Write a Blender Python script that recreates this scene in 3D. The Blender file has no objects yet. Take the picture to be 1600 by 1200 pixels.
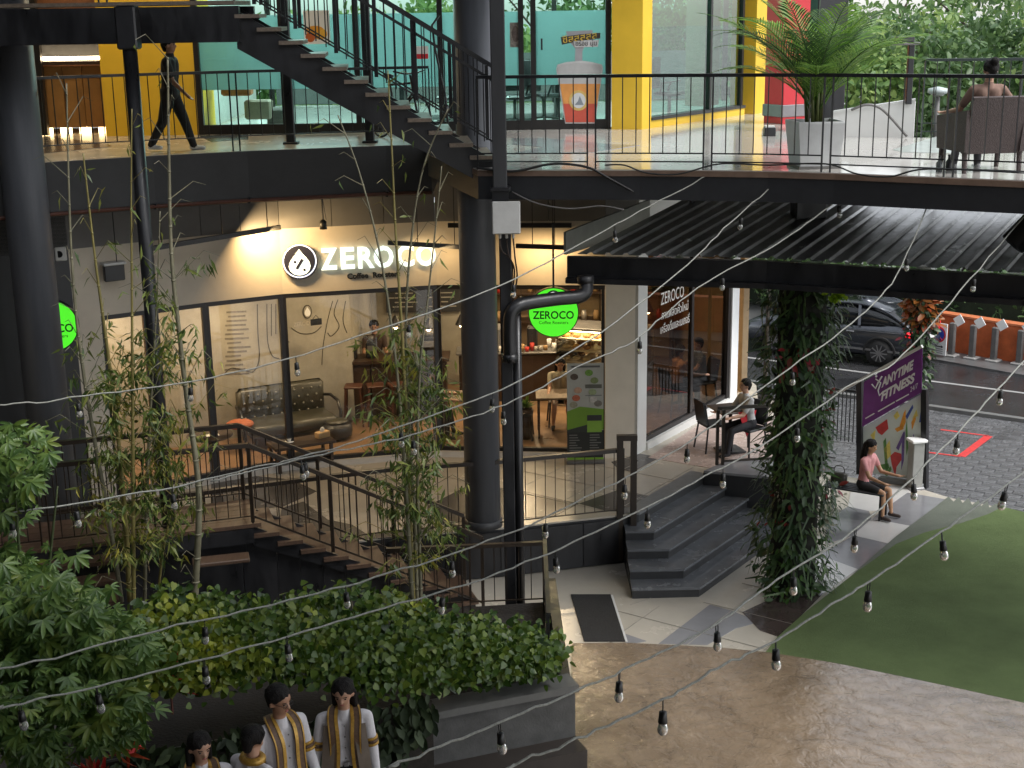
import bpy, bmesh, math, random
import numpy as np
from mathutils import Vector, Matrix
random.seed(7); RNG = np.random.default_rng(7)
SC = bpy.context.scene
COL = SC.collection

# ------------------------------------------------------------------ camera
CZ = 7.95                                    # eye height above the plaza
FOC = 2200.0                                 # focal length in pixels of a 1600 px wide frame
PITCH = math.atan(580 / FOC); ROLL = 0.0155
FW = Vector((0, math.cos(PITCH), -math.sin(PITCH)))
_r0 = Vector((1, 0, 0)); _u0 = Vector((0, math.sin(PITCH), math.cos(PITCH)))
CR = math.cos(ROLL) * _r0 - math.sin(ROLL) * _u0
CU = math.sin(ROLL) * _r0 + math.cos(ROLL) * _u0
CPOS = Vector((0, 0, CZ))
cam_d = bpy.data.cameras.new('camera'); cam = bpy.data.objects.new('camera', cam_d); COL.objects.link(cam)
cam_d.sensor_width = 36; cam_d.lens = 36 * FOC / 1600; cam_d.clip_end = 3000; cam_d.clip_start = .1
cam.matrix_world = Matrix(((CR.x, CU.x, -FW.x, 0), (CR.y, CU.y, -FW.y, 0), (CR.z, CU.z, -FW.z, CZ), (0, 0, 0, 1)))
SC.camera = cam

# ------------------------------------------------------------------ sky, sun, exposure: grey rainy day
wd = bpy.data.worlds.new('World'); SC.world = wd; wd.use_nodes = True
nt = wd.node_tree; bg = nt.nodes['Background']
sky = nt.nodes.new('ShaderNodeTexSky'); sky.sky_type = 'NISHITA'; sky.sun_disc = False
SUN_EL, SUN_AZ = math.radians(55), math.radians(115)
sky.sun_elevation = SUN_EL; sky.sun_rotation = SUN_AZ
sky.air_density = 1.0; sky.dust_density = 1.0; sky.ozone_density = 1.0
hsv = nt.nodes.new('ShaderNodeHueSaturation'); hsv.inputs['Saturation'].default_value = .22
nt.links.new(sky.outputs[0], hsv.inputs['Color']); nt.links.new(hsv.outputs[0], bg.inputs[0])
bg.inputs[1].default_value = .15
sd = bpy.data.lights.new('sun', 'SUN'); sd.energy = 1.5; sd.angle = math.radians(25); sd.color = (1, .98, .95)
sun = bpy.data.objects.new('sun', sd); COL.objects.link(sun)
sdir = Vector((math.sin(SUN_AZ) * math.cos(SUN_EL), math.cos(SUN_AZ) * math.cos(SUN_EL), math.sin(SUN_EL)))
sun.rotation_euler = sdir.to_track_quat('Z', 'Y').to_euler()
vs = SC.view_settings; vs.view_transform = 'Standard'; vs.look = 'None'; vs.gamma = 1; vs.exposure = 1.12
SC.cycles.use_denoising = True; SC.cycles.denoiser = 'OPENIMAGEDENOISE'
SC.cycles.max_bounces = 10; SC.cycles.diffuse_bounces = 5; SC.cycles.glossy_bounces = 4
SC.cycles.transparent_max_bounces = 24; SC.cycles.transmission_bounces = 6
SC.cycles.caustics_reflective = False; SC.cycles.caustics_refractive = False
SC.cycles.sample_clamp_indirect = 4
SC.cycles.use_adaptive_sampling = True; SC.cycles.adaptive_threshold = .02

# ------------------------------------------------------------------ measuring helpers (survey of the place from the picture)
def ray(x, y): return FW + CR * float((x - 800) / FOC) - CU * float((y - 600) / FOC)
def P(x, y, z):
    d = ray(x, y); return CPOS + d * float((z - CZ) / d.z)
def PY(x, y, Y):
    d = ray(x, y); return CPOS + d * float(Y / d.y)
def PZ(x, y, zc): return CPOS + ray(x, y) * float(zc)
def PW(x, y, a, b):
    d = ray(x, y); nx, ny = -(b[1] - a[1]), b[0] - a[0]
    return CPOS + d * ((nx * a[0] + ny * a[1]) / (nx * d.x + ny * d.y))
def V(*a): return Vector(a)

# ------------------------------------------------------------------ materials
MATS = {}
def mat(name, col, rough=.6, metal=0, var=.12, vscale=6.0, bump=0, bscale=30.0, spec=.5, emit=None, estr=0, coat=0, stretch=None, island=0, rvar=0):
    if name in MATS: return MATS[name]
    m = bpy.data.materials.new(name); m.use_nodes = True; MATS[name] = m
    t = m.node_tree; n = t.nodes; L = t.links; b = n['Principled BSDF']
    b.inputs['Roughness'].default_value = rough; b.inputs['Metallic'].default_value = metal
    b.inputs['Specular IOR Level'].default_value = spec; b.inputs['Coat Weight'].default_value = coat
    c = (*col, 1)
    tc = n.new('ShaderNodeTexCoord'); mp = n.new('ShaderNodeMapping'); L.new(tc.outputs['Object'], mp.inputs[0])
    if stretch: mp.inputs['Scale'].default_value = stretch
    last = None
    if var:
        nz = n.new('ShaderNodeTexNoise'); nz.inputs['Scale'].default_value = vscale; nz.inputs['Detail'].default_value = 6; nz.inputs['Roughness'].default_value = .65
        L.new(mp.outputs[0], nz.inputs['Vector'])
        rp = n.new('ShaderNodeValToRGB'); rp.color_ramp.elements[0].position = .3; rp.color_ramp.elements[1].position = .72
        rp.color_ramp.elements[0].color = (*[max(0, v * (1 - var)) for v in col], 1); rp.color_ramp.elements[1].color = (*[min(1, v * (1 + var)) for v in col], 1)
        L.new(nz.outputs['Fac'], rp.inputs[0]); last = rp.outputs[0]
        if rvar:
            mr = n.new('ShaderNodeMapRange'); mr.inputs[1].default_value = .3; mr.inputs[2].default_value = .7
            mr.inputs[3].default_value = max(0, rough - rvar); mr.inputs[4].default_value = min(1, rough + rvar)
            L.new(nz.outputs['Fac'], mr.inputs[0]); L.new(mr.outputs[0], b.inputs['Roughness'])
    if island:
        g = n.new('ShaderNodeNewGeometry'); h = n.new('ShaderNodeHueSaturation')
        m1 = n.new('ShaderNodeMapRange'); m1.inputs[3].default_value = 1 - island; m1.inputs[4].default_value = 1 + island
        L.new(g.outputs['Random Per Island'], m1.inputs[0]); L.new(m1.outputs[0], h.inputs['Value'])
        if last: L.new(last, h.inputs['Color'])
        else: h.inputs['Color'].default_value = c
        last = h.outputs[0]
    if last: L.new(last, b.inputs['Base Color'])
    else: b.inputs['Base Color'].default_value = c
    if bump:
        nb = n.new('ShaderNodeTexNoise'); nb.inputs['Scale'].default_value = bscale; nb.inputs['Detail'].default_value = 4
        L.new(mp.outputs[0], nb.inputs['Vector'])
        bp = n.new('ShaderNodeBump'); bp.inputs['Strength'].default_value = bump; bp.inputs['Distance'].default_value = .02
        L.new(nb.outputs['Fac'], bp.inputs['Height']); L.new(bp.outputs[0], b.inputs['Normal'])
    if emit:
        b.inputs['Emission Color'].default_value = (*emit, 1); b.inputs['Emission Strength'].default_value = estr
    return m

def glass(name, tint=(1, 1, 1), refl=.5, opacity=0, film=None, rough=0):
    if name in MATS: return MATS[name]
    m = bpy.data.materials.new(name); m.use_nodes = True; MATS[name] = m
    t = m.node_tree; n = t.nodes; L = t.links; n.remove(n['Principled BSDF'])
    tr = n.new('ShaderNodeBsdfTransparent'); tr.inputs[0].default_value = (*tint, 1)
    gl = n.new('ShaderNodeBsdfGlossy'); gl.inputs['Roughness'].default_value = rough
    fr = n.new('ShaderNodeFresnel'); fr.inputs[0].default_value = 1.5
    mu = n.new('ShaderNodeMath'); mu.operation = 'MULTIPLY'; mu.inputs[1].default_value = refl * 2; mu.use_clamp = True
    L.new(fr.outputs[0], mu.inputs[0])
    mx = n.new('ShaderNodeMixShader'); L.new(mu.outputs[0], mx.inputs[0])
    src = tr.outputs[0]
    if film:
        df = n.new('ShaderNodeBsdfDiffuse'); df.inputs[0].default_value = (*film, 1)
        tl = n.new('ShaderNodeBsdfTranslucent'); tl.inputs[0].default_value = (*film, 1)
        a = n.new('ShaderNodeMixShader'); a.inputs[0].default_value = .65; L.new(df.outputs[0], a.inputs[1]); L.new(tl.outputs[0], a.inputs[2])
        b2 = n.new('ShaderNodeMixShader'); b2.inputs[0].default_value = opacity; L.new(tr.outputs[0], b2.inputs[1]); L.new(a.outputs[0], b2.inputs[2]); src = b2.outputs[0]
    L.new(src, mx.inputs[1]); L.new(gl.outputs[0], mx.inputs[2]); L.new(mx.outputs[0], n['Material Output'].inputs[0])
    return m

def leafmat(name, col, trans=.35, var=.35, rough=.45, hue=.02, spots=None):
    if name in MATS: return MATS[name]
    m = bpy.data.materials.new(name); m.use_nodes = True; MATS[name] = m
    t = m.node_tree; n = t.nodes; L = t.links; b = n['Principled BSDF']; b.inputs['Roughness'].default_value = rough
    g = n.new('ShaderNodeNewGeometry'); oi = n.new('ShaderNodeObjectInfo')
    ad = n.new('ShaderNodeMath'); ad.operation = 'ADD'; L.new(g.outputs['Random Per Island'], ad.inputs[0]); L.new(oi.outputs['Random'], ad.inputs[1])
    fr = n.new('ShaderNodeMath'); fr.operation = 'FRACT'; L.new(ad.outputs[0], fr.inputs[0])
    h = n.new('ShaderNodeHueSaturation'); h.inputs['Color'].default_value = (*col, 1)
    m1 = n.new('ShaderNodeMapRange'); m1.inputs[3].default_value = 1 - var; m1.inputs[4].default_value = 1 + var
    m2 = n.new('ShaderNodeMapRange'); m2.inputs[3].default_value = .5 + hue; m2.inputs[4].default_value = .5 - hue
    L.new(fr.outputs[0], m1.inputs[0]); L.new(m1.outputs[0], h.inputs['Value'])
    L.new(fr.outputs[0], m2.inputs[0]); L.new(m2.outputs[0], h.inputs['Hue'])
    out = h.outputs[0]
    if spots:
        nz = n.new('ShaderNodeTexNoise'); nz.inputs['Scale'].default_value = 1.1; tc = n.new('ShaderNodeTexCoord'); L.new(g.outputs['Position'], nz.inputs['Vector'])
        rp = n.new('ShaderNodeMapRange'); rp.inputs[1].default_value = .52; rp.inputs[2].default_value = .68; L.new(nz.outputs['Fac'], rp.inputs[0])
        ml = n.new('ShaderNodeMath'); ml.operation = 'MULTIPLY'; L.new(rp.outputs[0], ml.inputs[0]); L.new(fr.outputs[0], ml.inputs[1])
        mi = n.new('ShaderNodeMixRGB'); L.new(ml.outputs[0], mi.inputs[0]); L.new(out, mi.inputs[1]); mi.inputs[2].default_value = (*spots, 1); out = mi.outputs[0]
    L.new(out, b.inputs['Base Color'])
    tl = n.new('ShaderNodeBsdfTranslucent'); L.new(out, tl.inputs[0])
    mx = n.new('ShaderNodeMixShader'); mx.inputs[0].default_value = trans
    L.new(b.outputs[0], mx.inputs[1]); L.new(tl.outputs[0], mx.inputs[2]); L.new(mx.outputs[0], n['Material Output'].inputs[0])
    return m

# ------------------------------------------------------------------ mesh helpers
class MB:
    def __init__(s): s.v = []; s.f = []; s.mi = []; s.cur = 0
    def add(s, vs, fs):
        o = len(s.v); s.v += [tuple(p) for p in vs]; s.f += [tuple(i + o for i in f) for f in fs]; s.mi += [s.cur] * len(fs); return s
    def box(s, c, size, rz=0, ry=0):
        hx, hy, hz = [k / 2 for k in size]; m = Matrix.Translation(c) @ Matrix.Rotation(rz, 4, 'Z') @ Matrix.Rotation(ry, 4, 'Y')
        vs = [m @ Vector((x, y, z)) for z in (-hz, hz) for x, y in ((-hx, -hy), (hx, -hy), (hx, hy), (-hx, hy))]
        return s.add(vs, [(3, 2, 1, 0), (4, 5, 6, 7), (0, 1, 5, 4), (1, 2, 6, 5), (2, 3, 7, 6), (3, 0, 4, 7)])
    def cham(s, c, size, ch=.02, rz=0):                       # box with chamfered vertical and top edges
        hx, hy, hz = [k / 2 for k in size]; m = Matrix.Translation(c) @ Matrix.Rotation(rz, 4, 'Z')
        def ring(hx, hy, z, k): return [(hx - k, -hy, z), (hx, -hy + k, z), (hx, hy - k, z), (hx - k, hy, z), (-hx + k, hy, z), (-hx, hy - k, z), (-hx, -hy + k, z), (-hx + k, -hy, z)]
        rs = [ring(hx - ch, hy - ch, -hz, ch), ring(hx, hy, -hz + ch, ch), ring(hx, hy, hz - ch, ch), ring(hx - ch, hy - ch, hz, ch)]
        vs = [m @ Vector(p) for r in rs for p in r]; fs = [tuple(range(7, -1, -1)), tuple(range(24, 32))]
        for k in range(3): fs += [(k * 8 + i, k * 8 + (i + 1) % 8, k * 8 + 8 + (i + 1) % 8, k * 8 + 8 + i) for i in range(8)]
        return s.add(vs, fs)
    def bar(s, p, q, w, h=None, up=(0, 0, 1)):
        h = h or w; p = Vector(p); q = Vector(q); d = (q - p).normalized(); u = Vector(up)
        if abs(d.dot(u)) > .99: u = Vector((0, 1, 0))
        sx = d.cross(u).normalized(); uu = sx.cross(d).normalized(); vs = []
        for e in (p, q):
            for a, b in ((-1, -1), (1, -1), (1, 1), (-1, 1)): vs.append(e + sx * (a * w / 2) + uu * (b * h / 2))
        return s.add(vs, [(0, 1, 2, 3), (7, 6, 5, 4), (0, 4, 5, 1), (1, 5, 6, 2), (2, 6, 7, 3), (3, 7, 4, 0)])
    def tube(s, pts, r, n=8, cap=True):
        pts = [Vector(p) for p in pts]; N = len(pts); rr = r if hasattr(r, '__len__') else [r] * N; vs = []; u = None
        for i, p in enumerate(pts):
            d = (pts[min(i + 1, N - 1)] - pts[max(i - 1, 0)]).normalized()
            if u is None: u = d.orthogonal().normalized()
            else:
                u = u - d * u.dot(d); u = u.normalized() if u.length > 1e-6 else d.orthogonal().normalized()
            w = d.cross(u)
            for k in range(n): a = 2 * math.pi * k / n; vs.append(p + (u * math.cos(a) + w * math.sin(a)) * rr[i])
        fs = [(i * n + k, i * n + (k + 1) % n, (i + 1) * n + (k + 1) % n, (i + 1) * n + k) for i in range(N - 1) for k in range(n)]
        if cap: fs += [tuple(range(n - 1, -1, -1)), tuple(range((N - 1) * n, N * n))]
        return s.add(vs, fs)
    def prism(s, poly, z0, z1):
        n = len(poly); vs = [(p[0], p[1], z0) for p in poly] + [(p[0], p[1], z1) for p in poly]
        return s.add(vs, [tuple(range(n - 1, -1, -1)), tuple(range(n, 2 * n))] + [(i, (i + 1) % n, n + (i + 1) % n, n + i) for i in range(n)])
    def slab(s, pts, off):                                     # any planar polygon thickened by a vector
        n = len(pts); o = Vector(off); vs = [Vector(p) for p in pts] + [Vector(p) + o for p in pts]
        return s.add(vs, [tuple(range(n - 1, -1, -1)), tuple(range(n, 2 * n))] + [(i, (i + 1) % n, n + (i + 1) % n, n + i) for i in range(n)])
    def lathe(s, prof, c=(0, 0, 0), n=16, rz=0, sq=False):
        c = Vector(c); vs = []
        for r, z in prof:
            for k in range(n): a = 2 * math.pi * (k + .5 * sq) / n + rz; vs.append((c.x + r * math.cos(a), c.y + r * math.sin(a), c.z + z))
        N = len(prof); fs = [(i * n + k, i * n + (k + 1) % n, (i + 1) * n + (k + 1) % n, (i + 1) * n + k) for i in range(N - 1) for k in range(n)]
        fs += [tuple(range(n - 1, -1, -1)), tuple(range((N - 1) * n, N * n))]
        return s.add(vs, fs)
    def ell(s, c, r, n=12, m=8, rot=None):
        c = Vector(c); vs = []; rm = rot or Matrix.Identity(3)
        for i in range(1, m):
            t = math.pi * i / m
            for k in range(n): a = 2 * math.pi * k / n; vs.append(c + rm @ Vector((r[0] * math.sin(t) * math.cos(a), r[1] * math.sin(t) * math.sin(a), -r[2] * math.cos(t))))
        o = len(vs); vs += [c + rm @ Vector((0, 0, -r[2])), c + rm @ Vector((0, 0, r[2]))]
        fs = [(i * n + k, i * n + (k + 1) % n, (i + 1) * n + (k + 1) % n, (i + 1) * n + k) for i in range(m - 2) for k in range(n)]
        fs += [(o, (k + 1) % n, k) for k in range(n)] + [(o + 1, (m - 2) * n + k, (m - 2) * n + (k + 1) % n) for k in range(n)]
        return s.add(vs, fs)
    def mesh(s, name, mats=(), smooth=False):
        me = bpy.data.meshes.new(name); me.from_pydata(s.v, [], s.f)
        for m in (mats if isinstance(mats, (list, tuple)) else [mats]): me.materials.append(m)
        if any(s.mi): me.polygons.foreach_set('material_index', s.mi)
        if smooth: me.polygons.foreach_set('use_smooth', [True] * len(s.f))
        me.update(); return me
    def build(s, name, mats, parent=None, smooth=False, **kw):
        return link(name, s.mesh(name, mats, smooth), parent, **kw)

def link(name, me, parent=None, label=None, cat=None, group=None, kind=None, loc=None, fix=True):
    o = bpy.data.objects.new(name, me); COL.objects.link(o)
    if parent is not None:
        o.parent = parent
        if fix: o.matrix_parent_inverse = Matrix.Translation(-world_loc(parent))
    if loc is not None: o.location = loc
    return tag(o, label, cat, group, kind)
def world_loc(o):
    l = Vector(o.location)
    return l                                               # every parent sits at the origin frame or is a translated Empty
def tag(o, label=None, cat=None, group=None, kind=None):
    if label: o['label'] = label
    if cat: o['category'] = cat
    if group: o['group'] = group
    if kind: o['kind'] = kind
    return o
def thing(name, label, cat, loc=(0, 0, 0), group=None, rz=0):
    o = bpy.data.objects.new(name, None); COL.objects.link(o); o.location = loc; o.rotation_euler = (0, 0, rz); o.empty_display_size = .2
    return tag(o, label, cat, group)
def struct(name, mb, m, label=None, smooth=False):
    o = mb.build(name, m, None, smooth); o['kind'] = 'structure'
    if label: o['label'] = label
    return o
def kids(o): return list(CH.get(o.name, [])) or [c for c in bpy.data.objects if c.parent == o]
CH = {}
def copy_tree(o, parent=None):
    c = o.copy(); COL.objects.link(c)
    if parent is not None: c.parent = parent
    for ch in [k for k in bpy.data.objects if k.parent == o]: copy_tree(ch, c)
    return c
def part(mb, name, m, parent, smooth=False, loc=None):         # a part in its parent's own frame
    return link(name, mb.mesh(name, m, smooth), parent, fix=False, loc=loc)

_FONTC = {}
def text_mesh(body, size, extrude=.004, bold=0.0, align='CENTER', shear=0):
    c = bpy.data.curves.new('lettering', 'FONT'); c.body = body; c.size = size; c.extrude = extrude; c.align_x = align; c.align_y = 'CENTER'; c.offset = bold; c.shear = shear; c.resolution_u = 3
    o = bpy.data.objects.new('lettering', c); COL.objects.link(o); bpy.context.view_layer.update()
    me = bpy.data.meshes.new_from_object(o.evaluated_get(bpy.context.evaluated_depsgraph_get())); bpy.data.objects.remove(o); return me
def place_text(name, body, size, origin, right, up, m, parent=None, width=None, **kw):
    me = text_mesh(body, size, **kw); right = Vector(right).normalized(); up = Vector(up).normalized(); n = right.cross(up)
    co = np.zeros(len(me.vertices) * 3); me.vertices.foreach_get('co', co); co = co.reshape(-1, 3)
    if width and len(co): co[:, 0] *= width / max(1e-6, co[:, 0].max() - co[:, 0].min())
    a = np.array([right, up, n]); w = co @ a + np.array(origin); me.vertices.foreach_set('co', w.ravel()); me.materials.clear(); me.materials.append(m); me.update()
    return link(name, me, parent)

def catmull(pts, k=8):
    pts = [Vector(p) for p in pts]; out = []
    for i in range(len(pts) - 1):
        p0, p1, p2, p3 = pts[max(i - 1, 0)], pts[i], pts[i + 1], pts[min(i + 2, len(pts) - 1)]
        for j in range(k):
            t = j / k; out.append(.5 * ((2 * p1) + (p2 - p0) * t + (2 * p0 - 5 * p1 + 4 * p2 - p3) * t * t + (3 * p1 - p0 - 3 * p2 + p3) * t ** 3))
    return out + [pts[-1]]
def lerp(a, b, t): return Vector(a) + (Vector(b) - Vector(a)) * t

Z1 = .75                     # terrace in front of the coffee shop
Z2 = 6.08                    # upper floor
ZS = -.45                    # street
# ================================================================== materials of the place
M_cream_tile = mat('cream terrazzo tile', (.47, .43, .36), .25, var=.07, vscale=1.6, rvar=.05)
M_dark_tile = mat('charcoal floor tile', (.085, .08, .078), .24, var=.14, vscale=2, rvar=.05)
M_white_tile = mat('pale floor tile', (.58, .57, .55), .16, var=.06, vscale=2, rvar=.05)
M_grey_tile = mat('mid grey floor tile', (.24, .24, .25), .16, var=.1, vscale=2, rvar=.05)
M_brown_tile = mat('dark brown floor tile', (.06, .045, .04), .17, var=.2, vscale=2, rvar=.05)
M_grout = mat('floor screed', (.30, .28, .24), .5, var=.1)
M_black = mat('black steel paint', (.014, .014, .016), .38, var=.45, vscale=6, stretch=(1, 1, .3), rvar=.12)
M_rail = mat('brown black railing paint', (.022, .015, .010), .42, var=.3, vscale=5)
M_char = mat('charcoal wall paint', (.042, .043, .046), .52, var=.22, vscale=4, stretch=(1.4, 1.4, .2), rvar=.1)
M_colgrey = mat('slate column paint', (.088, .093, .106), .48, var=.2, vscale=5, stretch=(1.6, 1.6, .16), rvar=.1)
M_wall = mat('cream render', (.60, .53, .43), .8, var=.10, vscale=1.4, bump=.08, bscale=120)
M_walllight = mat('white render', (.66, .66, .64), .7, var=.05, vscale=2)
M_grey_wall = mat('grey upper wall', (.15, .145, .14), .7, var=.1, vscale=2)
M_ceil = mat('ceiling paint', (.30, .29, .27), .8, var=.05)
M_wood = mat('dark stained wood', (.042, .024, .015), .42, var=.3, vscale=5, stretch=(1, 8, 8))
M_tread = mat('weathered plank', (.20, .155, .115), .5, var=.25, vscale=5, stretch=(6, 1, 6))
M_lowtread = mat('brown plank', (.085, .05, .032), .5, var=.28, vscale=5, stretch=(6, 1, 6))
M_frame = mat('black window frame', (.014, .012, .012), .4, var=.2)
M_yellow = mat('yellow wall paint', (.70, .45, .03), .5, var=.08, vscale=1.5)
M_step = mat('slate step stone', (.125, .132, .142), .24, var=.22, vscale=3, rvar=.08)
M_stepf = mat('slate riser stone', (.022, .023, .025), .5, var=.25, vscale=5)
M_conc = mat('planter concrete', (.062, .062, .06), .6, var=.3, vscale=5, bump=.15, bscale=40)
M_asph = mat('wet asphalt', (.034, .034, .036), .2, var=.3, vscale=.8, bump=.3, bscale=50, rvar=.15)
M_paint = mat('road paint', (.34, .34, .33), .4, var=.15)
M_redp = mat('red parking paint', (.62, .05, .05), .35, var=.35, vscale=14)

def stamped():
    m = bpy.data.materials.new('stamped concrete'); m.use_nodes = True; t = m.node_tree; n = t.nodes; L = t.links; b = n['Principled BSDF']
    tc = n.new('ShaderNodeTexCoord'); nz = n.new('ShaderNodeTexNoise'); nz.inputs['Scale'].default_value = 1.7; nz.inputs['Detail'].default_value = 10; nz.inputs['Roughness'].default_value = .66; nz.inputs['Distortion'].default_value = .25
    L.new(tc.outputs['Object'], nz.inputs['Vector'])
    rp = n.new('ShaderNodeValToRGB'); e = rp.color_ramp.elements; e[0].position = .33; e[0].color = (.150, .108, .070, 1); e[1].position = .7; e[1].color = (.265, .197, .132, 1)
    L.new(nz.outputs['Fac'], rp.inputs[0])
    n2 = n.new('ShaderNodeTexNoise'); n2.inputs['Scale'].default_value = 5.5; n2.inputs['Detail'].default_value = 6; n2.inputs['Roughness'].default_value = .6; n2.inputs['Distortion'].default_value = .45
    L.new(tc.outputs['Object'], n2.inputs['Vector'])
    vo = n.new('ShaderNodeTexVoronoi'); vo.feature = 'DISTANCE_TO_EDGE'; vo.inputs['Scale'].default_value = .75
    ad = n.new('ShaderNodeVectorMath'); ad.operation = 'MULTIPLY_ADD'; ad.inputs[1].default_value = (.9, .9, .9); L.new(nz.outputs['Color'], ad.inputs[0]); L.new(tc.outputs['Object'], ad.inputs[2]); L.new(ad.outputs[0], vo.inputs['Vector'])
    cr = n.new('ShaderNodeMapRange'); cr.inputs[1].default_value = 0; cr.inputs[2].default_value = .012; L.new(vo.outputs[0], cr.inputs[0])
    mx = n.new('ShaderNodeMixRGB'); mx.blend_type = 'MULTIPLY'; mx.inputs[0].default_value = .35; L.new(rp.outputs[0], mx.inputs[1]); L.new(cr.outputs[0], mx.inputs[2]); L.new(mx.outputs[0], b.inputs['Base Color'])
    mr = n.new('ShaderNodeMapRange'); mr.inputs[1].default_value = .35; mr.inputs[2].default_value = .65; mr.inputs[3].default_value = .07; mr.inputs[4].default_value = .34; L.new(n2.outputs['Fac'], mr.inputs[0]); L.new(mr.outputs[0], b.inputs['Roughness'])
    bp = n.new('ShaderNodeBump'); bp.inputs['Strength'].default_value = .6; bp.inputs['Distance'].default_value = .045; L.new(n2.outputs['Fac'], bp.inputs['Height'])
    L.new(bp.outputs[0], b.inputs['Normal']); b.inputs['Coat Weight'].default_value = .85; b.inputs['Coat Roughness'].default_value = .12; bp2 = n.new('ShaderNodeBump'); bp2.inputs['Strength'].default_value = .45; bp2.inputs['Distance'].default_value = .03; L.new(n2.outputs['Fac'], bp2.inputs['Height']); L.new(bp2.outputs[0], b.inputs['Coat Normal']); return m
M_stage = stamped()
M_turf = mat('artificial grass', (.13, .18, .072), .85, var=.22, vscale=.9, bump=1.0, bscale=170, spec=.15)
M_turf2 = mat('grey green matting', (.14, .155, .125), .8, var=.12, vscale=2, bump=.5, bscale=200, spec=.2)
M_clear = glass('clear window glass', (.97, .98, .97), .45)
M_teal = glass('green tinted glass', (.46, .76, .66), .14)
M_film = glass('frosted teal film', (.7, .95, .95), .25, .92, (.56, .70, .71))

# ================================================================== ground, plaza, terrace, steps
struct('ground', MB().add([(-700, -300, ZS - .03), (700, -300, ZS - .03), (700, 1200, ZS - .03), (-700, 1200, ZS - .03)], [(0, 1, 2, 3)]), M_asph)
R1, R2 = P(1485, 778, 0), P(1600, 800, 0)
pl = [(-40, -25), (14, -25), (14, R2.y - 1.6), (R2.x, R2.y), (R1.x, R1.y), (P(1440, 764, 0).x, P(1440, 764, 0).y), (5.6, 23.6), (3.4, 25.2), (-40, 25.2)]
plaza = struct('plaza_floor', MB().prism(pl, ZS, 0), M_cream_tile, 'plaza floor of pale tile')
TF = [(-9.5, 16.1), (-6, 17.3), (-3.4, 18.3), (-1.8, 18.85), (-.2, 19.15), (1.62, 19.62), (1.85, 19.71)]          # terrace front edge
odir = Vector((1.2, 1.71, 0)).normalized()
c0 = Vector((1.85, 19.71, 0)); ce = c0 + odir * 2.15
TERR_R = [(ce.x, ce.y), (4.1, 21.1), (4.55, 21.9), (5.25, 23.5), (4.2, 32), (-12, 32), (-12, 16.1)]
terr = struct('terrace_floor', MB().prism(TF + TERR_R, -.1, Z1 - .025), M_stepf, 'raised terrace floor in front of the coffee shop')

MB().prism([(x, y + .01) for x, y in TF] + TERR_R, Z1 - .025, Z1).build('floor_finish', M_cream_tile, terr)
def tiles(parent, name, polys, z, m, zo=0.0):
    for k, pg in enumerate(polys):
        pts = [P(x, y, z) for x, y in pg]
        MB().prism([(p.x, p.y) for p in pts][::-1] if poly_area(pts) < 0 else [(p.x, p.y) for p in pts], z - .01, z + .004 + zo + .0003 * k).build(name, m, parent)
def poly_area(p): return .5 * sum(p[i].x * p[(i + 1) % len(p)].y - p[(i + 1) % len(p)].x * p[i].y for i in range(len(p)))
tiles(terr, 'floor_tile', [
    [(668, 791), (735, 757), (813, 766), (905, 787), (868, 806), (690, 818)],
    [(905, 787), (968, 765), (1022, 777), (997, 799), (950, 799)],
    [(955, 722), (1000, 709), (1031, 715), (990, 737), (966, 733)],
    [(330, 742), (400, 744), (457, 750), (495, 768), (442, 792), (330, 800)],
    [(440, 794), (474, 784), (512, 812), (550, 820), (572, 834), (642, 826), (690, 822), (640, 838), (430, 852)]], Z1, M_dark_tile)
# the pinkish tiled end of the terrace by the side window
MB().prism([(2.25, 22.35), (3.35, 21.65), (4.1, 21.2), (4.5, 21.9), (5.2, 23.5), (4.0, 25.4)], Z1 - .01, Z1 + .006).build('floor_tile', mat('pink beige tile', (.46, .36, .32), .25, var=.08, rvar=.1), terr)
tiles(plaza, 'floor_tile', [
    [(1109, 945), (1142, 954), (1187, 972), (1150, 982), (1105, 1008), (1029, 1006)]], 0, M_grey_tile)
tiles(plaza, 'floor_tile', [
    [(1160, 957), (1228, 925), (1287, 927), (1252, 962), (1218, 996), (1187, 985)]], 0, M_brown_tile, .0022)
tiles(plaza, 'floor_tile', [
    [(1380, 797), (1418, 770), (1480, 781), (1421, 822), (1362, 811)],
    [(1333, 837), (1389, 850), (1340, 890), (1280, 868)],
    [(1290, 812), (1325, 792), (1358, 799), (1362, 811), (1333, 837), (1292, 850)],
    [(975, 990), (1010, 1002), (990, 1006), (978, 1006)]], 0, M_grey_tile, .0011)
tiles(plaza, 'floor_tile', [
    [(1378, 756), (1440, 766), (1418, 770), (1380, 797), (1358, 799), (1325, 792), (1330, 765)],
    [(1389, 850), (1362, 811), (1421, 822)], [(1333, 837), (1362, 811), (1389, 850)],
    [(1340, 890), (1287, 927), (1228, 925), (1250, 880), (1280, 868)]], 0, M_white_tile, .0033)
# thin grout lines of the pale tiles
for a, b in (((985, 945), (1105, 905)),):
    MB().bar(P(*a, .0025), P(*b, .0025), .008, .004).build('grout_line', M_grout, plaza)

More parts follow.
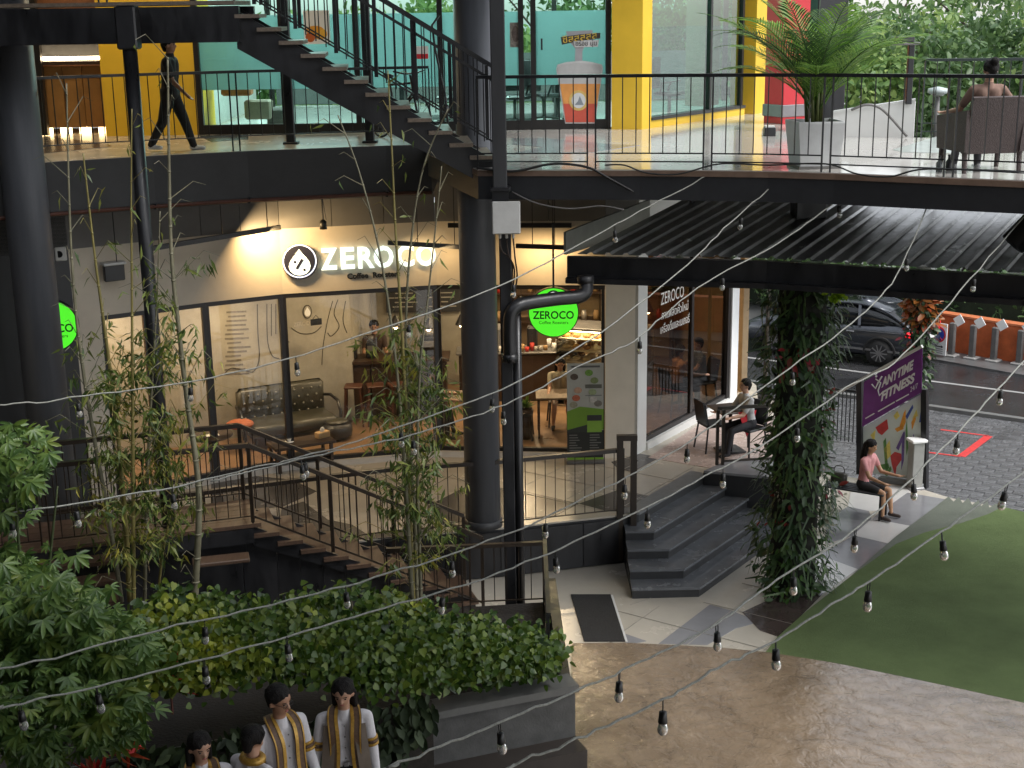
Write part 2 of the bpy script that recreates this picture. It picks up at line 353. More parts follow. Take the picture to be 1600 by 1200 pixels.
SP = [(2.04, 19.36, .6), (2.22, 19.01, .45), (2.39, 18.62, .3), (2.57, 18.30, .15)]
steps = thing('stone_steps', 'dark slate stone steps bending up to the coffee shop terrace', 'steps', (2.2, 19, 0))
for i, (x, y, z) in enumerate(SP):
    c = Vector((x, y, 0)); L = 2.55 + .12 * i; e = c + odir * L; nrm = Vector((odir.y, -odir.x, 0))
    poly = [(1.63 + .002 * i, y - .01 * i), (x, y), (e.x, e.y), (e.x - 1.2, e.y + .8), (1.63 + .002 * i, y + 1.6)]
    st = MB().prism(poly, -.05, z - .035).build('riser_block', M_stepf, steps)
    poly2 = [(1.625 + .002 * i, y - .02), (x + .012, y - .02), (e.x + .02, e.y - .015), (e.x - 1.2, e.y + .8), (1.625 + .002 * i, y + 1.6)]
    MB().prism(poly2, z - .035, z).build('tread', M_step, steps)
lip = [c0 + Vector((-.22, -.03, 0)), c0 + Vector((.012, -.02, 0)), ce + Vector((.02, -.012, 0)), ce + Vector((-.22, .16, 0)), c0 + Vector((-.12, .22, 0)), c0 + Vector((-.22, .2, 0))]
MB().prism([(p.x, p.y) for p in lip], Z1 - .03, Z1 + .009).build('nosing', mat('worn step edge', (.16, .165, .165), .35, var=.2, vscale=8), steps)
# low dark block closing the steps on the right
bl = [(ce.x - .05, ce.y - .1), (4.2, 20.95), (4.8, 21.95), (ce.x + .35, ce.y + .35)]
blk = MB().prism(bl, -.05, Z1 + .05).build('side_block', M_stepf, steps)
MB().prism([(p[0] * 1.001, p[1] * .9995) for p in bl], Z1 + .05, Z1 + .09).build('side_block_cap', M_grey_tile, steps)

# retaining face of the terrace: dark steel sheets
tf = thing('terrace_skirting', 'dark steel sheets closing the terrace front under its railing', 'wall', (.7, 19.3, 0))
for i in range(3, len(TF) - 2):
    a, b = Vector((*TF[i], 0)), Vector((*TF[i + 1], 0)); n = max(1, int((b - a).length / .62))
    for k in range(n):
        p, q = lerp(a, b, k / n), lerp(a, b, (k + 1) / n); g = (q - p).normalized() * .006; o = Vector((.0, -.03, 0))
        MB().slab([p + g + o + V(0, 0, .02), q - g + o + V(0, 0, .02), q - g + o + V(0, 0, Z1 - .05), p + g + o + V(0, 0, Z1 - .05)], (0, -.015, 0)).build('sheet', M_black, tf)

# stamped concrete stage, turf
sc_e = [(893, 1005), (975, 1004), (1060, 1008), (1130, 1012), (1200, 1019), (1300, 1035), (1400, 1055), (1500, 1076), (1600, 1098), (1750, 1140), (1950, 1215)]
se = [P(x, y, .03) for x, y in sc_e]; sl = P(899, 1200, .03)
struct('stamped_concrete_stage', MB().prism([(p.x, p.y) for p in reversed(se)] + [(sl.x, sl.y), (sl.x + .05, 6), (.2, -12), (12, -12), (12, se[-1].y)], -.02, .03), M_stage, 'brown stamped concrete paving with a curved edge')
te = [(1196, 1019), (1215, 995), (1260, 955), (1330, 900), (1400, 850), (1445, 832), (1500, 818), (1545, 803), (1566, 792), (1600, 800), (1750, 835)]
tq = [P(x, y, .02) for x, y in te]
se2 = [p for p in (P(x, y, .02) for x, y in sc_e[4:])]
struct('turf', MB().prism([(p.x, p.y) for p in reversed(tq)] + [(p.x, p.y) for p in [P(1200, 1021, .02)] + se2[1:]] + [(13, se2[-1].y), (13, tq[-1].y)], -.03, .022), M_turf, 'flat green artificial turf')
tb = [(1330, 900), (1400, 850), (1445, 832), (1500, 818), (1545, 803), (1566, 792), (1556, 787), (1546, 793), (1543, 783), (1533, 791), (1529, 781), (1519, 789), (1513, 778), (1504, 786), (1498, 776), (1490, 784), (1482, 776), (1440, 808), (1400, 838), (1365, 868)]
struct('turf_border', MB().prism([(p.x, p.y) for p in reversed([P(x, y, .016) for x, y in tb])], -.02, .018), M_turf2, 'grey green matting border with a cut zigzag end')

pn = Vector((-odir.y, odir.x, 0))                              # tile joints, parallel to and across the steps
def joints(parent, org, z, n1, n2, step, L1, L2, keep):
    for k in range(n1):
        a = org + pn * (k * step)
        q = [a + odir * (j * .15) for j in range(int(L1 / .15))]; q = [p for p in q if keep(p)]
        if len(q) > 3: MB().bar(V(q[0].x, q[0].y, z), V(q[-1].x, q[-1].y, z), .007, .004).build('grout_line', M_grout, parent)
    for k in range(n2):
        a = org + odir * (k * step)
        q = [a + pn * (j * .15) for j in range(int(L2 / .15))]; q = [p for p in q if keep(p)]
        if len(q) > 3: MB().bar(V(q[0].x, q[0].y, z), V(q[-1].x, q[-1].y, z), .007, .004).build('grout_line', M_grout, parent)
joints(plaza, Vector((2.9, 14.6, 0)), .0062, 5, 7, .9, 9, 5, lambda p: p.x > .75 and p.y > 16.0 and p.y < 18.1 + max(0, (p.x - 2.6)) * 1.3 and p.x < 3.9)
joints(terr, Vector((2.2, 19.2, 0)), Z1 + .0062, 8, 6, .9, 6, 8, lambda p: p.y > 19.75 and p.y < 22.1 and p.x > -2.5 and p.x < 1.75 + (p.y - 19.7) * .62)
# dark lower floor beside the planter where the students stand
struct('lower_paving', MB().prism([(-14, 4), (.45, 4), (.62, 13.1), (-1.8, 12.2), (-14, 8.5)], -.02, .012), mat('dark wet paving', (.028, .024, .022), .35, var=.3, vscale=3, rvar=.1))

# ================================================================== street
pv0 = P(1450, 639, ZS); pv1 = P(1600, 660, ZS); rd = (pv1 - pv0).normalized(); rn = Vector((-rd.y, rd.x, 0)); rn = rn if rn.y > 0 else -rn
# paver parking strip: real blocks where they can be told apart
M_paver = mat('grey concrete paver', (.115, .115, .12), .22, var=.3, vscale=9, bump=.3, bscale=50, rvar=.14, island=.22)
pvb = struct('parking_strip', MB().prism([tuple((pv0 + rd * -14)[:2]), tuple((pv0 + rd * 26)[:2]), tuple((pv0 + rd * 26 - rn * 11)[:2]), tuple((pv0 - rd * 14 - rn * 11)[:2])][::-1], ZS - .02, ZS + .004), mat('paver joint sand', (.07, .07, .07), .5, var=.2), 'grey paved parking strip')
mb = MB(); bw, bh = .40, .20; near = MB(); cnt = 0; base_me = None
for r in range(46):
    for c in range(46):
        o = pv0 + rd * (-8 + c * bw + (r % 2) * bw / 2) - rn * (.12 + (r + .5) * bh + .02)
        if o.y < 20.6 or o.x < 6.0 or o.x > 15: continue
        t = random.uniform(-.003, .004)
        g = MB().cham((0, 0, 0), (bw - .014, bh - .014, .05), .006)
        if o.x < 9.7 and o.y > 21.0 and o.y < 26.6 and cnt < 290:
            if base_me is None: base_me = g.mesh('paver', M_paver)
            ob = link('paver', base_me, pvb, fix=False); ob.location = (o.x, o.y, ZS + .004 + t); ob.rotation_euler = (random.uniform(-.006, .006), random.uniform(-.006, .006), math.atan2(rd.y, rd.x)); cnt += 1
        else: mb.cham((o.x, o.y, ZS + .004 + t), (bw - .014, bh - .014, .05), .006, math.atan2(rd.y, rd.x))
x = mb.build('more_pavers', M_paver, pvb); x['kind'] = 'stuff'
kb = struct('kerb', MB().bar(pv0 - rd * 14 + V(0, 0, .04), pv0 + rd * 30 + V(0, 0, .04), .16, .1), mat('kerb stone', (.16, .16, .155), .4, var=.2, vscale=6))
ra = [pv0 - rd * 60 + rn * .08, pv0 + rd * 60 + rn * .08]
struct('road', MB().add([ra[0] + V(0, 0, -.02), ra[1] + V(0, 0, -.02), ra[1] + rn * 9 + V(0, 0, -.02), ra[0] + rn * 9 + V(0, 0, -.02)], [(0, 1, 2, 3)]), M_asph, 'wet asphalt road')
l0 = P(1475, 599, ZS - .016); MB().add([l0 - rd * 9, l0 + rd * 14, l0 + rd * 14 + rn * .12, l0 - rd * 9 + rn * .12], [(0, 1, 2, 3)]).build('road_line', M_paint, bpy.data.objects['road'])
for a, b in (((1545, 681), (1502, 713)), ((1545, 681), (1470, 671)), ((1502, 713), (1445, 706))):
    w = .16 if a == (1545, 681) and b == (1502, 713) else .07
    pa, pb = P(*a, ZS + .036), P(*b, ZS + .036); d = (pb - pa).normalized(); s = Vector((-d.y, d.x, 0)) * w / 2
    MB().add([pa - s, pa + s, pb + s, pb - s], [(0, 1, 2, 3)]).build('parking_mark', M_redp, pvb)
# far pavement behind the road, orange planter wall, bollards, sign
ob0 = P(1462, 548, ZS); ob1 = P(1600, 572, ZS); od = (ob1 - ob0).normalized(); on = Vector((-od.y, od.x, 0)); on = on if on.y > 0 else -on
oz = math.atan2(od.y, od.x)
struct('far_pavement', MB().prism([tuple((ob0 - od * 40 - on * .9)[:2]), tuple((ob0 + od * 40 - on * .9)[:2]), tuple((ob0 + od * 40 + on * 3)[:2]), tuple((ob0 - od * 40 + on * 3)[:2])], ZS - .1, ZS + .03), mat('far paving', (.12, .12, .12), .35, var=.3, vscale=3))
M_orange = mat('orange wall paint', (.50, .115, .035), .6, var=.3, vscale=3)
wl = thing('orange_wall', 'low orange painted wall behind the bollards across the road', 'wall', ob0)
for k in range(0, 12):
    p = ob0 + od * (k * 1.5); MB().cham(p + od * .75 + on * .2 + V(0, 0, .45), (1.485, .25, .95), .02, oz).build('wall_panel', M_orange, wl)
    MB().box(p + od * .75 + on * .2 + V(0, 0, .95), (1.49, .3, .05), oz).build('coping', mat('terracotta coping', (.55, .17, .07), .5, var=.2), wl)
M_boll = mat('bollard grey', (.13, .125, .12), .45, var=.2); M_refl = mat('white reflector', (.85, .85, .83), .35, var=.03)
names = ['first', 'second', 'third', 'fourth']
for k, (x, y) in enumerate([(1486, 556), (1518, 560), (1552, 564), (1592, 569)]):
    b = P(x, y, ZS + .03); t = thing('bollard', f'grey steel bollard with a white diamond reflector, {names[k]} from the left before the orange wall', 'bollard', b, 'bollards along the far kerb')
    part(MB().cham((0, 0, .42), (.15, .12, .84), .02, oz), 'post', M_boll, t)
    part(MB().cham((0, 0, .02), (.32, .3, .05), .015, oz), 'foot', mat('bollard foot', (.4, .39, .37), .5), t)
    d = part(MB().slab([(-.16, 0, .92), (0, 0, .76), (.16, 0, .92), (0, 0, 1.08)], (0, .02, 0)), 'reflector', M_refl, t, loc=(-.02, -.085, .02)); d.rotation_euler = (0, .15, oz)
# no parking sign
sb = P(1481, 551, ZS + .03) - on * .5
sg = thing('no_parking_sign', 'white board with a blue and red no parking disc across the road', 'sign', sb)
ax = od; upv = Vector((0, 0, 1))
def quadbox(o, w, z0, z1, th, m, nm, par, dep=0):
    a = o - ax * w / 2 - on * dep; b = o + ax * w / 2 - on * dep
    return MB().slab([a + upv * z0, b + upv * z0, b + upv * z1, a + upv * z1], -on * th).build(nm, m, par)
quadbox(sb, .46, .05, .84, .03, M_refl, 'board', sg)
def disc(o, r, th, m, nm, par, zc, dep, n=28):
    pts = [o - on * dep + ax * (r * math.cos(2 * math.pi * k / n)) + upv * (zc + r * math.sin(2 * math.pi * k / n)) for k in range(n)]
    return MB().slab(pts, -on * th).build(nm, m, par, False)
M_sred = mat('sign red', (.62, .03, .04), .4, var=.05); M_sblue = mat('sign blue', (.03, .07, .42), .4, var=.05)
disc(sb, .205, .004, M_sred, 'ring', sg, .56, .031); disc(sb, .165, .004, M_sblue, 'disc', sg, .56, .036)
c_ = sb - on * .044 + upv * .56
MB().bar(c_ + ax * -.12 + upv * .12, c_ + ax * .12 + upv * -.12, .004, .045, up=on).build('slash', M_sred, sg)
M_ink = mat('sign ink', (.02, .02, .02), .5, var=0)
c2 = sb - on * .036 + upv * .26
MB().slab([c2 + ax * -.16, c2 + ax * -.1 + upv * .035, c2 + ax * -.1 + upv * .012, c2 + ax * .1 + upv * .012, c2 + ax * .1 + upv * .035, c2 + ax * .16, c2 + ax * .1 - upv * .035, c2 + ax * .1 - upv * .012, c2 - ax * .1 - upv * .012, c2 - ax * .1 - upv * .035], -on * .003).build('arrow', M_ink, sg)
for k in range(3):
    c3 = sb - on * .036 + upv * (.19 - k * .05); MB().slab([c3 + ax * -.15, c3 + ax * .15, c3 + ax * .15 + upv * .018, c3 - ax * .15 + upv * .018], -on * .002).build('text_line', mat('grey ink', (.25, .25, .25), .5, var=0), sg)
MB().bar(sb - ax * .15 + on * .04, sb - ax * .15 + on * .04 + upv * .7, .04).build('leg', M_boll, sg); MB().bar(sb + ax * .15 + on * .04, sb + ax * .15 + on * .04 + upv * .7, .04).build('leg', M_boll, sg)
# ================================================================== coffee shop (ground floor)
FA = [Vector((x, y, 0)) for x, y in ((-7.7, 19.4), (-6.1, 20.53), (-4.72, 21.44), (-3.62, 22.03), (-1.2, 22.6), (1.53, 22.35), (2.03, 22.5))]
GT = 3.68; FZ = 4.72; TOPZ = 5.34
shop = thing('coffee_shop', 'cream coffee shop with black framed glass front under the upper floor', 'shop', (-1.2, 22.6, Z1))
def nrm(a, b):
    d = (b - a).normalized(); n = Vector((d.y, -d.x, 0)); return n if n.y < 0 else -n
def wseg(a, b, z0, z1, th, nm, m, par, off=0):
    n = nrm(a, b); a2 = a + n * off; b2 = b + n * off
    return MB().slab([a2 + V(0, 0, z0), b2 + V(0, 0, z0), b2 + V(0, 0, z1), a2 + V(0, 0, z1)], -n * th).build(nm, m, par)
wm_ = lerp(FA[0], FA[1], .80); wseg(wm_, FA[1], Z1, FZ, .2, 'end_wall', M_wall, shop); wseg(FA[0] - (FA[1] - FA[0]) * 1.2, wm_, Z1, TOPZ + .28, .19, 'dark_wall', M_char, shop)
wseg(FA[5], FA[6], Z1, FZ, .2, 'corner_pier', M_wall, shop)
wseg(FA[5], FA[6], FZ, TOPZ + .3, .19, 'upper_wall_band', M_grey_wall, shop)  # upper wall band, darker grey than the cream fascia
for i in range(5):
    a, b = FA[i], FA[i + 1]
    if i: wseg(a, b, GT, FZ, .2, 'fascia', M_wall, shop)
    n = 2 if (b - a).length > 2 else 1
    L = (b - a).length; k = max(1, round(L / .8)); d = (b - a) / k
    for j in range(k): wseg(a + d * j + d * .006, a + d * (j + 1) - d * .006, FZ, TOPZ + .3, .19, 'upper_wall_band', M_grey_wall, shop)
    if i == 0: continue
    s = wseg(a, b, Z1, Z1 + .1, .24, 'sill', mat('white sill', (.6, .56, .5), .5, var=.08), shop, .03)
    splits = {1: [.42], 4: [.34]}.get(i, [])
    cuts = [0] + splits + [1]
    for j in range(len(cuts) - 1):
        p, q = lerp(a, b, cuts[j]), lerp(a, b, cuts[j + 1]); nn = nrm(a, b); dd = (q - p).normalized()
        MB().slab([p + V(0, 0, Z1 + .16), q + V(0, 0, Z1 + .16), q + V(0, 0, GT - .06), p + V(0, 0, GT - .06)], -nn * .012).build('pane', M_clear, shop).location = -nn * .06
        f = MB().bar(p + V(0, 0, Z1 + .13) - nn * .066, q + V(0, 0, Z1 + .13) - nn * .066, .09, .06).build('frame_rail', M_frame, shop)
        MB().bar(p + V(0, 0, GT - .035) - nn * .066, q + V(0, 0, GT - .035) - nn * .066, .1, .075).build('frame_rail', M_frame, shop)
        MB().bar(p + V(0, 0, Z1 + .1) - nn * .06, p + V(0, 0, GT) - nn * .06, .07, .09, up=dd).build('mullion', M_frame, shop)
    MB().bar(b + V(0, 0, Z1 + .1) - nrm(a, b) * .06 - (b - a).normalized() * .02, b + V(0, 0, GT) - nrm(a, b) * .06 - (b - a).normalized() * .02, .07, .085, up=(b - a)).build('mullion', M_frame, shop)
# side wall with the lettered window, receding to the street
SC0 = Vector((2.08, 22.53, 0)); sdv = Vector((1.55, 2.34, 0)).normalized(); sn = Vector((sdv.y, -sdv.x, 0))
def sw(t, z, o=0): return SC0 + sdv * t + sn * o + V(0, 0, z)
def sbox(t0, t1, z0, z1, nm, m, o=0, th=.2): return MB().slab([sw(t0, z0, o), sw(t1, z0, o), sw(t1, z1, o), sw(t0, z1, o)], -sn * th).build(nm, m, shop)
w0, w1 = .32, 3.62
sbox(0, w0, Z1, 5.4, 'side_pier', M_walllight); sbox(w0 + .001, w1, Z1, Z1 + .12, 'side_sill', M_walllight, .03, .25)
sbox(w0 + .001, 4.1, 4.3, 5.4, 'side_fascia', M_walllight); 
for t0, t1 in ((w0, 2.1), (2.1, w1)):
    MB().slab([sw(t0 + .05, Z1 + .2, -.08), sw(t1, Z1 + .2, -.08), sw(t1, 4.25, -.08), sw(t0 + .05, 4.25, -.08)], -sn * .012).build('side_pane', glass('side window glass', (.5, .48, .45), .06), shop)
    MB().bar(sw(t0 + .03, Z1 + .12, -.085), sw(t0 + .03, 4.3, -.085), .07, .09, up=sdv).build('side_mullion', M_frame, shop)
MB().bar(sw(w1, Z1 + .12, -.085), sw(w1, 4.3, -.085), .12, .12, up=sdv).build('side_mullion', M_frame, shop)
MB().bar(sw(w0, Z1 + .16, -.085), sw(w1, Z1 + .16, -.085), .09, .08).build('side_frame_rail', M_frame, shop)
sbox(3.68, 3.98, Z1, 4.3, 'bright_opening_panel', mat('white opening panel', (.85, .87, .88), .5, var=.02), 0, .08)  # white panel stands in for the daylight beyond an opening
# lettering on the side window
M_vinyl = mat('white vinyl', (.85, .85, .83), .5, var=.05)
for tx, lx, ly, sz, wd_ in (('ยินดีต้อนรับ', 1046, 440, .16, .55), ('ZEROCO', 1051, 462, .30, .86), ('กาแฟสดคั่วใหม่', 1055, 486, .2, 1.0), ('เครื่องดื่มและเบเกอรี่', 1055, 507, .2, 1.1)):
    place_text('window_lettering', tx, sz, PW(lx, ly, sw(0, 0, -.07), sw(3, 0, -.07)), sdv, (0, 0, 1), M_vinyl, shop, width=wd_, extrude=.001)
# interior shell
M_floor_in = mat('brown shop floor', (.22, .13, .07), .35, var=.25, vscale=2.5, rvar=.1)
M_wall_in = mat('raw cement shop wall', (.36, .335, .275), .75, var=.28, vscale=1.1)
MB().prism([(-7.6, 19.75), (-6.1, 20.75), (-4.72, 21.66), (-3.62, 22.26), (-1.2, 22.83), (1.5, 22.6), (2.0, 22.8), (4.4, 26.4), (3.5, 29.4), (-2.7, 29.4), (-2.8, 25.0), (-7.6, 22.4)], Z1 + .005, Z1 + .02).build('inside_floor', M_floor_in, shop)
BWa, BWb = Vector((-7.7, 22.3, 0)), Vector((-2.9, 24.86, 0))
wseg(BWa, BWb, Z1, GT + .3, .15, 'inside_wall', M_wall_in, shop)
wseg(Vector((-2.9, 24.87, 0)), Vector((-2.75, 27.3, 0)), Z1, GT + .3, .12, 'inside_wall', M_wall_in, shop); wseg(Vector((-2.75, 27.3, 0)), Vector((-.7, 27.3, 0)), Z1, GT + .3, .12, 'inside_wall', M_wall_in, shop); wseg(Vector((-.7, 27.31, 0)), Vector((-.72, 29.4, 0)), Z1, GT + .3, .12, 'inside_wall', M_wall_in, shop)
wseg(Vector((-2.3, 29.4, 0)), Vector((4.6, 29.4, 0)), Z1, GT + .3, .15, 'inside_wall', mat('shop back wall', (.30, .22, .13), .7, var=.15), shop)
wseg(Vector((-7.65, 19.6, 0)), Vector((-7.66, 22.4, 0)), Z1, GT + .3, .12, 'inside_wall', mat('orange lit wall', (.45, .22, .09), .7, var=.12), shop)  # orange colour puts the warm interior light into this wall
wseg(Vector((3.5, 29.4, 0)), Vector((4.45, 26.4, 0)), Z1, GT + .3, .12, 'inside_wall', mat('shop back wall', (.30, .22, .13), .7), shop)
MB().prism([(-7.9, 19.5), (-6.1, 20.75), (-4.72, 21.66), (-3.62, 22.26), (-1.2, 22.83), (1.5, 22.6), (2.0, 22.85), (4.4, 26.4), (4.7, 29.6), (-7.9, 29.6)], GT + .3, GT + .4).build('inside_ceiling', M_ceil, shop)

# ceiling lamps of the shop (lit)
M_lampw = mat('warm lamp diffuser', (.9, .8, .6), .4, var=0, emit=(1, .68, .33), estr=16)
def ceil_lamp(p, power, nm='ceiling_lamp', r=.16, lab='', col=(1, .74, .45), spot=False):
    t = thing(nm, lab, 'lamp', p, 'warm lamps inside the coffee shop')
    part(MB().lathe([(r, 0), (r, .05), (r * .6, .09)], n=20), 'housing', M_black, t, True)
    part(MB().lathe([(r * .86, -.012), (r * .86, -.002)], n=20), 'diffuser', M_lampw, t)
    d = bpy.data.lights.new('lamp_light', 'AREA'); d.shape = 'DISK'; d.size = r * 1.6; d.energy = power * 1.0; d.color = col
    o = bpy.data.objects.new('lamp_light', d); COL.objects.link(o); o.parent = t; o.location = (0, 0, -.03)
for k, (x, y, w, lb) in enumerate([(-6.5, 21.6, 36, 'above the leftmost window bay'), (-4.6, 22.7, 19, 'above the tufted sofa'), (-2.6, 23.5, 15, 'above the tall counter'), (-.6, 24.3, 18, 'behind the grey round column'), (.9, 25.4, 34, 'above the pastry display'), (2.2, 24.6, 12, 'behind the lettered window'), (.2, 27.4, 34, 'over the coffee bar at the back')]):
    ceil_lamp((x, y, GT + .2), w, lab=f'round warm ceiling lamp in the shop {lb}')

# ================================================================== upper floor slabs
UL = [(-13, 15.2), (-9, 17.9), (-6.29, 19.26), (-5.0, 19.95), (-3.76, 20.45), (-1.81, 20.97), (-1.15, 21.05)]
upl = struct('upper_floor_wing', MB().prism(UL + [(-1.15, 31), (-13, 31)], Z2 - .74, Z2), mat('grey slab edge', (.042, .042, .043), .6, var=.2, vscale=1.5), 'charcoal edged upper floor on the left')
MB().prism([(x, y + .02) for x, y in UL] + [(-1.15, 30.9), (-13, 30.9)], Z2 - .003, Z2 + .006).build('floor_finish', M_cream_tile, upl)
UR = [(-.38, 17.45), (.04, 17.39), (.82, 17.28), (1.59, 17.17), (2.3, 17.02), (3.08, 16.81), (3.8, 16.5), (4.43, 16.15), (5.65, 15.48), (7.2, 14.5), (9.5, 12.6)]
URB = [(12.5, 14.5), (10.2, 20.2), (6.0, 20.95), (5.6, 21.6), (5.6, 24.8), (5.0, 31), (-1.149, 31), (-1.149, 20.2)]
upr = struct('upper_floor_deck', MB().prism(UR + URB, Z2 - .36, Z2 - .07), mat('black slab edge', (.018, .019, .022), .5, var=.2), 'dark edged upper deck on the right')
MB().prism([(x, y - .02) for x, y in UR] + [(x, y) for x, y in URB], Z2 - .07, Z2 - .002).build('timber_edge', mat('brown deck edge', (.16, .105, .075), .55, var=.2), upr)
MB().prism([(x, y + .03) for x, y in UR] + [(x * .999, y - .02) for x, y in URB], Z2 - .002, Z2 + .006).build('floor_finish', mat('pale deck tile', (.46, .44, .41), .10, var=.08, vscale=1.2, rvar=.05), upr)
tiles(upr, 'floor_tile', [[(800, 216), (850, 216), (958, 226), (1000, 227), (930, 238), (800, 240), (848, 230), (800, 226)]], Z2 + .006, M_grey_tile)
tiles(upr, 'floor_tile', [[(1395, 234), (1462, 214), (1510, 216), (1500, 240), (1410, 238)]], Z2 + .006, mat('grey green tile', (.33, .37, .34), .25, var=.1))
tiles(upl, 'floor_tile', [[(69, 212), (170, 226), (175, 229), (69, 240)], [(310, 212), (388, 210), (388, 218), (330, 222)]], Z2 + .006, M_dark_tile)
# beams under the slabs
bm = thing('slab_edge_beam', 'rust brown pipe clipped under the left upper floor', 'pipe', (-4, 20, 5.3))
MB().tube(catmull([Vector((x, y - .06, Z2 - .70)) for x, y in UL[1:]], 4), .028, 8).build('pipe', mat('rusty pipe', (.10, .035, .02), .5, var=.3), bm)
for x, y in UL[2:6]: MB().box((x, y - .03, Z2 - .70), (.04, .1, .08)).build('clip', M_black, bm)

# ================================================================== upper building: unseen roofs added and shaped for the light in the court
upbld = thing('unseen_upper_storey', 'unseen upper storeys and roof added to shade the court', 'building', (-6, 26, 9))
M_soff = mat('soffit paint', (.10, .10, .10), .8, var=.05)
for a_, b_ in (((-14, -25), (9, 8.6)), ((-14, 8.601), (-6.6, 15.0)), ((.8, 8.601), (6.4, 12.6))): MB().prism([(a_[0], a_[1]), (b_[0], a_[1]), (b_[0], b_[1]), (a_[0], b_[1])], 9.75, 10.1).build('roof', M_soff, upbld)
MB().prism([(-14, 15.001), (4.6, 15.001), (2.6, 17.0), (1.9, 20.6), (2.4, 23.2), (4.6, 26.6), (4.6, 27.0), (-5.2, 27.0), (-5.2, 31.5), (-14, 31.5)], 9.75, 10.1).build('roof', M_soff, upbld)
MB().prism([(-5.2, 27.001), (4.6, 27.001), (4.6, 31.5), (-5.2, 31.5)], 9.8, 9.83).build('added_skylight', M_clear, upbld)  # glass roof added over the shop rear to brighten its teal film
for x in (-5.1, -3.2, -1.3, .6, 2.5, 4.5): MB().box((x, 29.3, 9.76), (.08, 4.5, .1)).build('added_skylight_bar', M_frame, upbld)
MB().box((-14.05, 3, 5), (.2, 57, 10)).build('side_wall', M_soff, upbld)
MB().box((-4, -25.05, 5), (22, .2, 10)).build('rear_wall', mat('far mall wall', (.25, .25, .25), .7), upbld)

# ================================================================== columns and posts
def column(x, y, z0, z1, r, lab, n=28):
    t = thing('round_column', lab, 'column', (x, y, z0), 'slate grey round columns')
    part(MB().lathe([(r * 1.0, 0), (r, z1 - z0)], n=n), 'shaft', M_colgrey, t, True)
    part(MB().lathe([(r + .025, 0), (r + .025, .1), (r + .003, .115)], n=n), 'base_ring', M_char, t, True)
    return t
column(-.45, 19.3, Z1, 9.75, .255, 'slate grey round column in front of the shop glass, in the middle')
lc = PY(60, 500, 19.0); column(lc.x, 19.0, Z1, 9.75, .29, 'thick slate grey column beside the half hidden green sign at left')
pp = PY(233, 445, 17.0)
lp = thing('steel_pole', 'slim black steel pole rising through the bamboo to the stair landing', 'pole', (pp.x, 17.0, 0))
part(MB().tube([(0, 0, 0), (0, 0, 7.75)], .085, 16), 'shaft', M_black, lp, True); part(MB().cham((0, 0, 7.85), (.24, .24, .5), .02), 'head_plate', M_black, lp); part(MB().cham((0, 0, .02), (.3, .3, .04), .01), 'base_plate', M_black, lp)
up_ = PY(779, 150, 17.2)
pt = thing('square_post', 'charcoal square steel post standing at the foot of the upper stair', 'post', (up_.x, 17.2, 5.86))
part(MB().cham((0, 0, 1.95), (.175, .175, 3.9), .012), 'shaft', M_char, pt); part(MB().cham((0, 0, .02), (.25, .25, .05), .01), 'base_plate', M_black, pt)
part(MB().box((0, .1, -.2), (.2, .3, .38)), 'bracket', M_black, pt)
lo = PY(800, 700, 17.15)
pt2 = thing('black_post', 'thick black post with a cable pipe standing behind the hedge', 'post', (lo.x, 17.15, 0))
part(MB().cham((-.045, 0, 2.85), (.15, .15, 5.7), .012), 'shaft', M_black, pt2); part(MB().tube([(.085, -.02, 0), (.085, -.02, 4.45)], .055, 14), 'pipe', M_black, pt2, True)
part(MB().cham((0, 0, .03), (.4, .3, .05), .01), 'base_plate', M_black, pt2)
# white junction box with cables
jb = PY(791, 340, 17.0)
jt = thing('junction_box', 'white plastic junction box fixed high on the black post', 'junction box', (jb.x, 17.0, jb.z))
M_plast = mat('white plastic', (.58, .58, .56), .4, var=.08)
part(MB().cham((0, 0, 0), (.31, .14, .38), .02), 'case', M_plast, jt); part(MB().cham((0, -.075, .01), (.34, .03, .40), .012), 'lid', M_plast, jt)
for k in (-.08, .0, .08): part(MB().tube([(k, 0, -.19), (k, .02, -.25)], .018, 8), 'gland', M_plast, jt)
for k in range(3):
    x0 = -.08 + .08 * k; pts = catmull([(x0, .02, -.25), (x0 + .02, -.02, -.4 - .05 * k), (.06 + .03 * k, .02, -.55 - .1 * k), (.05, .05, -.9 - .1 * k)], 6); part(MB().tube(pts, .010, 6), 'cable', mat('brown black cable', (.03, .018, .012), .5), jt)
# downpipe from the canopy gutter
dp = thing('downpipe', 'fat black downpipe elbow running from the canopy gutter to the post', 'pipe', PY(900, 470, 17.2))
pts = catmull([PY(915, 438, 17.5), PY(916, 453, 17.45), PY(906, 463, 17.4), PY(870, 467, 17.3), PY(828, 473, 17.15), PY(806, 480, 17.05), PY(797, 500, 17.02), PY(797, 560, 17.02)], 6)
MB().tube(pts, .086, 14).build('pipe', M_black, dp, True)
for q in (0, -1): MB().tube([pts[q] + V(0, 0, -.04), pts[q] + V(0, 0, .06)], .105, 16).build('collar', M_black, dp, True)

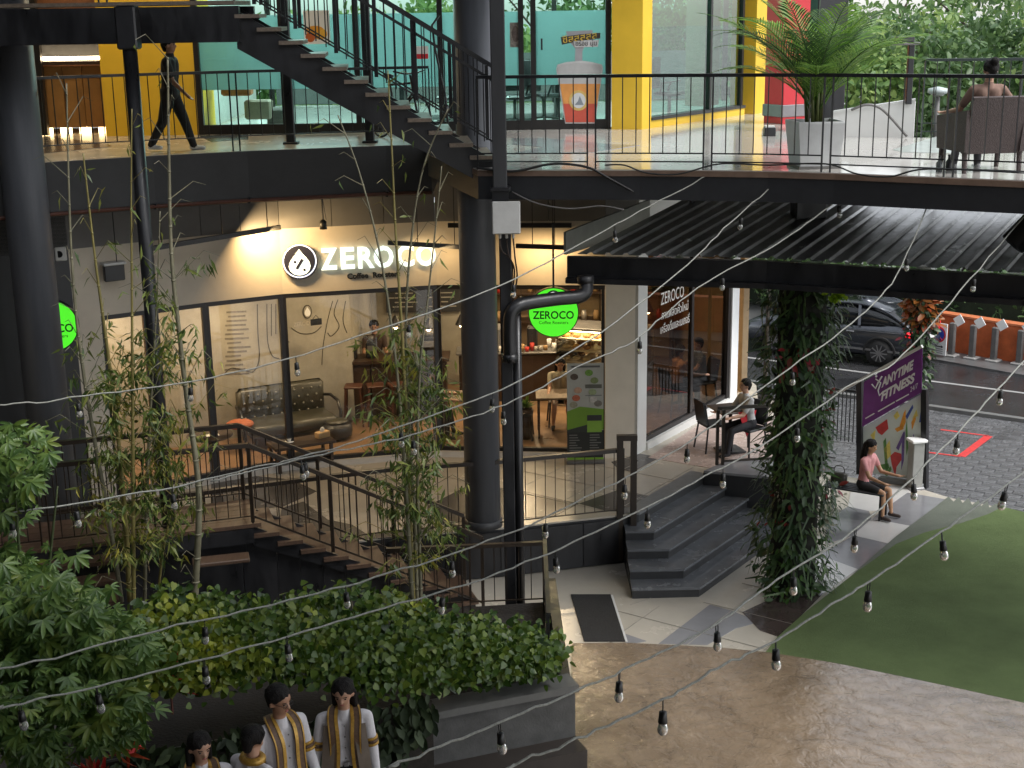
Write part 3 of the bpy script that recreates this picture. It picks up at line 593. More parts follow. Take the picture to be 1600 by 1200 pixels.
# ================================================================== corrugated canopy
CT = 4.85
f0, f1, f2 = P(888, 398, CT), P(1200, 405, CT), P(1600, 428, CT); f3 = f2 + (f2 - f1).normalized() * 4
can = thing('corrugated_canopy', 'wet corrugated metal canopy roof with a black fascia beam', 'canopy', f1)
M_corr = mat('wet zinc sheet', (.58, .58, .56), .22, metal=.4, var=.2, vscale=2.2, rvar=.07, bump=.12, bscale=9)
rdir = Vector((1.6, 2.7, 0)).normalized(); slope = .09
fl = [f0, f1, f2, f3]
for a, b in zip(fl, fl[1:]):
    d = (b - a).normalized(); o = Vector((d.y, -d.x, 0)) * .05
    MB().bar(a + o - V(0, 0, .18), b + o - V(0, 0, .18), .1, .34).build('fascia_beam', M_black, can)
    MB().bar(a + o * 3 - V(0, 0, .31), b + o * 3 - V(0, 0, .31), .14, .07).build('gutter', M_black, can)
def fpt(s):                                                    # point along the fascia by arc length
    for a, b in zip(fl, fl[1:]):
        L = (b - a).length
        if s <= L: return lerp(a, b, s / L)
        s -= L
    return fl[-1]
tot = sum((b - a).length for a, b in zip(fl, fl[1:])); s = .12; rib = .235; per = 4
while s + rib * per < tot:
    vs = []; LEN = 3.7; prof = [(0, 0), (.13, 0), (.155, .028), (.195, .028), (.22, 0)]
    for j in range(per):
        for u, h in prof:
            q = fpt(s + j * rib + u); vs.append(q + V(0, 0, h + .015)); vs.append(q + rdir * LEN + V(0, 0, h + .015 + LEN * slope))
    q = fpt(s + per * rib); vs += [q + V(0, 0, .015), q + rdir * LEN + V(0, 0, .015 + LEN * slope)]
    n = len(vs) // 2; m_ = MB().add(vs, [(2 * i, 2 * i + 2, 2 * i + 3, 2 * i + 1) for i in range(n - 1)])
    vs2 = [v - V(0, 0, .004) for v in vs]; m_.add(vs2, [(2 * i + 1, 2 * i + 3, 2 * i + 2, 2 * i) for i in range(n - 1)])
    m_.build('roof_sheet', M_corr, can); s += rib * per
# left upstand panel of the canopy
e0 = f0 + V(-.03, 0, .0); MB().slab([e0, e0 + rdir * 2.6, e0 + rdir * 2.6 + V(0, 0, .42), e0 + V(0, 0, .30)], (-.03, .02, 0)).build('end_flashing', mat('grey green flashing', (.24, .25, .22), .45, var=.12), can)
st = P(1262, 352, CT + .1)
MB().cham((st.x, st.y, (CT + Z2 - .36) / 2 + .1), (.44, .44, Z2 - .36 - CT - .1), .02).build('stub_column', M_black, can)
st = P(1082, 338, CT + .1); MB().box((st.x, st.y, 5.3), (.05, .05, .85)).build('hanger', M_black, can)
q = PY(1597, 350, 17.0); MB().tube([q + V(-.1, 0, -.25), q + V(.5, 0, .4)], .16, 12).build('pipe_elbow', M_black, can, True)

# ================================================================== railings
def railing(nm, lab, pts, h, sp, par_cat='railing', m=None, post=1.35, bot=(.2, .1), group=None, rw=.05, bw=.012, drop=0, dbl=.1, z_off=0, ends=True):
    m = m or M_rail; pts = [Vector(p) for p in pts]; t = thing(nm, lab, par_cat, pts[0], group)
    bme = {}
    up = Vector((0, 0, 1))
    L = [0]
    for a, b in zip(pts, pts[1:]): L.append(L[-1] + (b - a).length)
    def at(s):
        for i in range(len(pts) - 1):
            if s <= L[i + 1] + 1e-6: return lerp(pts[i], pts[i + 1], (s - L[i]) / max(1e-6, L[i + 1] - L[i]))
        return pts[-1].copy()
    for a, b in zip(pts, pts[1:]):
        MB().bar(a + up * h, b + up * h, rw, rw * .8).build('top_rail', m, t)
    tot = L[-1]; k = max(1, round(tot / post)) if post else 1; pw = tot / k
    for i in range(k):
        s0, s1 = i * pw + (dbl / 2 if i else 0), (i + 1) * pw - (dbl / 2 if i < k - 1 else 0)
        for s in ((s0, s1) if dbl else (s0,)):
            MB().bar(at(s) + up * (-drop), at(s) + up * (h - .02), .02 if dbl else .04, .02 if dbl else .04).build('post', m, t)
        for zb in bot:
            seg = [s0] + [l for l in L if s0 < l < s1] + [s1]
            for u, w in zip(seg, seg[1:]): MB().bar(at(u) + up * zb, at(w) + up * zb, .016, .016).build('bottom_rail', m, t)
        n = max(1, round((s1 - s0) / sp)); me = None
        for j in range(1, n):
            s = s0 + (s1 - s0) * j / n
            if 'b' not in bme: bme['b'] = MB().bar((0, 0, bot[0]), (0, 0, h - .01), bw, bw).mesh('baluster', m)
            o = link('baluster', bme['b'], t, fix=False); o.location = at(s) - pts[0]
    return t
railing('deck_railing', 'black steel railing along the curved upper deck edge above the canopy', [(x, y + .05, Z2) for x, y in UR[:]], 1.12, .165, m=M_black, post=1.36, group='upper floor railings')
railing('deck_railing', 'black steel railing along the upper floor edge below the stair landing', [(x, y + .05, Z2) for x, y in UL[1:]], 1.12, .16, m=M_black, post=3.2, bot=(.22,), group='upper floor railings')
bk = [P(1412, 215, Z2), P(1425, 214, Z2) + V(.4, 0, 0)]
railing('deck_railing', 'thin far railing of the upper deck against the trees', [(6.05, 20.85, Z2), (10.2, 20.1, Z2)], 1.12, .17, m=mat('green black railing', (.02, .03, .028), .4), post=1.4, bot=(.22, .1), group='upper floor railings')
railing('terrace_railing', 'brown black railing along the terrace edge in front of the shop', [(x, y + .03, Z1) for x, y in TF[1:6]], 1.0, .15, post=2.2, bot=(.08,), rw=.07, drop=.02)
# gate like end post of the terrace railing, with a double upright
ge = thing('railing_end_frame', 'tall black steel frame ending the terrace railing at the steps', 'post', (1.66, 19.6, Z1))
for x in (0, .2): part(MB().bar((x - .1, 0, -.7), (x - .1, 0, 1.16), .09, .09), 'upright', M_rail, ge)
part(MB().bar((-.15, 0, 1.2), (.15, 0, 1.2), .09, .08), 'cross_bar', M_rail, ge)
# ================================================================== upper stair
LZ = 8.14
q0 = P(765, 256, Z2 + .16); top = PY(365, 4, 17.35)
NT = 13; rise = (LZ - Z2) / NT
b0 = Vector((q0.x, 17.62, Z2)); t0 = Vector((top.x, 17.35, LZ)); run = (Vector((t0.x, t0.y, 0)) - Vector((b0.x, b0.y, 0))); g = run / (NT - 1); sd_ = run.normalized(); wd2 = Vector((-sd_.y, sd_.x, 0)); wd2 = wd2 if wd2.y > 0 else -wd2
W = 1.15
us = thing('upper_staircase', 'open plank staircase with black steel stringers rising to the left', 'staircase', b0)
for k in range(NT - 1):
    c = Vector((b0.x, b0.y, Z2 + rise * (k + 1))) + g * k
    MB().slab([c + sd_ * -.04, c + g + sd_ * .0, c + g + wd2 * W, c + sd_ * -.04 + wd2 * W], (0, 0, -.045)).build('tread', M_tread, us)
    for o in (.12, W - .12):
        p = c + g * .5 + wd2 * o - V(0, 0, .045); pa, pb = p - g * .42, p + g * .42
        MB().slab([pa, pb, pb - V(0, 0, .12)], wd2 * .02).build('bracket', M_black, us)
for o in (.1, W - .16):
    a = Vector((b0.x, b0.y, Z2 + .08)) + wd2 * o - g * .3; e = Vector((t0.x, t0.y, LZ - .1)) + wd2 * o
    MB().slab([a + V(0, 0, -.38), a, e, e + V(0, 0, -.46)], wd2 * .06).build('stringer', M_black, us)
def stair_rail(o, nm, zr=1.08, dbl=True):
    a = Vector((b0.x, b0.y, Z2 + rise)) + wd2 * o - g * .2; e = Vector((t0.x, t0.y, LZ)) + wd2 * o
    MB().bar(a + V(0, 0, zr), e + V(0, 0, zr), .05, .05).build('handrail', M_black, us)
    if dbl: MB().bar(a + V(0, 0, zr - .17), e + V(0, 0, zr - .17), .03, .035).build('handrail', M_black, us)
    MB().bar(a + V(0, 0, .16), e + V(0, 0, .16), .02, .02).build('lower_rail', M_black, us)
    n = 26
    for k in range(n + 1):
        p = lerp(a, e, k / n); MB().bar(p + V(0, 0, .1), p + V(0, 0, zr - .02), .014 if k % 4 else .045, .014 if k % 4 else .045).build('baluster', M_black, us)
stair_rail(.06, 'near'); stair_rail(W - .05, 'far', dbl=False)
# landing
lx0 = -9.5
ld = thing('stair_landing', 'plank stair landing on a deep black beam at the top left', 'landing', (t0.x, t0.y, LZ))
n = 6
for k in range(n):
    a, b = k / n, (k + 1) / n
    MB().box(((t0.x + lx0) / 2, t0.y + W * (a + b) / 2, LZ - .02), (t0.x - lx0, W / n - .008, .045)).build('plank', M_tread, ld)
MB().box(((t0.x + lx0) / 2, t0.y + .06, LZ - .27), (t0.x - lx0 + .1, .10, .42)).build('edge_beam', M_black, ld)
MB().box(((t0.x + lx0) / 2, t0.y + W - .06, LZ - .27), (t0.x - lx0 + .1, .10, .42)).build('edge_beam', M_black, ld)
railing('landing_railing', 'black balustrade on the top left stair landing', [(lx0, t0.y + .05, LZ), (t0.x, t0.y + .05, LZ)], 1.08, .15, m=M_black, post=1.6, bot=(.12,))
# dark steel post between stair flights
for x, y, lab in ((445, 40, 'black square post rising through the upper stair, left of the bicycle'), (572, 60, 'black square post rising through the upper stair, beside the bicycle')):
    q = PY(x, y, 21.5); t = thing('stair_post', lab, 'post', (q.x, q.y, Z2), 'posts behind the upper stair'); part(MB().cham((0, 0, 1.83), (.13, .13, 3.66), .01), 'shaft', M_black, t); part(MB().cham((0, 0, .02), (.22, .22, .04), .008), 'foot', M_black, t)

# ================================================================== lower stair down to the planter court
lt = Vector((-3.35, 17.05, 1.65)); lb = Vector((-.53, 17.93, 0.0)); NL = 11; lr = 1.65 / NL
lrun = Vector((lb.x - lt.x, lb.y - lt.y, 0)); lg = lrun / (NL - 1); lsd = lrun.normalized(); lwd = Vector((-lsd.y, lsd.x, 0)); LW = 1.0
ls = thing('lower_staircase', 'brown plank staircase with dark railings descending behind the bamboo', 'staircase', (lt.x, lt.y, 0))
for k in range(1, NL):
    c = Vector((lt.x, lt.y, 1.65 - lr * k)) + lg * (k - 1)
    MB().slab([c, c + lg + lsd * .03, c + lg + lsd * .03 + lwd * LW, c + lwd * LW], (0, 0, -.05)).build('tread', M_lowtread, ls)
for o in (.06, LW - .1):
    MB().slab([lt + lwd * o + V(0, 0, -.32), lb + lwd * o + V(0, 0, -.02), lb + lwd * o + V(0, 0, .12), lt + lwd * o + V(0, 0, -.06)], lwd * .05).build('stringer', M_black, ls)
MB().slab([lt + lwd * .5 + V(0, 0, -.1), lb + lwd * .5, lb + lwd * .5 + V(0, 0, .02), lt + lwd * .5 + V(0, 0, -.4)], lwd * .04).build('stringer', M_black, ls)
for o in (.03, LW - .03):
    a = lt + lwd * o; e = lb + lwd * o + lsd * .1
    MB().bar(a + V(0, 0, 1.05), e + V(0, 0, 1.05), .06, .05).build('handrail', M_rail, ls); MB().bar(a + V(0, 0, .1), e + V(0, 0, .1), .025, .025).build('lower_rail', M_rail, ls)
    for k in range(19):
        p = lerp(a, e, k / 18); w = .045 if k % 6 == 0 else .013; MB().bar(p + V(0, 0, .02 if k % 6 == 0 else .1), p + V(0, 0, 1.04), w, w).build('baluster', M_rail, ls)
# its landing, running left
la = lt - lsd * 3.8; ll = thing('lower_landing', 'brown plank landing half hidden behind the bamboo at left', 'landing', (lt.x, lt.y, 1.65))
for k in range(5):
    o0, o1 = lwd * (LW * k / 5 + .004), lwd * (LW * (k + 1) / 5 - .004); MB().slab([la + o0, lt + o0 + lsd * .1, lt + o1 + lsd * .1, la + o1], (0, 0, -.05)).build('plank', M_lowtread, ll)
MB().slab([la + V(0, 0, -.06), lt + V(0, 0, -.06), lt + V(0, 0, -.26), la + V(0, 0, -.26)], lwd * .06).build('edge_beam', M_black, ll)
railing('landing_railing', 'dark railing along the near edge of the brown lower landing', [la + lwd * .03, lt + lwd * .03], 1.05, .15, post=1.3, bot=(.1,), rw=.07)
railing('landing_railing', 'dark railing along the far edge of the brown lower landing', [la + lwd * (LW - .03), lt + lwd * (LW - .03)], 1.05, .15, post=1.9, bot=(.1,), rw=.07)
# flight dropping towards the camera at far left
fl2 = thing('side_stair', 'short brown plank flight dropping from the lower landing at left', 'staircase', (la.x + 1.6, la.y, 0))
for k in range(4):
    c = la + lsd * (2.1 - .0 * k) - lwd * (.27 * (k + 1)) - V(0, 0, .16 * (k + 1)); MB().slab([c - lsd * 1.3, c, c + lwd * .29, c + lwd * .29 - lsd * 1.3], (0, 0, -.05)).build('tread', M_lowtread, fl2)
for o in (-1.25, -.05):
    p = la + lsd * (2.1 + o); MB().slab([p - V(0, 0, .1), p - lwd * 1.15 - V(0, 0, .75), p - lwd * 1.15 - V(0, 0, 1.0), p - V(0, 0, .35)], lsd * .05).build('stringer', M_black, fl2)
# low plank seat seen under the stair
pk = PY(345, 872, 16.5); t = thing('plank_bench', 'short pale plank seat in the dark beside the lower stair', 'bench', (pk.x, pk.y, pk.z - .745))
part(MB().cham((0, 0, .72), (.7, .26, .05), .01, .25), 'seat', M_lowtread, t); part(MB().box((-.28, 0, .35), (.05, .25, .7), .25), 'leg', M_black, t); part(MB().box((.28, .1, .35), (.05, .25, .7), .25), 'leg', M_black, t)
# ================================================================== upper floor shops
UY = 23.5; UCZ = 9.7
ush = thing('upper_shop', 'teal film glazed shop with yellow corner walls on the upper floor', 'shop', (-1.5, UY, Z2))
yl0, yl1 = PY(162, 150, UY).x, PY(312, 150, UY).x
MB().box(((yl0 + yl1) / 2, UY + .55, (Z2 + UCZ) / 2), (yl1 - yl0, 1.2, UCZ - Z2)).build('yellow_wall', M_yellow, ush)
ygx = PY(955, 150, 23.35).x
K0 = Vector((2.17, 23.14, 0)); kd = Vector((math.cos(math.radians(54)), math.sin(math.radians(54)), 0)); kn = Vector((kd.y, -kd.x, 0))
def kw(t, z, o=0): return K0 + kd * t + kn * o + V(0, 0, z)
MB().slab([V(ygx, 23.25, Z2), V(K0.x - .001, K0.y, Z2), V(K0.x - .001, K0.y, UCZ), V(ygx, 23.25, UCZ)], (.06, .3, 0)).build('yellow_wall', M_yellow, ush)
def kbox(t0, t1, z0, z1, nm, m, o=0, th=.25): return MB().slab([kw(t0, z0, o), kw(t1, z0, o), kw(t1, z1, o), kw(t0, z1, o)], -kn * th).build(nm, m, ush)
kbox(0, .30, Z2, UCZ, 'yellow_wall', M_yellow); kbox(.301, 3.66, Z2, 6.21, 'yellow_wall', M_yellow); kbox(3.85, 4.4, Z2, UCZ, 'yellow_wall', M_yellow, .1, .5)
for a, b in ((.3, 2.45), (2.45, 3.66)):
    kbox(a + .03, b - .03, 6.25, UCZ, 'side_pane', M_teal, -.1, .012); kbox(b - .035, b + .035, 6.21, UCZ, 'side_mullion', M_frame, -.06, .1)
kbox(.3, 3.66, 6.21, 6.26, 'side_sill', M_frame, .02, .2)
kbox(3.05, 3.6, 6.26, UCZ, 'inner_column', mat('drab inner column', (.16, .14, .09), .7), -.5, .4)
# front glazing
def px_x(x, y=150): return PY(x, y, UY).x
zf0, zf1 = 6.80, 7.97
cuts = [312, 445, 560, 690, 815, 834, 950]
for a, b in zip(cuts, cuts[1:]):
    x0, x1 = px_x(a), px_x(b)
    MB().box(((x0 + x1) / 2, UY, (Z2 + .16 + UCZ) / 2), (x1 - x0 - .05, .012, UCZ - Z2 - .16)).build('pane', glass('pale green glass', (.72, .90, .85), .4), ush)
    if b - a > 30: MB().box(((x0 + x1) / 2, UY + .03, (zf0 + zf1) / 2), (x1 - x0 - .06, .004, zf1 - zf0)).build('frosted_film', M_film, ush)
    MB().box(((x0 + x1) / 2, UY, Z2 + .08), (x1 - x0, .12, .16)).build('kick_rail', M_frame, ush)
for a in cuts: MB().box((px_x(a), UY, (Z2 + UCZ) / 2), (.085, .13, UCZ - Z2)).build('mullion', M_frame, ush)
MB().bar((px_x(847), UY - .06, PY(847, 60, UY).z), (px_x(847), UY - .06, PY(847, 78, UY).z), .03, .03).build('door_handle', M_black, ush)
M_wfloor = mat('white shop floor', (.6, .6, .58), .12, var=.05)
MB().prism([(yl1, UY + .06), (1.6, UY + .06), (2.2, 23.5), (4.5, 26.6), (4.5, 30.4), (yl1, 30.4)], Z2 + .006, Z2 + .02).build('inside_floor', M_wfloor, ush)
for x in (-5, -3, -1, 1, 3, 4.6): MB().box((x, 30.5, (Z2 + UCZ) / 2), (.1, .12, UCZ - Z2)).build('back_mullion', M_frame, ush)
MB().box((-.2, 30.5, Z2 + .55), (9.4, .08, 1.0)).build('back_sill_wall', mat('inside grey', (.12, .13, .13), .6), ush)
MB().box((-5.3, 27, (Z2 + UCZ) / 2), (.1, 6, UCZ - Z2)).build('party_wall', mat('party wall', (.5, .5, .48), .7), ush)
# panel lamps added to brighten the upper shop's film, and its corridor lamps
M_lampc = mat('added cool diffuser', (.9, .95, 1), .4, var=0, emit=(.92, 1, 1), estr=6)
def unseen_panel_lamp(p, sz, power, lab, col, m):
    t = thing('unseen_panel_lamp', lab, 'lamp', p, 'ceiling panel lamps on the upper floor'); part(MB().cham((0, 0, .03), (sz + .08, sz + .08, .06), .01), 'housing', M_plast, t); part(MB().box((0, 0, -.006), (sz, sz, .008)), 'diffuser', m, t)
    d = bpy.data.lights.new('unseen_panel_light', 'AREA'); d.size = sz; d.energy = power; d.color = col; o = bpy.data.objects.new('unseen_panel_light', d); COL.objects.link(o); o.parent = t; o.location = (0, 0, -.02)
for x, lb in ((-3.6, 'behind the upper stair'), (-.9, 'behind the round column'), (1.3, 'behind the cup cut out')): unseen_panel_lamp((x, 25.2, 9.6), .6, 88, f'added cool ceiling panel lamp in the teal glazed shop {lb}', (.9, 1, 1), M_lampc)
for x, y, lb in ((-7.2, 21.6, 'above the warm kiosk'), (-4.9, 21.9, 'above the walking person')): unseen_panel_lamp((x, y, 9.66), .3, 16, f'warm corridor ceiling lamp {lb}', (1, .82, .55), M_lampw)
# orange lit left unit
M_kiosk = mat('orange ply counter', (.30, .16, .05), .5, var=.2, vscale=3)
ki = thing('upper_kiosk', 'warm brown kiosk counter with a white light strip on the upper floor', 'counter', (-7.4, UY, Z2))
xk0, xk1 = PY(40, 150, 24.0).x, PY(163, 150, 24).x
n = 4
for k in range(n): MB().box((xk0 + (xk1 - xk0) * (k + .5) / n, 24.0, Z2 + .62), ((xk1 - xk0) / n - .012, .08, 1.0)).build('counter_panel', M_kiosk, ki)
MB().box(((xk0 + xk1) / 2, 24.05, Z2 + 1.18), (xk1 - xk0 + .3, .6, .06)).build('counter_top', M_wood, ki)
MB().box(((xk0 + xk1) / 2, 23.9, PY(110, 91, 23.9).z), (xk1 - xk0, .04, .05)).build('light_strip', mat('strip light', (1, .9, .7), .4, var=0, emit=(1, .80, .52), estr=12), ki)
MB().box(((xk0 + xk1) / 2, 24.4, PY(110, 75, 24.4).z), (xk1 - xk0 + .2, .3, .3)).build('shelf', M_char, ki)
for k in range(5): MB().box((xk0 + .3 + k * .32, 24.02, Z2 + .07), (.18, .06, .12)).build('floor_light', mat('glow panel', (1, .8, .5), .5, var=0, emit=(1, .72, .35), estr=3), ki)
MB().box((PY(60, 100, 23.7).x, 23.7, 7.9), (.12, .12, 3.6)).build('corner_post', M_frame, ki)
MB().box((-8.2, 25.4, 7.9), (4.0, .1, 3.6)).build('back_panel', mat('kiosk back wall', (.22, .10, .05), .7, var=.35, vscale=4), ki)
d = bpy.data.lights.new('kiosk_light', 'AREA'); d.size = .3; d.energy = 18; d.color = (1, .70, .40); o = bpy.data.objects.new('kiosk_light', d); COL.objects.link(o); o.parent = ki; o.location = (-.2, .2, 2.9)
# low display right of the yellow wall (seen under the stair)
dk = thing('orange_display', 'dim orange and brown display behind the walking person', 'display', (-4.6, 24.3, Z2))
for k, (c, z, w) in enumerate((((.45, .16, .06), .75, .5), ((.32, .26, .2), .35, .45), ((.12, .1, .09), .2, .4), ((.4, .3, .2), 1.15, .4))):
    MB().cham((-4.55 + .33 * (k % 3), 24.2 + .1 * k, Z2 + z), (w, .3, .32), .03).build('box', mat(f'display box {k}', c, .6), dk)
# posters on the glass
def poster(nm, lab, x0, y0, x1, y1, Y, m, cat='poster'):
    a, b = PY(x0, y1, Y), PY(x1, y0, Y)
    return MB().box(((a.x + b.x) / 2, Y, (a.z + b.z) / 2), (b.x - a.x, .006, b.z - a.z)).build(nm, m, None, label=lab, cat=cat)
po = poster('fruit_poster', 'white poster with an orange fruit drink on the teal glass', 476, 16, 514, 69, UY - .03, M_refl)
for (x0, y0, x1, y1), c in (((478, 40, 506, 55), (.75, .35, .03)), ((478, 50, 492, 66), (.5, .12, .03)), ((490, 44, 511, 62), (.8, .45, .05))):
    a, b = PY(x0, y1, UY - .04), PY(x1, y0, UY - .04); MB().ell(((a.x + b.x) / 2, UY - .036, (a.z + b.z) / 2), ((b.x - a.x) / 2, .003, (b.z - a.z) / 2)).build('fruit', mat('fruit ink %.2f' % c[1], c, .5), po)
po = poster('push_notice', 'small white and red notice on the teal glass behind the stair', 650, 72, 669, 92, UY - .03, M_refl)
a, b = PY(650, 92, UY), PY(669, 84, UY); MB().box(((a.x + b.x) / 2, UY - .036, (a.z + b.z) / 2), (b.x - a.x, .004, b.z - a.z)).build('red_band', M_sred, po)
po = poster('photo_poster', 'brown photo poster beside the glass door', 797, 35, 813, 74, UY - .03, mat('sepia print', (.25, .22, .19), .5, var=.6, vscale=12))
a, b = PY(800, 66, UY), PY(811, 40, UY); MB().ell(((a.x + b.x) / 2, UY - .035, (a.z + b.z) / 2), ((b.x - a.x) / 2, .003, (b.z - a.z) / 2)).build('figure', mat('sepia figure', (.12, .09, .08), .6, var=.5, vscale=15), po)

# cup standee
CY = UY - .06
def cpt(x, y, Y=CY): return PY(x, y, Y)
cup = thing('cup_cutout', 'tall cut out board of an orange drink cup behind the deck railing', 'sign', cpt(905, 192))
def cpoly(pts, nm, m, dep=0, par=cup): return MB().slab([cpt(x, y, CY - dep) for x, y in pts], (0, .004 if dep else .02, 0)).build(nm, m, par)
cpoly([(883, 193), (930, 193), (942, 108), (941, 101), (925, 97), (910, 95), (885, 97), (871, 101), (869, 108)][::-1], 'board', mat('white print', (.5, .5, .5), .5))
cpoly([(884, 191), (929, 191), (933, 162), (880, 162)][::-1], 'red_tea', mat('red tea print', (.50, .08, .05), .5, var=.1), .006)
cpoly([(880, 162), (933, 162), (938, 131), (875, 131)][::-1], 'orange_tea', mat('orange tea print', (.62, .27, .07), .5, var=.12), .006)
cpoly([(875, 131), (938, 131), (940, 106), (935, 101), (905, 98), (876, 101), (871, 106)][::-1], 'milk_foam', mat('foam print', (.42, .42, .42), .5, var=.1), .006)
cpoly([(x, y) for x, y in ((904 + 15 * math.cos(k * math.pi / 12), 157 + 16 * math.sin(k * math.pi / 12)) for k in range(24))], 'badge_ring', mat('badge gold', (.55, .38, .12), .5), .011)
cpoly([(904 + 11 * math.cos(k * math.pi / 12), 157 + 12 * math.sin(k * math.pi / 12)) for k in range(24)], 'badge', mat('badge pale', (.55, .57, .58), .5), .014)
cpoly([(898, 164), (912, 164), (906, 150), (903, 158)][::-1], 'badge_mark', mat('badge grey', (.2, .23, .26), .5), .017)
cpoly([(898, 98), (910, 98), (910, 80), (914, 72), (926, 62), (926, 47), (884, 49), (890, 66), (899, 76)][::-1], 'pour', mat('pour grey', (.32, .32, .34), .5, var=.1), -.004)
cpoly([(876, 58), (878, 70), (905, 64), (938, 60), (938, 51), (905, 54)][::-1], 'title_plate', mat('title black', (.05, .045, .04), .5), .004)
rr = (cpt(938, 54) - cpt(876, 63)).normalized(); uu = Vector((0, -1, 0)).cross(rr) * 1
place_text('title', 'ชีสสสสส', .15, cpt(906, 59, CY - .012), rr, rr.cross(Vector((0, 1, 0))) * -1 if rr.cross(Vector((0, 1, 0))).z < 0 else rr.cross(Vector((0, 1, 0))), mat('title yellow', (.65, .45, .06), .5, var=0), cup, width=.56, extrude=.001)
cpoly([(896, 64), (898, 74), (934, 73), (936, 62)][::-1], 'subtitle_plate', mat('subtitle white', (.55, .55, .55), .5), .006)
place_text('subtitle', 'อร่อย นุ่ม', .11, cpt(916, 68, CY - .014), (1, 0, .0), (0, 0, 1), M_ink, cup, width=.34, extrude=.001)

# red and black pylons, white parapet, lamp
rp = P(1230, 192, Z2)
py_ = thing('red_pylon', 'tall red column with a bright edge behind the palm', 'column', (rp.x, rp.y, Z2))
part(MB().cham((0, 0, 1.9), (.62, .5, 3.8), .01, .5), 'shaft', mat('red paint', (.55, .03, .04), .5, var=.06), py_); part(MB().cham((0, 0, .22), (.66, .54, .2), .01, .5), 'band', mat('grey band', (.2, .19, .2), .5), py_)
bp_ = P(1288, 205, Z2); pb_ = thing('black_pylon', 'tall black panel standing right of the red column', 'column', (bp_.x, bp_.y, Z2)); part(MB().cham((0, 0, 1.9), (.5, .3, 3.8), .01, .2), 'panel', M_black, pb_); part(MB().cham((0, 0, .05), (.6, .4, .1), .01, .2), 'foot', M_black, pb_)
sb_ = P(1202, 213, Z2); t = thing('small_speaker', 'small black box with a white top on the deck floor by the red column', 'box', sb_); part(MB().cham((0, 0, .07), (.17, .15, .14), .01), 'case', M_black, t); part(MB().box((0, 0, .15), (.14, .13, .02)), 'lid', M_plast, t)
pa_, pb2 = P(1300, 214, Z2), P(1427, 215, Z2)
pw = thing('white_parapet', 'white sloping parapet wall at the back of the upper deck', 'wall', pa_)
MB().slab([pa_, pb2, V(pb2.x, pb2.y, 6.60), V(pa_.x, pa_.y, 6.42)], (.05, .15, 0)).build('wall', M_walllight, pw); MB().slab([V(pa_.x, pa_.y - .01, 6.42), V(pb2.x, pb2.y - .01, 6.6), V(pb2.x, pb2.y - .01, 6.64), V(pa_.x, pa_.y - .01, 6.46)], (.05, .18, 0)).build('coping', M_plast, pw)
MB().tube(catmull([PY(1330, 172, 20.95), PY(1352, 164, 20.9), PY(1372, 167, 20.9), PY(1390, 182, 20.9), PY(1417, 213, 20.9)], 6), .02, 8).build('handrail', M_boll, pw, True)
lq = PY(1419, 160, 21.0); t = thing('deck_lamp', 'black post with a flat lamp head on the white parapet', 'lamp', lq)
part(MB().cham((0, 0, .4), (.085, .085, .85), .008), 'post', M_black, t); part(MB().cham((-.1, 0, .84), (.4, .26, .04), .01), 'head', M_boll, t); part(MB().cham((-.1, 0, .9), (.24, .18, .08), .01), 'panel', M_char, t)
mq = PY(1461, 215, 22.5); t = thing('mushroom_lamp', 'grey mushroom shaped garden lamp behind the far deck railing', 'lamp', (mq.x, mq.y, Z2 - .5)); part(MB().lathe([(.05, 0), (.04, 1.05)], n=12), 'stem', M_boll, t, True); part(MB().lathe([(.05, 1.0), (.16, 1.06), (.15, 1.12), (.02, 1.15)], n=18), 'cap', mat('lamp cap', (.45, .5, .5), .4), t, True)
# two small bottles on the deck edge
for x, y, m, lab in ((1467, 268, mat('smoked glass', (.10, .11, .11), .15, var=.1), 'small grey bottle on the deck edge by the armchair'), (1482, 266, M_black, 'small black bottle on the deck edge by the armchair')):
    q = P(x, y, Z2 + .006); t = thing('bottle', lab, 'bottle', q, 'bottles on the deck edge'); part(MB().lathe([(.035, 0), (.038, .02), (.038, .1), (.016, .13), (.014, .165)], n=12), 'body', m, t, True); part(MB().lathe([(.017, .165), (.017, .185)], n=10), 'cap', M_black, t)
# slack black cables along the deck edge
M_cable = mat('black cable', (.012, .012, .012), .45)
for pts, lab in (([(745, 262), (800, 268), (850, 258), (880, 256), (920, 262), (950, 278), (990, 300)], 'thick black cable looping over the deck edge by the post'),
                 ([(945, 258), (975, 258), (1010, 270), (1060, 272), (1125, 256), (1200, 258), (1290, 256), (1340, 272), (1390, 276), (1450, 264), (1600, 270)], 'thin slack black cable hanging along the deck edge'),
                 ([(800, 300), (840, 318), (890, 326), (940, 322), (975, 328)], 'grey cable drooping under the deck beside the junction box')):
    Y = 17.05; P3 = []
    for x, y in pts:
        yy = np.interp(PY(x, y, 17).x, [p[0] for p in UR], [p[1] for p in UR]) - .06; P3.append(PY(x, y, float(yy)))
    o = MB().tube(catmull(P3, 6), .016 if 'thick' in lab else .010, 6).build('cable', M_cable if 'grey' not in lab else M_boll, None, True, label=lab, cat='cable')

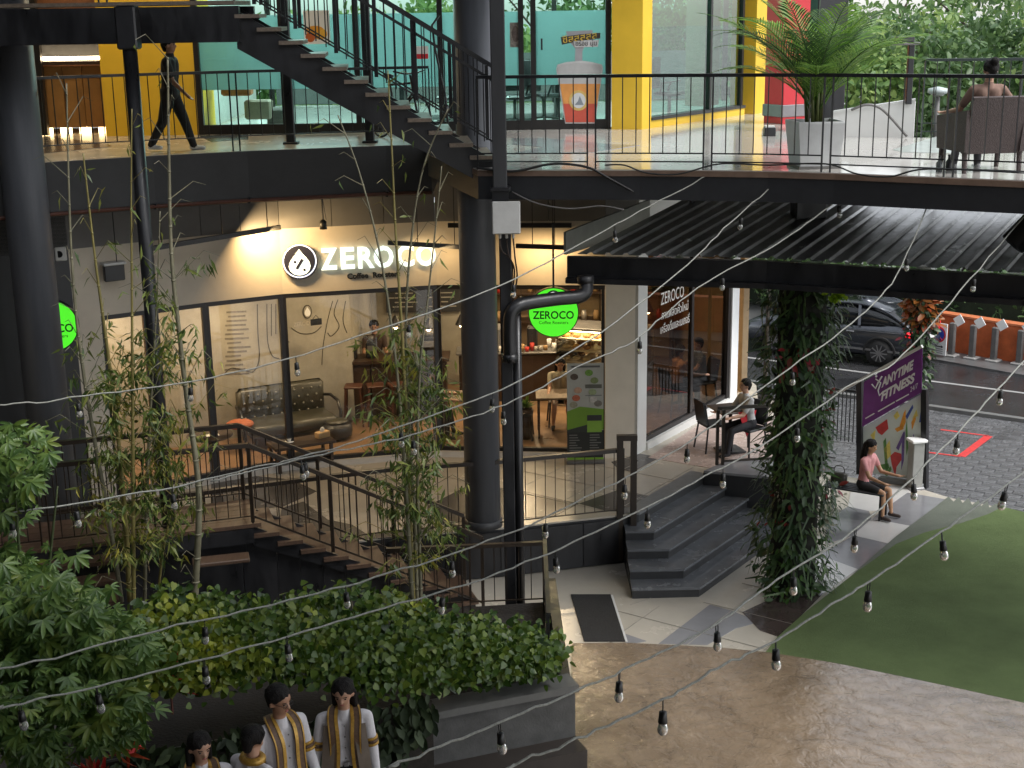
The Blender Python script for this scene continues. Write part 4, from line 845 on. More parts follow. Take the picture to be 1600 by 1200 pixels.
# ------------------------------------------------------------------ palm in a white pot
pq = P(1271, 261, Z2 + .006)
pot = thing('potted_palm', 'feathery green palm in a tapered white pot on the upper deck', 'plant', pq)
part(MB().lathe([(.31, 0), (.33, .02), (.405, .54), (.40, .56), (.37, .56), (.36, .5)], n=4, rz=.1, sq=True), 'pot', mat('white pot', (.55, .56, .56), .5, var=.08), pot)
part(MB().lathe([(.36, 0), (.36, .035)], n=4, rz=.1, sq=True), 'saucer', M_boll, pot)
part(MB().lathe([(.36, 0), (.36, .01)], n=4, rz=.1, sq=True), 'soil', mat('potting soil', (.03, .02, .015), .9), pot, loc=(0, 0, .49))
M_frond = leafmat('palm frond green', (.15, .29, .045), .45, .3); M_frond2 = leafmat('dark palm frond', (.045, .10, .025), .3, .3)
def frond(yaw, length, up0, arc, m, hang=.0):
    mb = MB(); pts = []; d = Vector((math.cos(yaw), math.sin(yaw), 0)); side = Vector((-d.y, d.x, 0)); n = 22; p = Vector((0, 0, 0)); el = up0
    for i in range(n + 1):
        pts.append(p.copy()); p = p + (d * math.cos(el) + V(0, 0, math.sin(el))) * (length / n); el -= arc / n * (0.4 + 1.2 * i / n)
    mb.tube(pts, [.012 * (1 - .8 * i / n) for i in range(n + 1)], 5)
    for i in range(5, n * 2):
        f = i / (n * 2); k = f * n; j = int(k); q = lerp(pts[j], pts[min(j + 1, n)], k - j); tg = (pts[min(j + 1, n)] - pts[max(j - 1, 0)]).normalized()
        L = .36 * math.sin(min(1, f * 1.05 + .12) * math.pi) ** .6 * length / 1.4
        for s in (-1, 1):
            dr = (side * s * .75 + tg * .75 + V(0, 0, .25 - .3 * f + random.uniform(-.1, .1))).normalized(); w = tg * .012
            mid = q + dr * L * .55; tip = q + dr * L - V(0, 0, .12 * L + hang)
            mb.add([q - w * .5, q + w * .5, mid + w, tip, mid - w], [(0, 1, 2, 4), (4, 2, 3)])
    return mb
for k in range(30):
    a = k * 2.399 + .3; inner = k % 3 == 0
    f = frond(a, random.uniform(1.45, 2.05), random.uniform(1.2, 1.45) if inner else random.uniform(.75, 1.15), random.uniform(.9, 1.5), M_frond if k % 4 else M_frond2)
    part(f, 'frond', M_frond if k % 4 else M_frond2, pot, loc=(random.uniform(-.06, .06), random.uniform(-.06, .06), .62 + .2 * random.random()))
for k in range(7):
    x, y = random.uniform(-.09, .09), random.uniform(-.09, .09); part(MB().tube([(x, y, .48), (x * 1.5, y * 1.5, 1.0)], [.025, .015], 8), 'cane', mat('palm cane', (.09, .11, .03), .5), pot, True)

# ------------------------------------------------------------------ office chairs, bicycle, lamp on the upper floor
def office_chair():
    t = thing('office_chair', '', 'chair', (0, 0, 0), 'office chairs behind the teal glass')
    part(MB().cham((0, 0, .47), (.48, .46, .07), .03), 'seat', M_black, t); part(MB().cham((0, .24, .82), (.46, .05, .52), .02), 'backrest', M_char, t)
    part(MB().tube([(0, 0, .12), (0, 0, .45)], .03, 10), 'gas_lift', M_boll, t, True)
    for s in (-1, 1): part(MB().tube([(s * .25, .1, .48), (s * .29, .05, .66), (s * .29, -.12, .68)], .018, 8), 'armrest', M_black, t)
    for k in range(5):
        a = k * 2 * math.pi / 5; l = part(MB().bar((0, 0, .11), (.29 * math.cos(a), .29 * math.sin(a), .08), .04, .03), 'leg', M_boll, t); part(MB().ell((.29 * math.cos(a), .29 * math.sin(a), .035), (.03, .03, .033), 10, 6), 'caster', M_black, l)
    return t
oc = office_chair(); spots = [(805, 205, 24.3, .4, 'just right of the square post'), (850, 205, 24.6, 2.2, 'in the middle of the door glass'), (905, 205, 24.9, -1, 'behind the cup cut out'), (1045, 205, 24.6, 1.2, 'behind the yellow framed side window'), (710, 205, 24.4, -.6, 'just left of the round column')]
for k, (x, y, Yc, rz, w) in enumerate(spots):
    o = oc if k == 0 else copy_tree(oc); o.location = (PY(x, y, Yc).x, Yc, Z2 + .02); o.rotation_euler = (0, 0, rz); o['label'] = f'black wheeled office chair {w}'
t = thing('meeting_table', 'long dark table behind the frosted teal glass', 'table', (-.5, 26.2, Z2)); part(MB().cham((0, 0, .73), (3.2, 1.1, .05), .015), 'top', M_char, t)
for x in (-1.4, 1.4): part(MB().box((x, 0, .36), (.08, .9, .7)), 'leg', M_black, t)
bx = PY(622, 150, 22.0); bk = thing('bicycle', 'dark bicycle parked behind the upper stair', 'bicycle', (bx.x, 22.0, Z2 + .006), rz=-.9)
for s in (-.52, .52):
    w = part(MB().tube([(s + .33 * math.cos(a), 0, .345 + .33 * math.sin(a)) for a in [2 * math.pi * k / 28 for k in range(29)]], .016, 8, False), 'wheel', M_black, bk, True)
    for k in range(10): a = math.pi * 2 * k / 10; part(MB().bar((s, 0, .345), (s + .32 * math.cos(a), 0, .345 + .32 * math.sin(a)), .004), 'spoke', M_boll, w)
for a, b, nm in (((-.52, 0, .345), (-.2, 0, .62), 'seat_stay'), ((-.52, 0, .345), (-.08, 0, .33), 'chain_stay'), ((-.08, 0, .33), (-.24, 0, .92), 'seat_tube'), ((-.2, 0, .82), (.36, 0, .86), 'top_tube'), ((-.08, 0, .33), (.40, 0, .72), 'down_tube'), ((.34, 0, .98), (.52, 0, .345), 'fork')): part(MB().tube([a, b], .018, 8), nm, M_black, bk, True)
part(MB().ell((-.26, 0, .95), (.14, .07, .04), 10, 6), 'saddle', M_black, bk, True); part(MB().tube([(.30, -.28, 1.04), (.34, -.1, 1.0), (.34, .1, 1.0), (.30, .28, 1.04)], .014, 8), 'handlebar', M_black, bk, True); part(MB().tube([(-.08, -.08, .33), (.05, -.1, .25)], .014, 6), 'crank', M_boll, bk)
fq = PY(690, 150, 22.4); t = thing('floor_lamp', 'thin black bent floor lamp beside the round column', 'lamp', (fq.x, 22.4, Z2))
part(MB().tube([(.1, 0, .02), (.06, 0, .6), (-.08, 0, 1.35), (-.12, 0, 1.7), (0, 0, 1.85)], .018, 8), 'stem', M_black, t, True); part(MB().ell((.06, 0, .42), (.07, .07, .09), 12, 8), 'counterweight', M_black, t, True); part(MB().lathe([(.16, 0), (.16, .025)], n=18, c=(.1, 0, 0)), 'foot', M_black, t)
# ------------------------------------------------------------------ wicker armchair on the deck
ac = P(1552, 276, Z2); M_wick = mat('brown grey wicker', (.065, .047, .044), .6, var=.25, vscale=30, bump=.6, bscale=90)
t = thing('wicker_armchair', 'brown wicker armchair seen from behind at the deck railing', 'armchair', (ac.x + .05, ac.y + .62, Z2 + .006), rz=.12)
part(MB().slab([(-.36, -.3, .22), (.36, -.3, .22), (.32, -.42, .86), (-.32, -.42, .86)], (0, .07, .01)), 'backrest', M_wick, t); part(MB().cham((0, .03, .33), (.70, .66, .2), .03), 'seat', M_wick, t)
for s in (-1, 1):
    part(MB().slab([(s * .36, -.34, .24), (s * .40, .34, .24), (s * .42, .34, .62), (s * .38, -.38, .72)], (s * -.06, 0, 0)), 'arm', M_wick, t)
    part(MB().tube([(s * .33, -.3, 0), (s * .33, -.28, .25)], [.028, .034], 8), 'leg', M_wick, t); part(MB().tube([(s * .35, .32, 0), (s * .35, .3, .25)], [.028, .034], 8), 'leg', M_wick, t)
# ================================================================== shop signs
wa, wb = FA[3], FA[4]; wn = nrm(wa, wb); wdir = (wb - wa).normalized()
def wpt(x, y, off=.06): return PW(x, y, wa + wn * off, wb + wn * off)
M_glow = mat('lit white letter', (.9, .95, .93), .4, var=0, emit=(.80, 1, .93), estr=.46)
M_navy = mat('dark badge', (.02, .02, .035), .4, var=.1)
sgn = thing('shop_sign', 'glowing white shop name letters with a round drop badge on the cream fascia', 'sign', wpt(468, 435))
def wdisc(x, y, rpx, off, th, nm, m, par=sgn, n=36, sq=1.0):
    c = wpt(x, y, off); r = rpx / FOC * (c - CPOS).dot(FW); return MB().slab([c + wdir * (r * sq * math.cos(2 * math.pi * k / n)) + V(0, 0, r * math.sin(2 * math.pi * k / n)) for k in range(n)], wn * th).build(nm, m, par)
wdisc(468, 408, 27.5, .02, .09, 'badge_case', M_navy); wdisc(468, 408, 26.5, .112, .006, 'badge_ring', mat('lit ring', (.8, .85, 1), .4, var=0, emit=(.6, .72, 1), estr=.55)); wdisc(468, 408, 24.4, .119, .004, 'badge_face', M_navy)
c = wpt(468, 411, .125); u = 1 / FOC * (c - CPOS).dot(FW)
dr = [(0, 22), (5, 15), (11, 8), (15, 2), (17, -5), (15, -12), (10, -17), (4, -19), (0, -19.5), (-4, -19), (-10, -17), (-15, -12), (-17, -5), (-15, 2), (-11, 8), (-5, 15)]
MB().slab([c + wdir * (a * u) + V(0, 0, b * u) for a, b in dr[::-1]], wn * .006).build('drop', M_glow, sgn)
MB().bar(c + wdir * (-5 * u) + V(0, 0, -9 * u) + wn * .012, c + wdir * (5 * u) + V(0, 0, 6 * u) + wn * .012, 4.5 * u, .006, up=wn).build('stroke', M_navy, sgn)
for a, b in ((-7, 2), (7, -11)): MB().slab([c + wdir * ((a + 2.2 * math.cos(k)) * u) + V(0, 0, (b + 2.2 * math.sin(k)) * u) + wn * .008 for k in [2 * math.pi * j / 12 for j in range(12)]], wn * .004).build('dot', M_navy, sgn)
for ch, x0, x1 in (('Z', 501, 527), ('E', 531, 553), ('R', 557, 583), ('O', 584, 615), ('C', 620, 647), ('O', 650, 681)):
    y = 406.5 - (x0 - 501) * .042; a, b = wpt(x0, y), wpt(x1, y)
    o = place_text('letter', ch, .47, (a + b) / 2, wdir, (0, 0, 1), M_glow, sgn, width=(b - a).length * .98, extrude=.03, bold=.012)
place_text('small_lettering', 'Coffee  Roasters', .12, wpt(584, 430, .02), wdir, (0, 0, 1), M_ink, sgn, width=(wpt(626, 430) - wpt(543, 430)).length, extrude=.012, bold=.004)

M_green = mat('lit green sign face', (.1, .7, .05), .35, var=0, emit=(.10, 1, .03), estr=.36)
M_dkgreen = mat('sign dark ink', (.01, .03, .015), .5, var=0)
def round_sign(px_, py_, Y, r, lab, face):
    c = PY(px_, py_, Y); t = thing('round_sign', lab, 'sign', c, 'green round shop signs')
    fr = face.normalized(); rt = Vector((-fr.y, fr.x, 0)) * 1.0
    if rt.x < 0: rt = -rt
    upv_ = V(0, 0, 1)
    def dsc(rr, o, th, nm, m, cx=0, cz=0, n=40): return MB().slab([c + rt * (cx + rr * math.cos(2 * math.pi * k / n)) + upv_ * (cz + rr * math.sin(2 * math.pi * k / n)) + fr * o for k in range(n)], fr * th).build(nm, m, t)
    dsc(r + .012, -.06, .12, 'case', M_black); dsc(r, .061, .006, 'face', M_green)
    dsc(.115, .068, .003, 'badge', M_navy, 0, r * .62); dsc(.09, .072, .003, 'badge_inner', mat('lit badge white', (.9, .9, .9), .4, var=0, emit=(1, 1, 1), estr=.5), 0, r * .62); 
    q = c + fr * .077 + upv_ * (r * .62); MB().bar(q - rt * .03 - upv_ * .035, q + rt * .03 + upv_ * .035, .022, .004, up=fr).build('stroke', M_navy, t)
    for sx, sz in ((-.035, .03), (.04, -.035)): MB().box(q + rt * sx + upv_ * sz, (.018, .004, .018), math.atan2(rt.y, rt.x)).build('dot', M_navy, t)
    place_text('lettering', 'ZEROCO', .17, c + fr * .069 + upv_ * (-r * .12), rt, upv_, M_dkgreen, t, width=r * 1.68, extrude=.002, bold=.003)
    place_text('small_lettering', 'Coffee Roasters', .07, c + fr * .069 + upv_ * (-r * .42), rt, upv_, M_dkgreen, t, width=r * 1.2, extrude=.002)
    MB().bar(c + upv_ * r, c + upv_ * (r + 1.0), .03).build('hanger', M_black, t)
    return t
round_sign(865, 487, 21.2, .375, 'glowing green round shop sign hanging below the black downpipe', V(-.05, -1, 0))
round_sign(81, 508, 20.1, .37, 'glowing green round shop sign half hidden by the thick left column', V(.15, -1, 0))

# wall wash bars
M_bar = mat('lamp bar black', (.012, .011, .010), .4)
def wash_bar(p, q, lab, power=0, rods=(.15, .85), lt=.5, aim=None, sz=(.8, .05)):
    t = thing('wall_wash_lamp', lab, 'lamp', p, 'black linear lamps above the shop fascia')
    MB().bar(p, q, .06, .07).build('housing', M_bar, t)
    for r in rods: a = lerp(p, q, r); MB().bar(a, V(a.x, a.y, TOPZ + .05), .012).build('hanger', M_bar, t)
    if power:
        d = bpy.data.lights.new('wash_light', 'AREA'); d.shape = 'RECTANGLE'; d.size, d.size_y = sz; d.energy = power * 1.0; d.color = (1, .68, .32)
        o = bpy.data.objects.new('wash_light', d); COL.objects.link(o); o.parent = t; o.matrix_parent_inverse = Matrix.Translation(-Vector(p)); l = lerp(p, q, lt) + V(0, 0, -.06)
        o.location = l; o.rotation_euler = (Vector(l) - Vector(aim)).to_track_quat('Z', 'Y').to_euler()
b1, b2 = PW(232, 389, FA[2] + V(.3, -.42, 0) - (FA[3] - FA[2]), FA[3] + V(.3, -.42, 0)), PW(438, 355, FA[2] + V(.3, -.42, 0), FA[3] + V(.3, -.42, 0))
wash_bar(b1, b2, 'long black linear lamp washing the fascia left of the shop name', 21, (.1, .55, .9), .88, b2 + V(.12, .45, -.55), (.7, .05))
b1, b2 = wpt(606, 379, .4), wpt(722, 386, .4); wash_bar(b1, b2, 'black linear lamp just above the last letters of the shop name', 2.2, (.4, .9), .6, lerp(b1, b2, .7) + V(0, .5, -.6))
b1, b2 = PW(806, 384, FA[4] + V(0, -.4, 0), FA[5] + V(0, -.4, 0)), PW(893, 387, FA[4] + V(0, -.4, 0), FA[5] + V(0, -.4, 0)); wash_bar(b1, b2, 'black linear lamp above the glass beside the white junction box', 5, (.3, .7), .5, lerp(b1, b2, .5) + V(0, .5, -.6))
b1, b2 = PW(700, 352, FA[4] + V(0, -.3, 0), FA[5] + V(0, -.3, 0)), PW(893, 352, FA[4] + V(0, -.3, 0), FA[5] + V(0, -.3, 0)); wash_bar(b1, b2, 'thin black trunking high above the shop glass behind the round column')
q = wpt(505, 352, .5); t = thing('spot_pendant', 'small black spot lamp hanging above the shop name', 'lamp', q); MB().lathe([(.06, -.06), (.05, .06), (.02, .09)], c=q, n=14).build('shade', M_bar, t, True); MB().tube([q + V(0, 0, .08), V(q.x, q.y, TOPZ + .05)], .014, 6).build('stem', M_bar, t); MB().tube([q + V(.05, 0, .08), V(q.x + .01, q.y, TOPZ - .1)], .006, 6).build('wire', M_bar, t)
q = PW(178, 426, FA[0] + V(.1, -.2, 0), FA[1] + V(.1, -.2, 0)); t = thing('flood_light', 'square black floodlight with a pale hood on the cream wall at left', 'lamp', q)
MB().cham(q, (.30, .1, .24), .012, .55).build('case', M_black, t); MB().cham(q + V(0, 0, .14), (.34, .2, .04), .01, .55).build('hood', M_plast, t); MB().bar(q + V(.05, .02, .1), q + V(.05, .02, .9), .012).build('hanger', M_bar, t)
q = PW(95, 396, FA[0] + V(-.4, -.25, 0), FA[1] + V(-.4, -.25, 0)); t = thing('wall_speaker', 'small grey box speaker beside the thick left column', 'speaker', q); MB().cham(q, (.16, .14, .2), .012, .3).build('case', M_plast, t); MB().tube([q + V(0, -.07, 0), q + V(0, -.08, 0)], .05, 14).build('cone', M_black, t)

# ================================================================== things inside the shop
zi = Z1 + .02
fang = math.atan2(BWb.y - BWa.y, BWb.x - BWa.x)
M_leather = mat('olive black leather', (.05, .048, .035), .35, var=.25, vscale=6)
sf = thing('tufted_sofa', 'dark tufted leather sofa against the cement wall in the shop', 'sofa', (-3.95, 23.72, zi), rz=fang)
part(MB().cham((0, -.05, .30), (1.6, .72, .22), .05), 'seat', M_leather, sf, True)
bk_ = part(MB().cham((0, .30, .62), (1.6, .18, .62), .06), 'backrest', M_leather, sf, True)
for r in range(4):
    for k in range(9): part(MB().ell((-.68 + k * .165 + (r % 2) * .08, .205, .42 + r * .13), (.018, .014, .018), 8, 6), 'button', mat('button', (.25, .24, .2), .3), bk_, True)
part(MB().tube([(.8, .32, .62), (.86, .1, .66), (.88, -.2, .62), (.88, -.32, .45), (.86, -.34, 0)], .028, 8), 'arm', M_black, sf, True); part(MB().tube([(-.8, .32, .62), (-.86, .1, .66), (-.88, -.2, .62), (-.88, -.32, .45), (-.86, -.34, 0)], .028, 8), 'arm', M_black, sf, True)
for x in (-.7, .7):
    for y in (-.35, .3): part(MB().tube([(x, y, 0), (x, y, .2)], .03, 8), 'leg', M_black, sf)
q = P(470, 690, zi + .42); t = thing('coffee_table', 'low dark coffee table in front of the tufted sofa', 'table', (q.x, q.y, zi), rz=fang); part(MB().cham((0, 0, .41), (1.05, .5, .05), .012), 'top', M_wood, t); part(MB().cham((0, 0, .18), (.9, .4, .03), .01), 'shelf', M_wood, t)
for x in (-.45, .45):
    for y in (-.2, .2): part(MB().box((x, y, .2), (.05, .05, .4)), 'leg', M_wood, t)
q2 = Vector((q.x, q.y, zi + .436)) + Vector((math.cos(fang), math.sin(fang), 0)) * .38; t = thing('tissue_box', 'warm lit tissue box with a tissue pulled up on the coffee table', 'tissue box', q2, rz=fang + .3); part(MB().cham((0, 0, .05), (.23, .13, .1), .008), 'box', mat('tan box', (.55, .36, .18), .6), t); part(MB().ell((0, 0, .12), (.05, .02, .06), 8, 6), 'tissue', M_refl, t, True)
q = Vector((q.x, q.y, zi + .436)) - Vector((math.cos(fang), math.sin(fang), 0)) * .2; t = thing('saucer', 'white saucer with a cup on the coffee table', 'cup', q); part(MB().lathe([(.03, 0), (.08, .015), (.078, .02)], n=18), 'saucer_plate', M_refl, t, True); part(MB().lathe([(.025, .015), (.04, .07), (.036, .07)], n=14), 'cup_body', M_refl, t, True)
q = P(527, 668, zi + .2); t = thing('tyre_stool', 'round black tyre like stool by the coffee table', 'stool', (q.x, q.y, zi)); part(MB().lathe([(.14, .02), (.25, .06), (.27, .16), (.25, .28), (.16, .3)], n=22), 'body', M_black, t, True); part(MB().lathe([(.2, .3), (.19, .34), (.02, .35)], n=20), 'cushion', M_leather, t, True)
# chair and round table near the left bay
q = P(322, 690, zi + .7); t = thing('cafe_table', 'round dark cafe table in the left window bay', 'table', (q.x, q.y + .3, zi)); part(MB().lathe([(.36, .70), (.37, .715), (.36, .73)], n=26), 'top', M_wood, t, True); part(MB().tube([(0, 0, .03), (0, 0, .7)], .035, 10), 'stem', M_black, t, True); part(MB().lathe([(.22, 0), (.2, .03)], n=20), 'foot', M_black, t)
part(MB().box((.05, -.05, .735), (.2, .14, .006), .4), 'menu_card', M_refl, t)
def cafe_chair(nm, lab, loc, rz, m, grp='cafe chairs'):
    t = thing(nm, lab, 'chair', loc, grp, rz); part(MB().cham((0, 0, .45), (.42, .42, .04), .015), 'seat', m, t); part(MB().slab([(-.2, .19, .48), (.2, .19, .48), (.18, .26, .88), (-.18, .26, .88)], (0, .03, 0)), 'backrest', m, t)
    for x in (-1, 1):
        part(MB().tube([(x * .2, -.2, 0), (x * .17, -.17, .44)], .016, 8), 'leg', M_black, t); part(MB().tube([(x * .22, .24, 0), (x * .18, .18, .46), (x * .18, .25, .84)], .016, 8), 'leg', M_black, t)
    return t
q = P(275, 690, zi); cafe_chair('cafe_chair', 'grey backed cafe chair in the left window bay', (q.x + .15, q.y + .35, zi), .4, mat('grey shell', (.16, .155, .15), .5))
t = thing('orange_cushion', 'orange seat cushion lying at the left end of the tufted sofa', 'cushion', P(375, 668, zi + .42), rz=.5); part(MB().ell((0, 0, .06), (.24, .22, .08), 14, 8), 'pad', mat('orange cloth', (.42, .12, .05), .8, var=.15), t, True); part(MB().tube([(.235 * math.cos(a), .215 * math.sin(a), .06) for a in [k * .3142 for k in range(21)]], .008, 6), 'piping', mat('orange piping', (.3, .08, .03), .8), t)
# wall print, line art, badge
bwn = nrm(BWa, BWb); bwd = (BWb - BWa).normalized()
def bpt(x, y, o=.02): return PW(x, y, BWa + bwn * o, BWb + bwn * o)
t = thing('wall_quote', 'column of grey painted text lines on the cement wall', 'sign', bpt(370, 600)); M_faint = mat('faint grey paint', (.20, .18, .15), .8, var=.3, vscale=20)
random.seed(11)
for k in range(15):
    y = 488 + k * 6.9; a, b = bpt(352 + random.uniform(-1, 5), y, .004), bpt(388 + random.uniform(-12, 4), y - 1.5, .004); MB().bar(a, b, .004, .032, up=(0, 0, 1)).build('text_line', M_faint, t)
t = thing('wall_line_art', 'black curved line drawing on the cement wall behind the sofa', 'painting', bpt(420, 600)); M_lines = mat('black brush line', (.06, .05, .04), .8, var=0)
for pts in ([(402, 475), (403, 520), (405, 560), (396, 580), (380, 578), (362, 575), (352, 582)], [(417, 475), (418, 530), (425, 555), (436, 560)], [(424, 475), (424, 525)], [(431, 475), (431, 522)], [(438, 480), (447, 500), (440, 520), (452, 535)], [(455, 512), (470, 521), (490, 520), (502, 510)], [(520, 470), (512, 500), (505, 540), (503, 570)], [(528, 468), (522, 490), (530, 510), (518, 525), (512, 520)], [(540, 470), (536, 500), (542, 520)]):
    MB().tube([p for p in catmull([bpt(x, y, .006) for x, y in pts], 6)], .007, 5).build('line', M_lines, t)
c = bpt(480, 487, .01); t = thing('wall_badge', 'small oval drop badge with faint letters on the cement wall', 'sign', c)
def bdisc(r, rz, o, nm, m, pts=None):
    return MB().slab([c + bwd * (r * math.cos(2 * math.pi * k / 24)) + V(0, 0, rz * math.sin(2 * math.pi * k / 24)) + bwn * o for k in range(24)], bwn * .005).build(nm, m, t)
bdisc(.085, .125, 0, 'ring', M_lines); bdisc(.068, .105, .006, 'face', M_wall_in)
MB().slab([c + bwd * (a * .0032) + V(0, 0, b * .0042 - .0) + bwn * .013 for a, b in dr[::-1]], bwn * .003).build('drop', M_refl, t)
place_text('lettering', 'ZEROCO', .1, bpt(474, 506, .006), bwd, (0, 0, 1), mat('faint letters', (.52, .47, .38), .7, var=0), t, width=.36, extrude=.001)
q = bpt(494, 503, .5); t = thing('hanging_tag', 'small black hanging sign inside the shop window', 'sign', q); MB().box(q, (.2, .02, .11), fang).build('plate', M_black, t); MB().tube([q + V(-.06, 0, .05), q + V(0, 0, .12), q + V(.06, 0, .05)], .006, 6).build('wire', M_black, t)
# bar counter, stools, things on it
ca, cb = P(503, 656, zi), P(700, 648, zi); cdv = (cb - ca).normalized(); ct = thing('bar_counter', 'tall dark wood bar counter in the middle of the shop', 'counter', ca)
n = 5
for k in range(n):
    a, b = lerp(ca, cb, k / n), lerp(ca, cb, (k + 1) / n); MB().slab([a + cdv * .01, b - cdv * .01, b - cdv * .01 + V(0, 0, 1.03), a + cdv * .01 + V(0, 0, 1.03)], (0, .5, 0)).build('front_panel', M_wood, ct)
MB().slab([ca + V(-.05, -.06, 1.03), cb + V(.05, -.06, 1.03), cb + V(.05, .6, 1.03), ca + V(-.05, .6, 1.03)], (0, 0, .05)).build('counter_top', M_wood, ct)
for k, (f, lab) in enumerate(((.28, 'wooden bar stool nearest the sofa'), (.45, 'middle wooden bar stool at the tall counter'), (.62, 'wooden bar stool nearest the round column'))):
    p = lerp(ca, cb, f) + V(0, -.4, 0); t = thing('bar_stool', lab, 'stool', p, 'bar stools at the counter', .2 * k); M_rw = mat('red brown wood', (.075, .03, .018), .45, var=.2)
    part(MB().cham((0, 0, .72), (.32, .32, .04), .012), 'seat', M_rw, t)
    for x in (-1, 1):
        for y in (-1, 1): part(MB().bar((x * .17, y * .17, 0), (x * .13, y * .13, .7), .035), 'leg', M_rw, t)
    for x in (-1, 1): part(MB().bar((x * .16, -.15, .3), (x * .16, .15, .3), .025), 'stretcher', M_rw, t)
q = PW(524, 545, ca + V(0, .3, 0), cb + V(0, .3, 0)); t = thing('glow_lamp', 'small warm glowing lamp on the end of the bar counter', 'lamp', (q.x, q.y, zi + 1.08)); part(MB().ell((0, 0, .10), (.11, .11, .09), 14, 8), 'shade', mat('amber glow', (1, .6, .3), .5, var=0, emit=(1, .45, .15), estr=2.2), t, True); part(MB().lathe([(.05, 0), (.04, .03)], n=12), 'foot', M_wood, t)
for k, (f, w, h) in enumerate(((.22, .3, .26), (.4, .18, .3), (.86, .34, .36))):
    p = lerp(ca, cb, f) + V(0, .3, 1.08); t = thing('counter_machine', ['black till screen on the bar counter', 'black grinder on the bar counter', 'black espresso machine at the right end of the bar counter'][k], 'machine', (p.x, p.y, zi + 1.08)); part(MB().cham((0, 0, h / 2), (w, .26, h), .02), 'body', M_black, t); part(MB().cham((0, -.14, h * .65), (w * .7, .02, h * .35), .008), 'panel', M_boll, t); part(MB().lathe([(w * .2, h), (w * .28, h + .1)], n=12), 'hopper', M_boll, t, True)
# rear shelving with cups and red jars, display case, menu glow
rs = thing('back_shelf', 'dark shelf unit with rows of goods on the shop back wall', 'shelf', (.8, 29, zi))
for z in (.9, 1.5, 2.1, 2.7): MB().box((.8, 29.1, zi + z), (5.2, .4, .04)).build('board', M_wood, rs)
for x in (-1.8, .1, 1.9, 3.4): MB().box((x, 29.1, zi + 1.5), (.05, .42, 3.0)).build('upright', M_wood, rs)
jar_m = [mat('red jar', (.45, .04, .03), .3), mat('steel tin', (.45, .42, .38), .3, metal=.4), mat('kraft bag', (.35, .22, .1), .7)]
gm = [MB().lathe([(.06, 0), (.065, .14), (.05, .16), (.05, .2)], n=10).mesh('goods', m, True) for m in jar_m]
random.seed(5)
for r, z in enumerate((.92, 1.52, 2.12, 2.72)):
    for k in range(22):
        x = -1.6 + k * .225
        if min(abs(x - u) for u in (-1.8, .1, 1.9, 3.4)) < .1: continue
        kind = 0 if (r == 2 and x > 1) else random.choice((1, 2, 2, 0))
        o = bpy.data.objects.new('goods_jar', gm[kind]); COL.objects.link(o); o.parent = rs; o.location = (x - .8 + random.uniform(-.02, .02), .0, z)
dcx = P(905, 590, zi); dc = thing('pastry_display', 'brightly lit glass pastry display case beside the menu banner', 'display case', (1.75, 25.6, zi), rz=-.35)
part(MB().cham((0, 0, .42), (1.7, .7, .84), .02), 'base', mat('case front', (.30, .26, .2), .5), dc)
for z in (.86, 1.08, 1.3): part(MB().box((0, 0, z), (1.64, .62, .02)), 'shelf', mat('shelf pale', (.7, .6, .45), .4), dc)
for (c_, s_) in (((0, -.34, 1.16), (1.68, .012, .62)), ((-.84, 0, 1.16), (.012, .68, .62)), ((.84, 0, 1.16), (.012, .68, .62))): part(MB().box(c_, s_), 'pane', M_clear, dc)
part(MB().cham((0, 0, 1.5), (1.72, .72, .06), .015), 'lid', M_boll, dc); part(MB().box((0, -.28, 1.455), (1.5, .05, .02)), 'strip_light', mat('case light', (1, .9, .6), .4, var=0, emit=(1, .78, .42), estr=14), dc)
pm = [MB().ell((0, 0, .045), (.085, .06, .05), 10, 6).mesh('pastry', m, True) for m in (mat('golden pastry', (.55, .30, .08), .6, var=.3, vscale=20), mat('cream cake', (.75, .62, .4), .6), mat('brown loaf', (.28, .13, .05), .6))]
for z in (.87, 1.09, 1.31):
    for k in range(8):
        for y in (-.18, .1): o = bpy.data.objects.new('pastry', random.choice(pm)); COL.objects.link(o); o.parent = dc; o.location = (-.7 + k * .2, y, z); o.rotation_euler = (0, 0, random.random())
d = bpy.data.lights.new('case_light', 'AREA'); d.size = 1.2; d.energy = 9; d.color = (1, .75, .4); o = bpy.data.objects.new('case_light', d); COL.objects.link(o); o.parent = dc; o.location = (0, -.1, 1.42)
M_rim = mat('alloy rim', (.45, .45, .46), .3, metal=.8)
# pendant lamps over the counter and the right hand tables
pend = [MB().lathe([(.012, .26), (.03, .25), (.11, .08), (.12, .06), (.10, .06)], n=16).mesh('shade', M_black, True), MB().ell((0, 0, .05), (.045, .045, .045), 12, 8).mesh('bulb', M_lampw, True)]
for k, (x, y, z, w) in enumerate(((-2.1, 25.0, 2.55, 'nearest the cement wall over the counter'), (-1.5, 25.0, 2.5, 'second along the tall counter'), (-.9, 25.05, 2.55, 'behind the round column'), (.45, 25.2, 2.5, 'beside the green round sign'), (1.05, 26.4, 2.6, 'deep in the shop above the pastry case'), (.2, 26.6, 2.55, 'over the back coffee bar'), (2.6, 26.2, 2.5, 'seen through the lettered window'))):
    t = thing('pendant_lamp', f'small black pendant lamp with a warm bulb {w}', 'lamp', (x, y, zi + z - .9), 'pendant lamps in the coffee shop')
    for nm, me in (('shade', pend[0]), ('bulb', pend[1])): link(nm, me, t, fix=False)
    part(MB().bar((0, 0, .25), (0, 0, GT + .3 - (zi + z - .9)), .008), 'cord', M_black, t)
cab = thing('cup_cabinet', 'dark cabinet with cups and coffee gear behind the round column', 'cabinet', (-.35, 26.2, zi))
